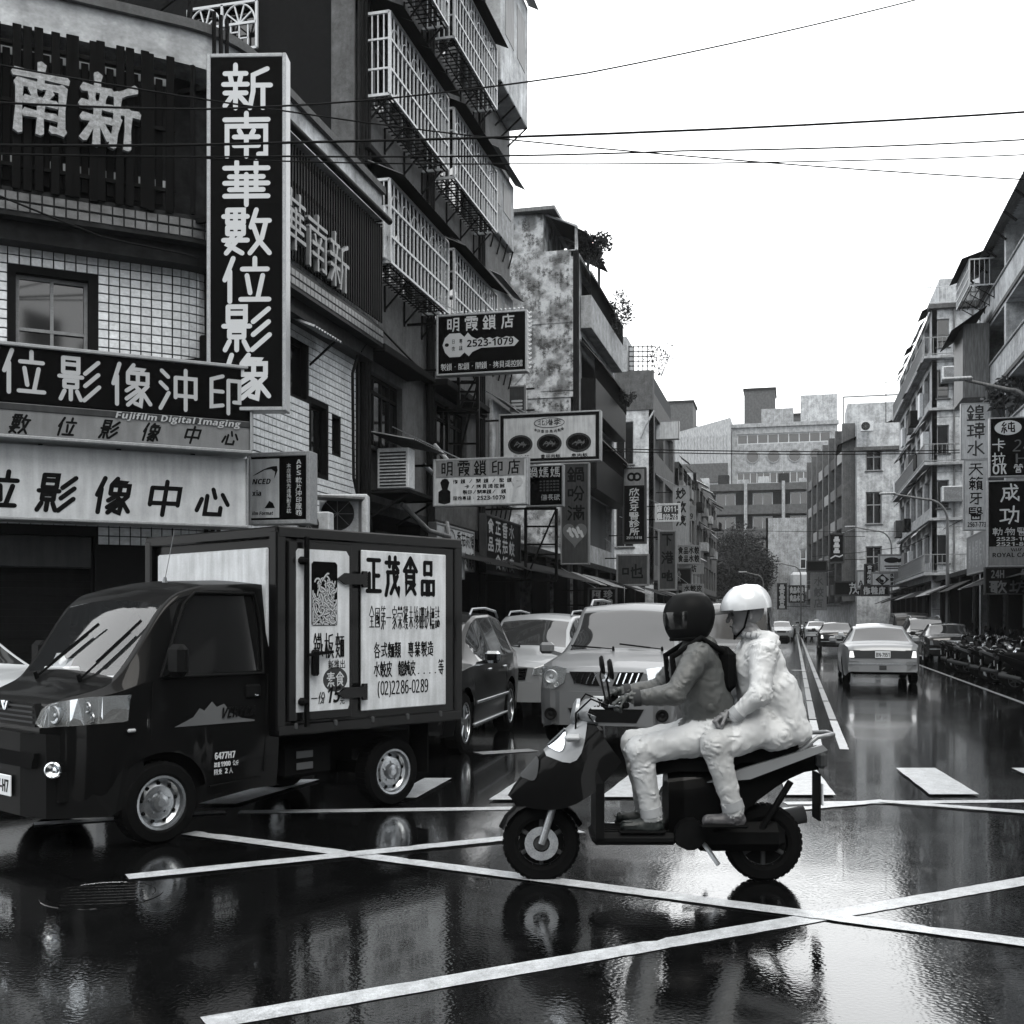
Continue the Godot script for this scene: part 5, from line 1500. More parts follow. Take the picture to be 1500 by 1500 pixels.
# ---------------------------------------------------------------- scooter; the front wheel lies at +z, the ground at y = 0
func scooter(t: Node3D, panel: Material, light_panel: Material, stand_y := 0.0) -> void:
	var fz := 0.66
	var rz := -0.66
	wheel(t, Vector3(0, 0.225, fz), Vector3(1, 0, 0), 0.225, 0.1, "scooter", M.plastic_grey)
	wheel(t, Vector3(0, 0.225, rz), Vector3(1, 0, 0), 0.225, 0.11, "scooter", M.plastic_grey)
	var b := MB.new()
	for sx: float in [-1.0, 1.0]: b.tube(PackedVector3Array([Vector3(sx * 0.075, 0.225, fz), Vector3(sx * 0.07, 0.45, fz - 0.07), Vector3(sx * 0.03, 0.6, fz - 0.13)]), 0.022, 8)
	b.tube(PackedVector3Array([Vector3(0, 0.55, fz - 0.12), Vector3(0, 0.98, fz - 0.3)]), 0.03, 8)
	part(t, "fork", b, M.steel)
	b = MB.new()   # mudguard arc over the front wheel
	var P := []
	for i in 9:
		var a := deg_to_rad(20 + i * 17)
		var row := []
		for j in 5:
			var w := (j - 2) * 0.035
			var r := 0.27 - absf(j - 2) * absf(j - 2) * 0.008
			row.append(Vector3(w, 0.225 + sin(a) * r, fz + cos(a) * r))
		P.append(row)
	b.grid(P)
	part(t, "mudguard", b, panel)
	# front fairing: a ridged nose that runs from over the wheel up to the handlebar
	b = MB.new()
	P = []
	for i in 11:
		var v := i / 10.0
		var ty := lerpf(0.5, 1.0, pow(v, 0.9))
		var tz := lerpf(fz + 0.2, fz - 0.27, pow(v, 1.1))
		var hw := lerpf(0.03, 0.21, sin(clampf(v * 1.15, 0, 1) * PI * 0.5))
		var drop := lerpf(0.06, 0.34, sin(v * PI * 0.72))
		var row := []
		for j in 11:
			var u := (j - 5) / 5.0
			row.append(Vector3(signf(u) * hw * pow(absf(u), 0.6), ty - drop * pow(absf(u), 1.6), tz - 0.14 * u * u * v - 0.05 * absf(u)))
		P.append(row)
	b.grid(P, null, true)
	part(t, "front_fairing", b, panel)
	for q: Array in [[0.5, 0.98, 0.62, 0.006, "nose_panel", light_panel], [0.56, 0.76, 0.4, 0.014, "nose_lamp", M.chrome], [0.2, 0.42, 0.5, 0.008, "lower_trim", M.plastic_grey]]:
		b = MB.new()
		P = []
		for i in 9:
			var v := lerpf(q[0], q[1], i / 8.0)
			var taper := sin(PI * (0.12 + 0.76 * i / 8.0))
			var hw := lerpf(0.03, 0.21, sin(clampf(v * 1.15, 0, 1) * PI * 0.5))
			var drop := lerpf(0.06, 0.34, sin(v * PI * 0.72))
			var row := []
			for j in 9:
				var u: float = (j - 4) / 4.0 * q[2] * taper
				row.append(Vector3(signf(u) * hw * pow(absf(u), 0.6) * 1.02, lerpf(0.5, 1.0, pow(v, 0.9)) + q[3] - drop * pow(absf(u), 1.6), lerpf(fz + 0.2, fz - 0.27, pow(v, 1.1)) + q[3] - 0.14 * u * u * v - 0.05 * absf(u)))
			P.append(row)
		b.grid(P, null, true)
		part(t, q[4], b, q[5])
	for sx: float in [-1.0, 1.0]:
		b = MB.new()
		b.bev(Vector3(sx * 0.17, 0.86, fz - 0.18), Vector3(0.07, 0.045, 0.1), 0.018)
		part(t, "indicator", b, M.letter_grey)
		b = MB.new()
		b.tube(PackedVector3Array([Vector3(sx * 0.2, 1.04, fz - 0.4), Vector3(sx * 0.22, 1.09, fz - 0.28), Vector3(sx * 0.12, 1.0, fz - 0.2), Vector3(sx * 0.06, 0.85, fz - 0.2)]), 0.006, 5)
		part(t, "brake_cable", b, M.rubber)
		b = MB.new()
		b.tube(PackedVector3Array([Vector3(sx * 0.19, 1.045, fz - 0.385), Vector3(sx * 0.26, 1.05, fz - 0.39), Vector3(sx * 0.35, 1.06, fz - 0.43)]), 0.007, 5)
		part(t, "brake_lever", b, M.steel)
	b = MB.new()
	b.X = Transform3D(Basis(Vector3(0, 0, 1), -PI / 2), Vector3(0.06, 0.225, fz))
	b.lathe(PackedVector2Array([Vector2(0.05, 0), Vector2(0.1, 0.0), Vector2(0.1, 0.006), Vector2(0.05, 0.006)]), 20)
	part(t, "brake_disc", b, M.steel)
	b = MB.new()
	b.bev(Vector3(0, 0.52, -0.99), Vector3(0.22, 0.13, 0.008), 0.003)
	part(t, "licence_plate", b, M.plate_white)
	for k in 5:
		b = MB.new()
		b.box(Vector3(-0.12 + k * 0.06, 0.308, 0.12), Vector3(0.02, 0.008, 0.42))
		part(t, "floor_rib", b, M.rubber)
	b = MB.new()
	b.prism(PackedVector2Array([Vector2(-0.2, 0.28), Vector2(0.2, 0.28), Vector2(0.21, 0.6), Vector2(0.13, 0.9), Vector2(-0.13, 0.9), Vector2(-0.21, 0.6)]), fz - 0.36, fz - 0.31)
	part(t, "leg_shield", b, M.plastic_black)
	b = MB.new()   # handlebar cowl with the head lamp
	P = []
	for i in 7:
		var a := PI * i / 6
		var row := []
		for j in 9:
			var u := (j - 4) / 4.0
			row.append(Vector3(u * 0.17, 1.0 + cos(a) * 0.085 * (1 - 0.4 * u * u), fz - 0.33 + sin(a) * 0.13 * (1 - 0.5 * u * u)))
		P.append(row)
	b.grid(P)
	var cowl := part(t, "handlebar_cowl", b, light_panel)
	b = MB.new()
	b.X = Transform3D(Basis(Vector3.RIGHT, PI / 2 - 0.2), Vector3(0, 0.995, fz - 0.215))
	b.lathe(PackedVector2Array([Vector2(0.085, 0), Vector2(0.08, 0.02), Vector2(0.05, 0.032), Vector2(0, 0.036)]), 18)
	part(cowl, "head_lamp", b, M.steel)
	b = MB.new()
	b.tube(PackedVector3Array([Vector3(-0.33, 1.06, fz - 0.47), Vector3(-0.15, 1.03, fz - 0.38), Vector3(0.15, 1.03, fz - 0.38), Vector3(0.33, 1.06, fz - 0.47)]), 0.014, 8)
	var hb := part(t, "handlebar", b, M.black_metal)
	for sx: float in [-1.0, 1.0]:
		b = MB.new()
		b.cyl(Vector3(sx * 0.2, 1.041, fz - 0.405), Vector3(sx * 0.34, 1.063, fz - 0.475), 0.019, 0.019, 10)
		part(hb, "grip", b, M.rubber)
		b = MB.new()
		b.tube(PackedVector3Array([Vector3(sx * 0.19, 1.05, fz - 0.4), Vector3(sx * 0.24, 1.2, fz - 0.37), Vector3(sx * 0.27, 1.24, fz - 0.38)]), 0.006, 6)
		b.X = Transform3D(Basis(Vector3.RIGHT, -PI / 2 + 0.15), Vector3(sx * 0.3, 1.265, fz - 0.39))
		b.lathe(PackedVector2Array([Vector2(0, -0.02), Vector2(0.05, -0.015), Vector2(0.062, 0.0), Vector2(0.058, 0.008)]), 14)
		b.X = Transform3D()
		var mi := part(hb, "mirror", b, M.plastic_black)
		b = MB.new()
		b.X = Transform3D(Basis(Vector3.RIGHT, -PI / 2 + 0.15), Vector3(sx * 0.3, 1.265, fz - 0.39))
		b.lathe(PackedVector2Array([Vector2(0.058, 0.008), Vector2(0, 0.009)]), 14)
		part(mi, "mirror_glass", b, M.chrome)
	# floor board, body under the seat, seat, tail
	b = MB.new()
	b.bev(Vector3(0, 0.27, 0.12), Vector3(0.36, 0.07, 0.5), 0.025)
	part(t, "floorboard", b, M.plastic_black)
	b = MB.new()
	P = []
	for i in 11:
		var v := i / 10.0
		var z := lerpf(-0.08, -0.98, v)
		var row := []
		var wide := 0.185 * (1.0 - 0.65 * maxf(0.0, v - 0.45) / 0.55)
		var yb := lerpf(0.27, 0.66, smoothstep(0.1, 1.0, v))
		var yt := lerpf(0.68, 0.8, v)
		for j in 9:
			var a := PI * j / 8
			row.append(Vector3(-cos(a) * wide * (0.75 + 0.25 * sin(a)), lerpf(yb, yt, sin(a) ** 0.7) if j != 0 and j != 8 else yb, z))
		P.append(row)
	b.grid(P, null, true)
	b.grid(P.slice(0, 2), null, false)
	for e: int in [0, 10]:
		for j in 8:
			var m: Vector3 = (P[e][0] + P[e][8]) * 0.5
			if e == 0: b.tri(m, P[e][j + 1], P[e][j])
			else: b.tri(m, P[e][j], P[e][j + 1])
	part(t, "rear_body", b, panel)
	b = MB.new()
	P = []
	for i in 13:
		var v := i / 12.0
		var z := lerpf(0.0, -0.86, v)
		var row := []
		var wide := 0.15 * sin(PI * clampf(0.12 + v * 0.8, 0, 1)) ** 0.5
		var yt := 0.76 + 0.055 * smoothstep(0.45, 0.6, v) - 0.03 * smoothstep(0.0, 0.15, 0.15 - v)
		for j in 9:
			var a := PI * j / 8
			row.append(Vector3(-cos(a) * wide, yt - 0.1 + 0.1 * sin(a) ** 0.5, z))
		P.append(row)
	b.grid(P, null, true)
	part(t, "seat", b, M.rubber)
	b = MB.new()
	b.tube(PackedVector3Array([Vector3(-0.12, 0.72, -0.78), Vector3(-0.13, 0.86, -0.95), Vector3(-0.07, 0.87, -1.06), Vector3(0.07, 0.87, -1.06), Vector3(0.13, 0.86, -0.95), Vector3(0.12, 0.72, -0.78)]), 0.014, 8)
	part(t, "grab_rail", b, light_panel)
	b = MB.new()
	b.bev(Vector3(0, 0.72, -0.99), Vector3(0.2, 0.1, 0.06), 0.02)
	part(t, "tail_lamp", b, M.plastic_grey)
	for sx: float in [-1.0, 1.0]:
		b = MB.new()   # light flashes along the tail
		b.X = Transform3D(Basis(Vector3(0, 0, -sx), Vector3.UP, Vector3(sx, 0, 0)), Vector3(sx * 0.16, 0, 0))
		b.prism(PackedVector2Array([Vector2(sx * 0.3, 0.6), Vector2(sx * 0.55, 0.62), Vector2(sx * 1.0, 0.79), Vector2(sx * 0.97, 0.82), Vector2(sx * 0.5, 0.68)]), -0.02, 0.012)
		part(t, "tail_flash", b, light_panel)
	b = MB.new()
	b.bev(Vector3(0.06, 0.27, -0.5), Vector3(0.14, 0.17, 0.55), 0.05)
	b.cyl(Vector3(0.1, 0.3, -0.2), Vector3(0.19, 0.3, -0.2), 0.1, 0.09, 14)
	b.tube(PackedVector3Array([Vector3(0.1, 0.3, -0.62), Vector3(0.11, 0.6, -0.8)]), 0.02, 8)
	part(t, "engine", b, M.black_metal)
	b = MB.new()
	b.tube(PackedVector3Array([Vector3(-0.1, 0.2, -0.2), Vector3(-0.14, 0.2, -0.4), Vector3(-0.15, 0.28, -0.55)]), 0.02, 8)
	b.tube(PackedVector3Array([Vector3(-0.155, 0.28, -0.5), Vector3(-0.16, 0.36, -0.95)]), [0.045, 0.055], 12)
	part(t, "exhaust", b, M.plastic_grey)
	b = MB.new()
	b.box(Vector3(0, 0.5, -0.98), Vector3(0.16, 0.28, 0.01))
	part(t, "rear_mudguard", b, M.plastic_black)
	for sx: float in [-1.0, 1.0]:
		b = MB.new()
		b.bar(Vector3(sx * 0.12, 0.25, -0.28), Vector3(sx * 0.2, stand_y, -0.36), 0.02)
		part(t, "stand_leg", b, M.steel)

# ---------------------------------------------------------------- people: tapered limbs joined into one skin
# bones: [from, to, radius at from, radius at to, colour]; k is how softly they join, wrinkle the depth of the cloth folds
func skin(b: MB, bones: Array, cell: float, k: float, wrinkle := 0.0, seed_ := 1) -> void:
	var lo := Vector3(1e9, 1e9, 1e9); var hi := -lo
	for o: Array in bones:
		var r: float = maxf(o[2], o[3]) + 2.0 * cell + wrinkle
		lo = lo.min(o[0].min(o[1]) - Vector3(r, r, r)); hi = hi.max(o[0].max(o[1]) + Vector3(r, r, r))
	var nx := int((hi.x - lo.x) / cell) + 2; var ny := int((hi.y - lo.y) / cell) + 2; var nz := int((hi.z - lo.z) / cell) + 2
	var f := PackedFloat32Array(); f.resize(nx * ny * nz); f.fill(1.0)
	var who := PackedInt32Array(); who.resize(nx * ny * nz)
	var near := PackedFloat32Array(); near.resize(nx * ny * nz); near.fill(1e9)
	for bi in bones.size():
		var o: Array = bones[bi]
		var a: Vector3 = o[0]; var e: Vector3 = o[1]; var ra: float = o[2]; var rb: float = o[3]
		var pad := maxf(ra, rb) + k + 2.0 * cell + wrinkle
		var p0 := ((a.min(e) - Vector3(pad, pad, pad) - lo) / cell).floor(); var p1 := ((a.max(e) + Vector3(pad, pad, pad) - lo) / cell).ceil()
		var ab := e - a; var l2 := maxf(ab.length_squared(), 1e-9)
		for z in range(maxi(0, int(p0.z)), mini(nz, int(p1.z) + 1)):
			for y in range(maxi(0, int(p0.y)), mini(ny, int(p1.y) + 1)):
				for x in range(maxi(0, int(p0.x)), mini(nx, int(p1.x) + 1)):
					var p := lo + Vector3(x, y, z) * cell
					var t := clampf((p - a).dot(ab) / l2, 0.0, 1.0)
					var d := (p - a - ab * t).length() - lerpf(ra, rb, t)
					var i := x + nx * (y + ny * z)
					if d < near[i]:
						near[i] = d
						who[i] = bi
					var h := clampf(0.5 + 0.5 * (d - f[i]) / k, 0.0, 1.0)
					f[i] = lerpf(d, f[i], h) - k * h * (1.0 - h)
	if wrinkle > 0.0:
		# folds run round each limb, deepest towards its joints
		var n := FastNoiseLite.new()
		n.seed = seed_
		n.frequency = 4.0
		n.fractal_octaves = 2
		for z in nz:
			for y in ny:
				for x in nx:
					var i := x + nx * (y + ny * z)
					if absf(f[i]) > 4.0 * cell: continue
					var p := lo + Vector3(x, y, z) * cell
					var o: Array = bones[who[i]]
					var ab: Vector3 = o[1] - o[0]
					var len := maxf(ab.length(), 0.01)
					var s: float = (p - o[0]).dot(ab) / len
					var g := n.get_noise_3d(p.x * 1.3, p.y * 1.3, p.z * 1.3)
					var h := n.get_noise_3d(p.x * 2.6 + 9.0, p.y * 2.6, p.z * 2.6)
					var ring := sin(s * 105.0 + g * 16.0 + p.x * 20.0)
					var near_joint := 0.3 + 0.7 * absf(2.0 * clampf(s / len, 0.0, 1.0) - 1.0)
					if o[2] > 0.082 and o[3] > 0.065: ring = sin(p.y * 46.0 + p.z * 30.0 + g * 14.0) * 0.75   # broad slanting folds on the trunk
					f[i] -= wrinkle * (ring * absf(ring) * near_joint * clampf(0.5 + h * 1.6, 0.0, 1.1) + h * 0.9)
	var at := {}
	var pts := PackedVector3Array(); var nrm := PackedVector3Array(); var cols := []
	for z in nz - 1:
		for y in ny - 1:
			for x in nx - 1:
				var i := x + nx * (y + ny * z)
				var s := [f[i], f[i + 1], f[i + nx], f[i + nx + 1], f[i + nx * ny], f[i + nx * ny + 1], f[i + nx * ny + nx], f[i + nx * ny + nx + 1]]
				var inside := 0
				for v: float in s:
					if v < 0.0: inside += 1
				if inside == 0 or inside == 8: continue
				var sum := Vector3(); var cnt := 0
				for e2: Array in [[0, 1], [2, 3], [4, 5], [6, 7], [0, 2], [1, 3], [4, 6], [5, 7], [0, 4], [1, 5], [2, 6], [3, 7]]:
					var va: float = s[e2[0]]; var vb: float = s[e2[1]]
					if (va < 0.0) != (vb < 0.0):
						var t := va / (va - vb)
						var pa := Vector3(e2[0] & 1, (e2[0] >> 1) & 1, (e2[0] >> 2) & 1); var pb := Vector3(e2[1] & 1, (e2[1] >> 1) & 1, (e2[1] >> 2) & 1)
						sum += pa.lerp(pb, t); cnt += 1
				at[i] = pts.size()
				pts.push_back(lo + (Vector3(x, y, z) + sum / cnt) * cell)
				nrm.push_back(Vector3(s[1] + s[3] + s[5] + s[7] - s[0] - s[2] - s[4] - s[6], s[2] + s[3] + s[6] + s[7] - s[0] - s[1] - s[4] - s[5], s[4] + s[5] + s[6] + s[7] - s[0] - s[1] - s[2] - s[3]).normalized())
				cols.append(bones[who[i]][4])
	var step := [1, nx, nx * ny]
	for i: int in at:
		for ax in 3:
			var u: int = step[(ax + 1) % 3]; var v: int = step[(ax + 2) % 3]
			if (f[i] < 0.0) == (f[i + step[ax]] < 0.0): continue
			if not (at.has(i - u) and at.has(i - v) and at.has(i - u - v)): continue
			var q := [at[i], at[i - u], at[i - u - v], at[i - v]]
			if f[i] < 0.0: q = [q[0], q[1], q[2], q[3]]
			else: q = [q[3], q[2], q[1], q[0]]
			for tr: Array in [[0, 1, 2], [0, 2, 3]]:
				b.tri_n(pts[q[tr[0]]], pts[q[tr[1]]], pts[q[tr[2]]], nrm[q[tr[0]]], nrm[q[tr[1]]], nrm[q[tr[2]]])
				var last := b.C.size() - 3
				b.C[last] = cols[q[tr[0]]]; b.C[last + 1] = cols[q[tr[2]]]; b.C[last + 2] = cols[q[tr[1]]]

func lin(v: float) -> Color:
	return Color(v * 0.97, v, v * 1.03)

# a hand closed round a bar that runs along `axis`; `at` is the middle of the bar under the palm, `back` points from the bar to the wrist
func hand_bones(at: Vector3, axis: Vector3, back: Vector3, side: float, c: Color) -> Array:
	var up := axis.cross(back).normalized() * side
	if up.y < 0: up = -up
	var out := []
	var palm := at + up * 0.03 + back * 0.035
	out.append([palm - axis * 0.028, palm + axis * 0.028, 0.017, 0.017, c])
	out.append([palm + back * 0.03 - axis * 0.015, palm + back * 0.03 + axis * 0.018, 0.018, 0.018, c])
	for i in 4:
		var o := axis * (-0.032 + i * 0.0215)
		var l: float = [0.85, 1.0, 0.96, 0.78][i]
		var k0 := at + o + up * 0.034 + back * 0.012
		var k1 := at + o + up * 0.026 - back * 0.026 * l
		var k2 := at + o - up * 0.008 - back * 0.03 * l
		var k3 := at + o - up * 0.028 - back * 0.006
		out.append([k0, k1, 0.0092, 0.0086, c]); out.append([k1, k2, 0.0086, 0.008, c]); out.append([k2, k3, 0.008, 0.007, c])
	var th := palm + axis * 0.034 * side
	out.append([th + back * 0.02, at + axis * 0.05 * side - up * 0.004, 0.0115, 0.0095, c])
	out.append([at + axis * 0.05 * side - up * 0.004, at + axis * 0.04 * side - up * 0.026 - back * 0.012, 0.0095, 0.008, c])
	return out

func head_bones(c: Vector3, fwd: Vector3, skin_c: Color) -> Array:
	var up := Vector3.UP
	var r := fwd.cross(up).normalized()
	var dark := lin(0.02)
	var o := [[c + up * 0.03 - fwd * 0.02, c + up * 0.035 + fwd * 0.02, 0.088, 0.085, skin_c], [c - up * 0.02 + fwd * 0.015, c - up * 0.085 + fwd * 0.05, 0.066, 0.034, skin_c],
		[c + up * 0.012 + fwd * 0.096, c - up * 0.026 + fwd * 0.112, 0.009, 0.013, skin_c], [c - up * 0.06 + fwd * 0.088 - r * 0.018, c - up * 0.06 + fwd * 0.088 + r * 0.018, 0.007, 0.007, lin(0.12)]]
	for s: float in [-1.0, 1.0]:
		o.append([c + r * 0.088 * s + up * 0.02, c + r * 0.09 * s - up * 0.02, 0.014, 0.011, skin_c])
		o.append([c + r * 0.032 * s + up * 0.012 + fwd * 0.087, c + r * 0.034 * s + up * 0.012 + fwd * 0.087, 0.011, 0.011, dark])
		o.append([c + r * 0.016 * s + up * 0.032 + fwd * 0.094, c + r * 0.05 * s + up * 0.034 + fwd * 0.083, 0.007, 0.005, dark])
	return o

# axes: +z is the way they ride
func person(t: Node3D, J: Dictionary, coat: float, trousers: float, shoe: float, skin_v: float, glove: float) -> void:
	var C := lin(coat); var P := lin(trousers); var S := lin(shoe); var K := lin(skin_v); var G := lin(glove)
	var bones := [[J.hip + Vector3(-0.09, 0, 0), J.hip + Vector3(0.09, 0, 0), 0.125, 0.125, P], [J.hip, J.belly, 0.15, 0.155, C], [J.belly + Vector3(-0.04, 0, 0), J.chest + Vector3(-0.06, 0, 0), 0.15, 0.15, C], [J.belly + Vector3(0.04, 0, 0), J.chest + Vector3(0.06, 0, 0), 0.15, 0.15, C],
		[J.chest + Vector3(-0.15, 0.08, 0), J.chest + Vector3(0.15, 0.08, 0), 0.085, 0.085, C], [J.chest, J.neck, 0.10, 0.062, C], [J.neck, J.head + Vector3(0, -0.05, 0), 0.056, 0.054, K]]
	for s in ["l", "r"]:
		bones.append([J["shoulder_" + s], J["elbow_" + s], 0.078, 0.062, C])
		bones.append([J["elbow_" + s], J["wrist_" + s], 0.062, 0.042, C])
		bones.append([J["leg_" + s], J["knee_" + s], 0.108, 0.078, P])
		bones.append([J["knee_" + s], J["ankle_" + s], 0.078, 0.058, P])
		bones.append([J["ankle_" + s], J["ankle_" + s] + Vector3(0, -0.055, -0.01), 0.045, 0.04, S])
		bones.append([J["ankle_" + s] + Vector3(0, -0.062, -0.035), J["ankle_" + s] + Vector3(0, -0.066, 0.15), 0.038, 0.034, S])
	if J.has("skirt"):
		for q: Array in J.skirt: bones.append([q[0], q[1], q[2], q[3], C])
	var b := MB.new()
	b.tinted = true
	skin(b, bones, 0.011, 0.028, 0.0085, 4)
	skin(b, head_bones(J.head, J.look, K), 0.0065, 0.014)
	for s in ["l", "r"]:
		var back: Vector3 = (J["wrist_" + s] - J["grip_" + s])
		back = (back - J.bar_axis * back.dot(J.bar_axis)).normalized()
		var hb := hand_bones(J["grip_" + s], J.bar_axis, back, 1.0 if s == "l" else -1.0, G)
		hb.append([J["wrist_" + s], J["grip_" + s] + back * 0.06 + Vector3(0, 0.02, 0), 0.03, 0.026, G])
		skin(b, hb, 0.0055, 0.006)
	var m := StandardMaterial3D.new()
	m.vertex_color_use_as_albedo = true
	m.roughness = 0.55
	var body := part(t, "body", b, m)
	# collar, cuffs, trouser hems and soles
	b = MB.new()
	for k in 20:
		var a := TAU * k / 20; var e := TAU * (k + 1) / 20
		var c: Vector3 = J.neck + Vector3(0, 0.01, 0)
		b.cyl(c + Vector3(cos(a) * 0.078, 0.012 * sin(a), sin(a) * 0.082), c + Vector3(cos(e) * 0.078, 0.012 * sin(e), sin(e) * 0.082), 0.02, 0.02, 6, false)
	part(body, "collar", b, mat("coat_trim_%.2f" % coat, coat * 0.6, 0.6))
	for s in ["l", "r"]:
		b = MB.new()
		var d: Vector3 = (J["wrist_" + s] - J["elbow_" + s]).normalized()
		b.cyl(J["wrist_" + s] - d * 0.03, J["wrist_" + s] + d * 0.012, 0.05, 0.049, 14)
		part(body, "cuff", b, M["coat_trim_%.2f" % coat])
		b = MB.new()
		d = (J["ankle_" + s] - J["knee_" + s]).normalized()
		b.cyl(J["ankle_" + s] - d * 0.045, J["ankle_" + s] + d * 0.005, 0.064, 0.066, 14)
		part(body, "trouser_hem", b, mat("hem_%.2f" % trousers, trousers * 0.7, 0.6))
		b = MB.new()
		b.bev(J["ankle_" + s] + Vector3(0, -0.098, 0.055), Vector3(0.085, 0.022, 0.27), 0.01)
		part(body, "shoe_sole", b, M.rubber)

func helmet(t: Node3D, at: Vector3, fwd: Vector3, full: bool, shell_mat: Material) -> void:
	var B := Basis(Vector3.UP.cross(fwd).normalized(), Vector3.UP, fwd)
	var b := MB.new()
	b.X = Transform3D(B, at)
	var P := []
	var low := -0.98 if full else -0.05
	for i in 15:
		var v := lerpf(1.0, low, pow(i / 14.0, 1.0))
		var row := []
		for j in 33:
			var a := TAU * j / 32
			var r := sqrt(maxf(0.0, 1.0 - v * v * 0.92)) if v > 0 else sqrt(maxf(0.0, 1.0 - v * v * 0.55))
			if i == 0: r = 0.0
			row.append(Vector3(sin(a) * 0.128 * r, v * 0.145 + 0.02, cos(a) * 0.155 * r))
		P.append(row)
	var gap := func(i, j): return full and i >= 6 and i <= 10 and (j < 7 or j >= 25)
	b.grid(P, gap)
	var h := part(t, "helmet", b, shell_mat)
	if full:
		b = MB.new()
		b.X = Transform3D(B, at)
		var keep := func(i, j): return not (i >= 6 and i <= 10 and (j < 7 or j >= 25))
		b.grid(P, keep)
		part(h, "visor", b, mat("visor", 0.006, 0.12))
		b = MB.new()
		b.X = Transform3D(B, at)
		for j in 32:
			var a := TAU * j / 32; var e := TAU * (j + 1) / 32
			b.cyl(Vector3(sin(a) * 0.088, -0.12, cos(a) * 0.106), Vector3(sin(e) * 0.088, -0.12, cos(e) * 0.106), 0.012, 0.012, 6, false)
		part(h, "rim", b, M.rubber)
	else:
		b = MB.new()
		b.X = Transform3D(B, at)
		var pk := []
		for i in 4:
			var row := []
			for j in 13:
				var a := lerpf(-0.85, 0.85, j / 12.0)
				row.append(Vector3(sin(a) * (0.126 + i * 0.004), 0.02 - i * 0.007, cos(a) * (0.152 + i * 0.022)))
			pk.append(row)
		b.grid(pk)
		part(h, "peak", b, M.plastic_black)
		b = MB.new()
		for s: float in [-1.0, 1.0]:
			b.X = Transform3D(B, at)
			b.tube(PackedVector3Array([Vector3(s * 0.118, 0.01, 0.02), Vector3(s * 0.095, -0.09, 0.04), Vector3(0, -0.155, 0.07)]), 0.007, 6)
		part(h, "strap", b, M.rubber)

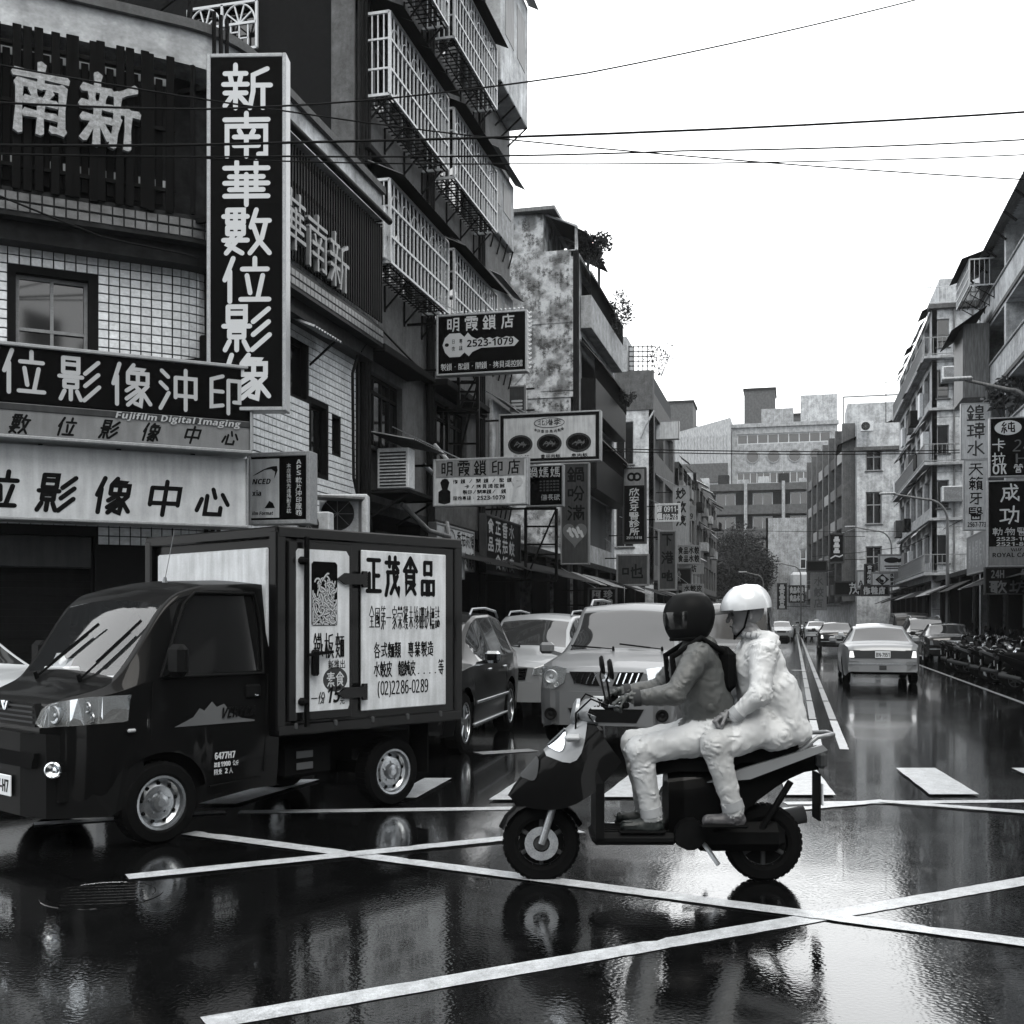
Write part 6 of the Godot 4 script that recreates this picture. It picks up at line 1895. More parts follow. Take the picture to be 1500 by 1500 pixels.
# ---------------------------------------------------------------- the scooter and its two riders
func riders() -> void:
	var zc := FOCAL * EYE / (1288.0 - HORIZON)
	var f := on_ground(788, 1288)
	var r := on_ground(1122, 1288)
	var mid := (f + r) * 0.5
	var dir := (f - r).normalized()
	var at := Transform3D(Basis(Vector3.UP.cross(dir), Vector3.UP, dir), Vector3(mid.x, 0, mid.z))
	var s := thing("scooter", "dark motor scooter with a pale nose crossing the junction under two riders", "scooter", at)
	scooter(s, M.scooter_paint, M.silver_light, 0.13)
	var axis := Vector3(0.9, 0.14, -0.43).normalized()
	# driver
	var J := {"hip": Vector3(0, 0.88, -0.36), "belly": Vector3(0, 1.03, -0.33), "chest": Vector3(0, 1.25, -0.26), "neck": Vector3(0, 1.42, -0.25), "head": Vector3(0, 1.555, -0.22), "look": Vector3(0, -0.05, 1).normalized(),
		"shoulder_l": Vector3(0.19, 1.33, -0.24), "elbow_l": Vector3(0.29, 1.12, -0.09), "wrist_l": Vector3(0.28, 1.1, 0.13), "grip_l": Vector3(0.275, 1.052, 0.22), "leg_l": Vector3(0.1, 0.86, -0.33), "knee_l": Vector3(0.17, 0.79, 0.09), "ankle_l": Vector3(0.14, 0.41, 0.02),
		"bar_axis": Vector3(1, 0, 0)}
	for k in ["shoulder", "elbow", "wrist", "grip", "leg", "knee", "ankle"]: J[k + "_r"] = J[k + "_l"] * Vector3(-1, 1, 1)
	J.skirt = [[J.neck + Vector3(-0.07, -0.03, -0.07), J.neck + Vector3(0.07, -0.03, -0.07), 0.055, 0.055], [J.hip + Vector3(0.05, 0.02, -0.05), J.hip + Vector3(0.09, -0.02, 0.12), 0.12, 0.09], [J.hip + Vector3(-0.05, 0.02, -0.05), J.hip + Vector3(-0.09, -0.02, 0.12), 0.12, 0.09]]
	var d := thing("person", "person in pale rain jacket and black helmet gripping the scooter handlebar", "person", at, "people riding the scooter")
	person(d, J, 0.06, 0.4, 0.012, 0.2, 0.02)
	helmet(d, J.head + Vector3(0, 0.0, 0), J.look, true, mat("helmet_black", 0.008, 0.4))
	var b := MB.new()   # dark satchel strapped high on the chest and shoulder
	b.bev(Vector3(0.0, 1.25, -0.43), Vector3(0.3, 0.28, 0.1), 0.05)
	b.tube(PackedVector3Array([Vector3(0.12, 1.36, -0.4), Vector3(0.15, 1.44, -0.27), Vector3(0.14, 1.33, -0.1), Vector3(0.14, 1.16, -0.12)]), 0.02, 6)
	b.tube(PackedVector3Array([Vector3(-0.12, 1.36, -0.4), Vector3(-0.15, 1.44, -0.27), Vector3(-0.14, 1.33, -0.1), Vector3(-0.14, 1.16, -0.12)]), 0.02, 6)
	solo("backpack", "small black backpack worn by the scooter driver", "backpack", b, M.rubber, at)
	# passenger
	var Q := {"hip": Vector3(0, 0.92, -0.68), "belly": Vector3(0, 1.07, -0.68), "chest": Vector3(0, 1.27, -0.63), "neck": Vector3(0, 1.44, -0.6), "head": Vector3(0, 1.575, -0.56), "look": Vector3(0.1, -0.1, 1).normalized(),
		"shoulder_l": Vector3(0.18, 1.36, -0.62), "elbow_l": Vector3(0.28, 1.12, -0.58), "wrist_l": Vector3(0.24, 1.0, -0.45), "grip_l": Vector3(0.2, 0.95, -0.37), "leg_l": Vector3(0.1, 0.9, -0.64), "knee_l": Vector3(0.24, 0.83, -0.33), "ankle_l": Vector3(0.23, 0.46, -0.44),
		"bar_axis": Vector3(1, 0, 0)}
	for k in ["shoulder", "elbow", "wrist", "grip", "leg", "knee", "ankle"]: Q[k + "_r"] = Q[k + "_l"] * Vector3(-1, 1, 1)
	Q.skirt = [[Vector3(-0.13, 0.9, -0.84), Vector3(0.13, 0.9, -0.84), 0.07, 0.07], [Vector3(-0.15, 0.88, -0.7), Vector3(0.15, 0.88, -0.7), 0.1, 0.1], [Vector3(-0.14, 0.92, -0.58), Vector3(-0.2, 0.84, -0.44), 0.12, 0.09], [Vector3(0.14, 0.92, -0.58), Vector3(0.2, 0.84, -0.44), 0.12, 0.09], [Vector3(-0.08, 1.12, -0.72), Vector3(-0.14, 0.9, -0.82), 0.14, 0.085], [Vector3(0.08, 1.12, -0.72), Vector3(0.14, 0.9, -0.82), 0.14, 0.085], [Vector3(-0.08, 1.42, -0.68), Vector3(0.08, 1.42, -0.68), 0.06, 0.06]]
	var p := thing("person", "person in white raincoat and white half helmet seated behind the driver", "person", at, "people riding the scooter")
	person(p, Q, 0.46, 0.33, 0.05, 0.16, 0.16)
	helmet(p, Q.head + Vector3(0, 0.02, 0), Q.look, false, M.white_paint)

# ---------------------------------------------------------------- parts of buildings
# a wall in the plane z = 0 of frame f, from (u0, v0) to (u1, v1), with openings [u0, v0, u1, v1] that have reveals of the given depth
func wall(bld: Node3D, called: String, m: Material, f: Transform3D, u0: float, v0: float, u1: float, v1: float, holes: Array = [], depth := 0.18) -> MeshInstance3D:
	var us := [u0, u1]; var vs := [v0, v1]
	for h: Array in holes:
		us.append(clampf(h[0], u0, u1)); us.append(clampf(h[2], u0, u1)); vs.append(clampf(h[1], v0, v1)); vs.append(clampf(h[3], v0, v1))
	us.sort(); vs.sort()
	var b := MB.new()
	b.X = f
	for i in us.size() - 1:
		if us[i + 1] - us[i] < 0.002: continue
		for j in vs.size() - 1:
			if vs[j + 1] - vs[j] < 0.002: continue
			var cu: float = (us[i] + us[i + 1]) * 0.5; var cv: float = (vs[j] + vs[j + 1]) * 0.5
			var open := false
			for h: Array in holes:
				if cu > h[0] and cu < h[2] and cv > h[1] and cv < h[3]: open = true
			if not open: b.quad(Vector3(us[i], vs[j], 0), Vector3(us[i + 1], vs[j], 0), Vector3(us[i + 1], vs[j + 1], 0), Vector3(us[i], vs[j + 1], 0))
	for h: Array in holes:
		var a := Vector3(h[0], h[1], 0); var c := Vector3(h[2], h[3], 0); var n := Vector3(0, 0, -depth)
		var p := Vector3(c.x, a.y, 0); var q := Vector3(a.x, c.y, 0)
		b.quad(a, a + n, q + n, q); b.quad(p + n, p, c, c + n); b.quad(a + n, a, p, p + n); b.quad(q, q + n, c + n, c)
	for e: Array in [[Vector3(u0, v0, 0), Vector3(u0, v1, 0)], [Vector3(u1, v1, 0), Vector3(u1, v0, 0)], [Vector3(u0, v1, 0), Vector3(u1, v1, 0)]]:
		var n := Vector3(0, 0, -0.25)
		b.quad(e[0], e[1], e[1] + n, e[0] + n)
	return part(bld, called, b, m)

# frame with mullions, panes and a sill, set back in an opening
func window(bld: Node3D, f: Transform3D, h: Array, panes := 2, back := 0.12, frame: Material = null, sill := true, transom := 0.0, fw := 0.05) -> void:
	var b := MB.new()
	b.X = f * Transform3D(Basis(), Vector3(0, 0, -back))
	var w: float = h[2] - h[0]; var t: float = h[3] - h[1]
	var cx: float = (h[0] + h[2]) * 0.5; var cy: float = (h[1] + h[3]) * 0.5
	for s: float in [-1.0, 1.0]:
		b.box(Vector3(cx + s * (w * 0.5 - fw * 0.5), cy, 0), Vector3(fw, t, 0.05))
		b.box(Vector3(cx, cy + s * (t * 0.5 - fw * 0.5), 0), Vector3(w - fw * 2.0, fw, 0.05))
	for k in range(1, panes): b.box(Vector3(h[0] + w * k / panes, cy, 0), Vector3(fw * 0.9, t - fw * 2, 0.045))
	if transom > 0.0: b.box(Vector3(cx, h[1] + t * transom, 0.003), Vector3(w - fw * 2, fw * 0.9, 0.045))
	var o := part(bld, "window", b, frame if frame else M.grey_bar)
	for k in panes:
		b = MB.new()
		b.X = f * Transform3D(Basis(), Vector3(0, 0, -back - 0.01 - 0.015 * (k % 2)))
		var p0: float = h[0] + w * k / panes; var p1: float = h[0] + w * (k + 1) / panes
		b.box(Vector3((p0 + p1) * 0.5, cy, 0), Vector3(p1 - p0, t, 0.008))
		part(o, "pane", b, M.glass)
	if sill:
		b = MB.new()
		b.X = f
		b.bev(Vector3(cx, h[1] - 0.04, 0.03), Vector3(w + 0.16, 0.07, 0.14), 0.012)
		part(o, "sill", b, M.concrete_mid)

func core(bld: Node3D, x0: float, x1: float, d0: float, d1: float, y0: float, y1: float, m: Material = null) -> void:
	var b := MB.new()
	b.box(Vector3((x0 + x1) * 0.5, (y0 + y1) * 0.5, -(d0 + d1) * 0.5), Vector3(absf(x1 - x0), y1 - y0, absf(d1 - d0)))
	part(bld, "interior", b, m if m else M.dark_room)

func slab(bld: Node3D, called: String, m: Material, f: Transform3D, u0: float, v0: float, u1: float, v1: float, z0: float, z1: float, r := 0.015) -> MeshInstance3D:
	var b := MB.new()
	b.X = f
	b.bev(Vector3((u0 + u1) * 0.5, (v0 + v1) * 0.5, (z0 + z1) * 0.5), Vector3(u1 - u0, v1 - v0, z1 - z0), r)
	return part(bld, called, b, m)

# corrugated sheet that slopes out from a wall
func corrugated(b: MB, u0: float, u1: float, a: Vector2, e: Vector2, wave := 0.012, pitch := 0.09) -> void:
	var n := maxi(4, int((u1 - u0) / pitch * 2.0))
	var P := []
	for i in n + 1:
		var u := lerpf(u0, u1, float(i) / n)
		var dy := wave if i % 2 else -wave
		P.append([Vector3(u, a.y + dy, a.x), Vector3(u, e.y + dy, e.x)])
	b.grid(P)

# steel cage hung in front of a window: white frame and bars, a grating floor, brackets and a sheet roof
func cage(bld: Node3D, f: Transform3D, u0: float, u1: float, v0: float, v1: float, z: float, bars: Material) -> void:
	var b := MB.new()
	b.X = f
	var t := 0.05
	for u: float in [u0, u1]:
		b.bar(Vector3(u, v0, z), Vector3(u, v1, z), t)
		for v: float in [v0, v1]: b.bar(Vector3(u, v, 0), Vector3(u, v, z), t)
	var rails := [v0, lerpf(v0, v1, 0.32), lerpf(v0, v1, 0.68), v1]
	for v: float in rails: b.bar(Vector3(u0, v, z), Vector3(u1, v, z), t * 0.9)
	for v: float in [rails[1], rails[2]]: b.bar(Vector3(u0, v, 0), Vector3(u0, v, z), t * 0.7)
	var o := part(bld, "window_cage", b, bars)
	b = MB.new()
	b.X = f
	var n := int((u1 - u0) / 0.21)
	for k in range(1, n):
		var u := lerpf(u0, u1, float(k) / n)
		b.bar(Vector3(u, v0, z), Vector3(u, v1, z), 0.027)
	for k in range(1, 5): b.bar(Vector3(u0, v0, z * k / 5.0), Vector3(u0, v1, z * k / 5.0), 0.022)
	for k in range(1, 5): b.bar(Vector3(u1, v0, z * k / 5.0), Vector3(u1, v1, z * k / 5.0), 0.022)
	for q in int((u1 - u0) / 0.55):   # arched heads between the upper rails
		var c := u0 + 0.28 + q * 0.55
		var P := PackedVector3Array()
		for k in 9: P.push_back(Vector3(c + cos(PI * k / 8) * 0.24, rails[2] + sin(PI * k / 8) * 0.26, z + 0.01))
		b.tube(P, 0.011, 5)
	part(o, "bars", b, bars)
	b = MB.new()
	b.X = f
	for k in range(1, int((u1 - u0) / 0.16)): b.bar(Vector3(u0 + k * 0.16, v0 - 0.02, 0), Vector3(u0 + k * 0.16, v0 - 0.02, z), 0.02)
	for k in 3: b.bar(Vector3(u0, v0 - 0.04, z * (0.2 + 0.35 * k)), Vector3(u1, v0 - 0.04, z * (0.2 + 0.35 * k)), 0.025)
	part(o, "floor_grating", b, M.rust_metal)
	b = MB.new()
	b.X = f
	corrugated(b, u0 - 0.1, u1 + 0.1, Vector2(0.0, v1 + 0.42), Vector2(z + 0.28, v1 + 0.03))
	var aw := part(o, "awning", b, M.sheet_dark)
	b = MB.new()
	b.X = f
	for k in int((u1 - u0) / 0.5) + 1: b.bar(Vector3(u0 + k * 0.5, v1 + 0.44, 0.02), Vector3(u0 + k * 0.5, v1 + 0.055, z + 0.26), 0.02)
	part(aw, "awning_ribs", b, M.grey_bar)
	for k in int((u1 - u0) / 1.1) + 1:
		b = MB.new()
		b.X = f
		var u := u0 + 0.1 + k * 1.1
		b.bar(Vector3(u, v0 - 0.05, z * 0.8), Vector3(u, v0 - 0.5, 0.02), 0.03)
		b.bar(Vector3(u, v0 - 0.05, 0.02), Vector3(u, v0 - 0.55, 0.02), 0.03)
		part(o, "bracket", b, M.rust_metal)

func air_conditioner(label: String, at: Transform3D, w := 0.8, h := 0.58, dp := 0.3, fan := true) -> Node3D:
	var t := thing("air_conditioner", label, "air conditioner", at)
	var b := MB.new()
	b.bev(Vector3(0, h * 0.5, 0), Vector3(w, h, dp), 0.02)
	part(t, "casing", b, M.ac_white)
	if fan:
		b = MB.new()
		b.X = Transform3D(Basis(Vector3.RIGHT, PI / 2), Vector3(-w * 0.12, h * 0.5, dp * 0.5))
		b.lathe(PackedVector2Array([Vector2(h * 0.42, 0.004), Vector2(h * 0.41, 0.016), Vector2(h * 0.38, 0.006), Vector2(0, 0.004)]), 24)
		var g := part(t, "fan_guard", b, M.shop_dark)
		b = MB.new()
		for k in 8:
			var a := TAU * k / 8
			b.bar(Vector3(-w * 0.12, h * 0.5, dp * 0.5 + 0.016), Vector3(-w * 0.12 + cos(a) * h * 0.4, h * 0.5 + sin(a) * h * 0.4, dp * 0.5 + 0.016), 0.008)
		part(g, "guard_wires", b, M.grey_bar)
	else:
		b = MB.new()
		for k in int(h / 0.06) - 1: b.box(Vector3(0, 0.06 + k * 0.06, dp * 0.5 + 0.004), Vector3(w * 0.82, 0.028, 0.014))
		part(t, "louvres", b, M.shop_dark)
	return t

# ---------------------------------------------------------------- signs
# a box sign in the plane of f (middle of the face at the origin), w by h, dp deep
func sign_box(label: String, f: Transform3D, w: float, h: float, dp: float, board: Material, frame: Material, group := "", fw := 0.04) -> Node3D:
	var t := thing("shop_sign", label, "sign", f, group)
	var b := MB.new()
	b.bev(Vector3(0, 0, -dp * 0.5), Vector3(w - 0.02, h - 0.02, dp), 0.008)
	part(t, "board", b, board)
	if frame:
		b = MB.new()
		for s: float in [-1.0, 1.0]:
			b.bev(Vector3(s * (w * 0.5), 0, -dp * 0.5), Vector3(fw, h + fw, dp + 0.03), 0.008)
			b.bev(Vector3(0, s * (h * 0.5), -dp * 0.5), Vector3(w - fw, fw, dp + 0.026), 0.008)
		part(t, "frame", b, frame)
	return t

# a sign square to the street whose face fills the pixels x0..x1, y0..y1 at street distance d
func sign_px(label: String, x0: float, y0: float, x1: float, y1: float, d: float, dp: float, board: Material, frame: Material, group := "", turn := 0.0, fw := 0.04) -> Node3D:
	var a := at_d(x0, (y0 + y1) * 0.5, d); var e := at_d(x1, (y0 + y1) * 0.5, d)
	var c := at_d((x0 + x1) * 0.5, (y0 + y1) * 0.5, d)
	var w := (e.x - a.x)
	var h := at_d((x0 + x1) * 0.5, y0, d).y - at_d((x0 + x1) * 0.5, y1, d).y
	var t := sign_box(label, face(c, turn), w, h, dp, board, frame, group, fw)
	t.set_meta("w", w)
	t.set_meta("h", h)
	return t

func inked(t: Node3D, b: MB, m: Material, called := "lettering") -> MeshInstance3D:
	return part(t, called, b, m)

# arms that carry a projecting sign back to the wall at x
func sign_arms(t: Node3D, wall_x: float) -> void:
	var w: float = t.get_meta("w"); var h: float = t.get_meta("h")
	var s := -1.0 if wall_x < t.position.x else 1.0
	var reach := absf(wall_x - t.position.x)
	if reach < w * 0.5 + 0.02: return
	for y: float in [h * 0.4, -h * 0.4]:
		var b := MB.new()
		b.bar(Vector3(s * w * 0.5, y, -0.06), Vector3(s * reach, y, -0.06), 0.045)
		part(t, "arm", b, M.black_metal)
	var b2 := MB.new()
	b2.bar(Vector3(s * w * 0.2, h * 0.5, -0.08), Vector3(s * (reach), h * 0.5 + 0.7, -0.08), 0.02)
	part(t, "stay", b2, M.steel)

func bulbs(t: Node3D, w: float, h: float, top := true, side := true) -> void:
	var b := MB.new()
	var pts := []
	if top:
		for k in int(w / 0.09): pts.append(Vector3(-w * 0.5 + 0.045 + k * 0.09, h * 0.5 + 0.06, -0.05))
	if side:
		for z: float in [-0.03, -0.13]:
			for k in int(h / 0.09): pts.append(Vector3(w * 0.5 + 0.06, -h * 0.5 + 0.045 + k * 0.09 + (0.045 if z < -0.1 else 0.0), z))
	for p: Vector3 in pts:
		b.X = Transform3D(Basis(), p)
		b.lathe(PackedVector2Array([Vector2(0, -0.025), Vector2(0.018, -0.018), Vector2(0.025, 0), Vector2(0.018, 0.018), Vector2(0, 0.025)]), 6)
	var o := part(t, "bulb_chain", b, M.letter_white)
	o.set_meta("kind", "stuff")

# ---------------------------------------------------------------- plants
func leaves(b: MB, c: Vector3, r: Vector3, n: int, size: float, rng: RandomNumberGenerator, clumps := 9) -> void:
	var cs := []
	for k in clumps:
		var q := Vector3(rng.randfn(), rng.randfn(), rng.randfn()).normalized() * pow(rng.randf(), 0.4)
		cs.append(c + q * r * 0.75)
	for i in n:
		var o: Vector3 = cs[i % clumps]
		var q := Vector3(rng.randfn(), rng.randfn(), rng.randfn()).normalized() * pow(rng.randf(), 0.45) * 0.42
		var p := o + q * r
		var a := Vector3(rng.randfn(), rng.randfn() * 0.6, rng.randfn()).normalized()
		var e := a.cross(Vector3(rng.randfn(), rng.randfn(), rng.randfn())).normalized()
		var s := size * rng.randf_range(0.6, 1.3)
		b.tri(p - a * s, p + e * s * 0.45, p + a * s)
		b.tri(p - a * s, p + a * s, p - e * s * 0.45)

func tree(label: String, at: Vector3, h: float, r: float, seed_: int, n := 5200, group := "") -> void:
	var rng := RandomNumberGenerator.new()
	rng.seed = seed_
	var t := thing("street_tree", label, "tree", face(at, 0.0), group)
	var b := MB.new()
	b.tube(PackedVector3Array([Vector3(0, 0, 0), Vector3(0.1, h * 0.25, 0.05), Vector3(-0.05, h * 0.5, 0), Vector3(0.05, h * 0.8, 0)]), [0.2, 0.16, 0.12, 0.04], 9)
	for k in 7:
		var a := TAU * k / 7 + rng.randf()
		var y := h * rng.randf_range(0.35, 0.6)
		b.tube(PackedVector3Array([Vector3(0, y, 0), Vector3(cos(a) * r * 0.4, y + h * 0.12, sin(a) * r * 0.4), Vector3(cos(a) * r * 0.8, y + h * 0.2, sin(a) * r * 0.8)]), [0.07, 0.045, 0.015], 6)
	part(t, "trunk", b, M.bark)
	b = MB.new()
	leaves(b, Vector3(0, h * 0.66, 0), Vector3(r, h * 0.36, r), n, 0.17, rng, 34)
	part(t, "crown", b, M.leaf)

func shrub(called: String, label: String, at: Vector3, r: Vector3, n: int, seed_: int, m: Material, size := 0.06) -> void:
	var rng := RandomNumberGenerator.new()
	rng.seed = seed_
	var t := thing(called, label, "plant", face(at, 0.0))
	var b := MB.new()
	leaves(b, Vector3(0, r.y * 0.9, 0), r, n, size, rng, 10)
	part(t, "foliage", b, m)
	b = MB.new()
	for k in 7:
		var a := TAU * k / 7
		b.tube(PackedVector3Array([Vector3(cos(a) * r.x * 0.1, 0, sin(a) * r.z * 0.1), Vector3(cos(a) * r.x * 0.5, r.y * 0.9, sin(a) * r.z * 0.5), Vector3(cos(a) * r.x * 0.8, r.y * 1.6, sin(a) * r.z * 0.8)]), [0.02, 0.014, 0.005], 5)
	part(t, "stems", b, M.bark)

func street_lamp(label: String, foot: Vector3, h: float, arm: Vector3, bent := true) -> void:
	var t := thing("street_lamp", label, "street lamp", face(foot, 0.0), "street lamps along the road")
	var b := MB.new()
	var p := PackedVector3Array([Vector3.ZERO, Vector3(0, h * 0.5, 0), Vector3(0, h * 0.82, 0)])
	var rr := [0.1, 0.08, 0.065]
	for k in range(1, 9):
		var a := k / 8.0
		p.push_back(Vector3(arm.x * (1 - cos(a * PI * 0.5)) * 0.35 if bent else 0.0, h * 0.82 + h * 0.14 * sin(a * PI * 0.5), arm.z * (1 - cos(a * PI * 0.5)) * 0.35 if bent else 0.0))
		rr.append(0.055)
	p.push_back(Vector3(arm.x * 0.9, h * 1.0, arm.z * 0.9))
	rr.append(0.04)
	b.tube(p, rr, 10)
	part(t, "pole", b, M.sheet)
	b = MB.new()
	var dir := arm.normalized()
	b.X = Transform3D(Basis(dir, Vector3.UP, dir.cross(Vector3.UP)), Vector3(arm.x, h * 1.005, arm.z))
	b.bev(Vector3(0, 0, 0), Vector3(0.75, 0.1, 0.2), 0.04)
	part(t, "lamp_head", b, M.sheet_light)

func cable(label: String, pts: Array, r: float, group := "overhead cables") -> void:
	var p := PackedVector3Array()
	for i in pts.size() - 1:
		for k in 8: p.push_back(pts[i].lerp(pts[i + 1], k / 8.0) - Vector3(0, 4.0 * (k / 8.0) * (1 - k / 8.0) * pts[i].distance_to(pts[i + 1]) * 0.006, 0))
	p.push_back(pts[pts.size() - 1])
	var b := MB.new()
	b.tube(p, r, 6)
	solo("overhead_cable", label, "cable", b, M.wire, Transform3D(), group)

# ---------------------------------------------------------------- the tiled corner building
var C0 := Vector3(-7.6, 0, -13.55)

func corner_path(off: float) -> PackedVector3Array:
	var fc := face(C0, deg_to_rad(41)); var fs := face(C0, PI / 2)
	var nc := fc.basis.z; var ns := fs.basis.z
	var p := PackedVector3Array([C0 - fc.basis.x * 6.0 + nc * off])
	var a := C0 - fc.basis.x * 0.45 + nc * off; var e := C0 + fs.basis.x * 0.45 + ns * off
	var m := C0 + (nc + ns) * off / (1.0 + nc.dot(ns))
	for k in 9:
		var t := k / 8.0
		p.push_back(a.lerp(m, t).lerp(m.lerp(e, t), t))
	p.push_back(C0 + fs.basis.x * 5.33 + ns * off)
	return p

func corner_band(bld: Node3D, called: String, m: Material, inner: float, outer: float, v0: float, v1: float, bend_only := false) -> MeshInstance3D:
	var b := MB.new()
	var po := corner_path(outer); var pi := corner_path(inner)
	var up := Vector3.UP
	for i in range(1 if bend_only else 0, po.size() - (2 if bend_only else 1)):
		var a := po[i]; var e := po[i + 1]; var c := pi[i]; var d := pi[i + 1]
		b.quad(a + up * v0, e + up * v0, e + up * v1, a + up * v1)
		if outer != inner:
			b.quad(a + up * v1, e + up * v1, d + up * v1, c + up * v1)
			b.quad(c + up * v0, d + up * v0, e + up * v0, a + up * v0)
	return part(bld, called, b, m)

func tile_mesh(w: float, h: float) -> ArrayMesh:
	var b := MB.new()
	var z := 0.012; var r := 0.005
	var o := [Vector3(-w / 2, -h / 2, 0), Vector3(w / 2, -h / 2, 0), Vector3(w / 2, h / 2, 0), Vector3(-w / 2, h / 2, 0)]
	var i := [Vector3(-w / 2 + r, -h / 2 + r, z), Vector3(w / 2 - r, -h / 2 + r, z), Vector3(w / 2 - r, h / 2 - r, z), Vector3(-w / 2 + r, h / 2 - r, z)]
	b.quad(i[0], i[1], i[2], i[3])
	for k in 4: b.quad(o[k], o[(k + 1) % 4], i[(k + 1) % 4], i[k])
	return b.mesh()

func corner_building() -> void:
	var bld := thing("corner_building", "three storey corner shop house clad in small pale tiles with dark timber slats above", "building")
	var fc := face(C0, deg_to_rad(41)); var fs := face(C0, PI / 2)
	var rng := RandomNumberGenerator.new()
	rng.seed = 77
	# openings
	var hole := [-2.34, 4.7, -1.49, 5.86]
	var s1 := on_face(424, 575, fs); var s2 := on_face(449, 506, fs)
	var s3 := on_face(456, 690, fs); var s4 := on_face(479, 600, fs)
	var s5 := on_face(486, 662, fs); var s6 := on_face(497, 614, fs)
	var side_holes := [[s1.x, s1.y, s2.x, s2.y], [s3.x, s3.y, s4.x, s4.y], [s5.x, s5.y, s6.x, s6.y], [1.2, 0.2, 4.9, 2.5]]
	wall(bld, "wall", M.grout, fc, -6.0, 0.0, -0.45, 6.3, [hole, [-5.9, 0.05, -1.41, 2.61]], 0.2)
	wall(bld, "wall", M.grout, fs, 0.45, 0.0, 5.33, 6.3, side_holes, 0.2)
	corner_band(bld, "corner_wall", M.grout, 0.0, 0.0, 0.0, 6.3, true)
	core(bld, -18.0, -7.9, 14.2, 18.7, 0.0, 9.0, M.shop_dark)
	var ib := MB.new()
	ib.X = fc
	ib.box(Vector3(-3.0, 4.5, -1.3), Vector3(5.6, 9.0, 2.0))
	part(bld, "interior", ib, M.dark_room)
	window(bld, fc, hole, 2, 0.14, M.grey_bar, false, 0.42, 0.045)
	for k in 3: window(bld, fs, side_holes[k], 1, 0.12, M.black_metal, false)
	# single tiles on the face and round the bend, the rest of the tiling joined
	var tm := tile_mesh(0.121, 0.104)
	var skinm := [M.tile, M.tile_b, M.tile_c]
	var clad := bld.get_child(0)
	var count := 0
	var rest := MB.new()
	var tile := func(x: Transform3D, single: bool) -> void:
		if single:
			part_mesh(clad, "tile", tm, skinm[[0, 0, 1, 2][rng.randi() % 4]], x)
		else:
			rest.X = x
			rest.append(tm.surface_get_arrays(0), Transform3D())
	for r in range(0, 33):
		var v := 6.24 - 0.115 * r
		for cidx in 28:
			var u := -0.52 - 0.132 * cidx
			if u - 0.06 < hole[2] and u + 0.06 > hole[0] and v > hole[1] and v - 0.05 < hole[3]: continue
			if v < 2.7 and u < -1.41: continue
			tile.call(fc * Transform3D(Basis(), Vector3(u, v, 0.002)), v > 4.62 and u > -2.75)
	var arc := corner_path(0.002)
	for r in 33:
		var v := 6.24 - 0.115 * r
		for k in 8:
			var a := arc[1 + k]; var e := arc[2 + k]
			if k % 1 == 0:
				var dir := (e - a).normalized()
				var t := Transform3D(Basis(dir, Vector3.UP, dir.cross(Vector3.UP)), (a + e) * 0.5 + Vector3(0, v, 0))
				tile.call(t * Transform3D(Basis.from_scale(Vector3((e - a).length() / 0.132, 1, 1)), Vector3.ZERO), v > 4.62 and k < 6)
	for r in 33:
		var v := 6.24 - 0.115 * r
		for cidx in 36:
			var u := 0.52 + 0.132 * cidx
			var skip := false
			for h: Array in side_holes:
				if u + 0.06 > h[0] and u - 0.06 < h[2] and v + 0.05 > h[1] and v - 0.05 < h[3]: skip = true
			if not skip: tile.call(fs * Transform3D(Basis(), Vector3(u, v, 0.002)), false)
	rest.X = Transform3D()
	var ro := part(clad, "tiling", rest, M.tile)
	ro.set_meta("kind", "stuff")
	# ledge between the storeys: tiled edge over a dark soffit
	corner_band(bld, "ledge_soffit", M.tile_dark, -0.05, 0.30, 6.16, 6.42)
	corner_band(bld, "ledge", M.tile_dark, -0.05, 0.48, 6.40, 6.74)
	var lt := MB.new()
	var lp := corner_path(0.482)
	for i in lp.size() - 1:
		var l := lp[i].distance_to(lp[i + 1])
		var n := maxi(1, int(l / 0.135))
		for k in n:
			for r in 2:
				var dir := (lp[i + 1] - lp[i]).normalized()
				lt.X = Transform3D(Basis(dir, Vector3.UP, dir.cross(Vector3.UP)), lp[i].lerp(lp[i + 1], (k + 0.5) / n) + Vector3(0, 6.51 + r * 0.125, 0)) * Transform3D(Basis.from_scale(Vector3(l / n / 0.132, 1, 1)), Vector3.ZERO)
				lt.append(tm.surface_get_arrays(0), Transform3D())
	lt.X = Transform3D()
	part(bld, "ledge_tiling", lt, mat("tile_grimy", 0.14, 0.3, T.stained, 0.5)).set_meta("kind", "stuff")
	# upper storey wall, slats, eave
	corner_band(bld, "upper_wall", M.tile_dark, 0.0, 0.02, 6.7, 9.0)
	corner_band(bld, "eave_band", M.concrete_pale, 0.0, 0.46, 8.68, 9.12)
	corner_band(bld, "roof_edge", M.concrete_mid, 0.0, 0.54, 9.12, 9.24)
	var sp := corner_path(0.5)
	for k in 26:
		var u := -0.62 - k * 0.148
		var b := MB.new()
		b.X = fc * Transform3D(Basis(Vector3.FORWARD, rng.randf_range(-0.006, 0.006)), Vector3(u, 0, 0.52))
		b.bev(Vector3(0, 7.7 + rng.randf_range(-0.015, 0.015), 0), Vector3(0.1, 1.98, 0.025), 0.006)
		part(bld, "slat", b, M.wood_dark)
		b = MB.new()
		b.X = fc * Transform3D(Basis(), Vector3(u + 0.074, 0, 0.44))
		b.bev(Vector3(0, 7.62, 0), Vector3(0.085, 1.6, 0.022), 0.006)
		part(bld, "slat", b, M.wood_dark)
	for v: float in [6.98, 7.75, 8.45]: slab(bld, "rail", M.black_metal, fc, -6.0, v, -0.5, v + 0.05, 0.455, 0.5, 0.005)
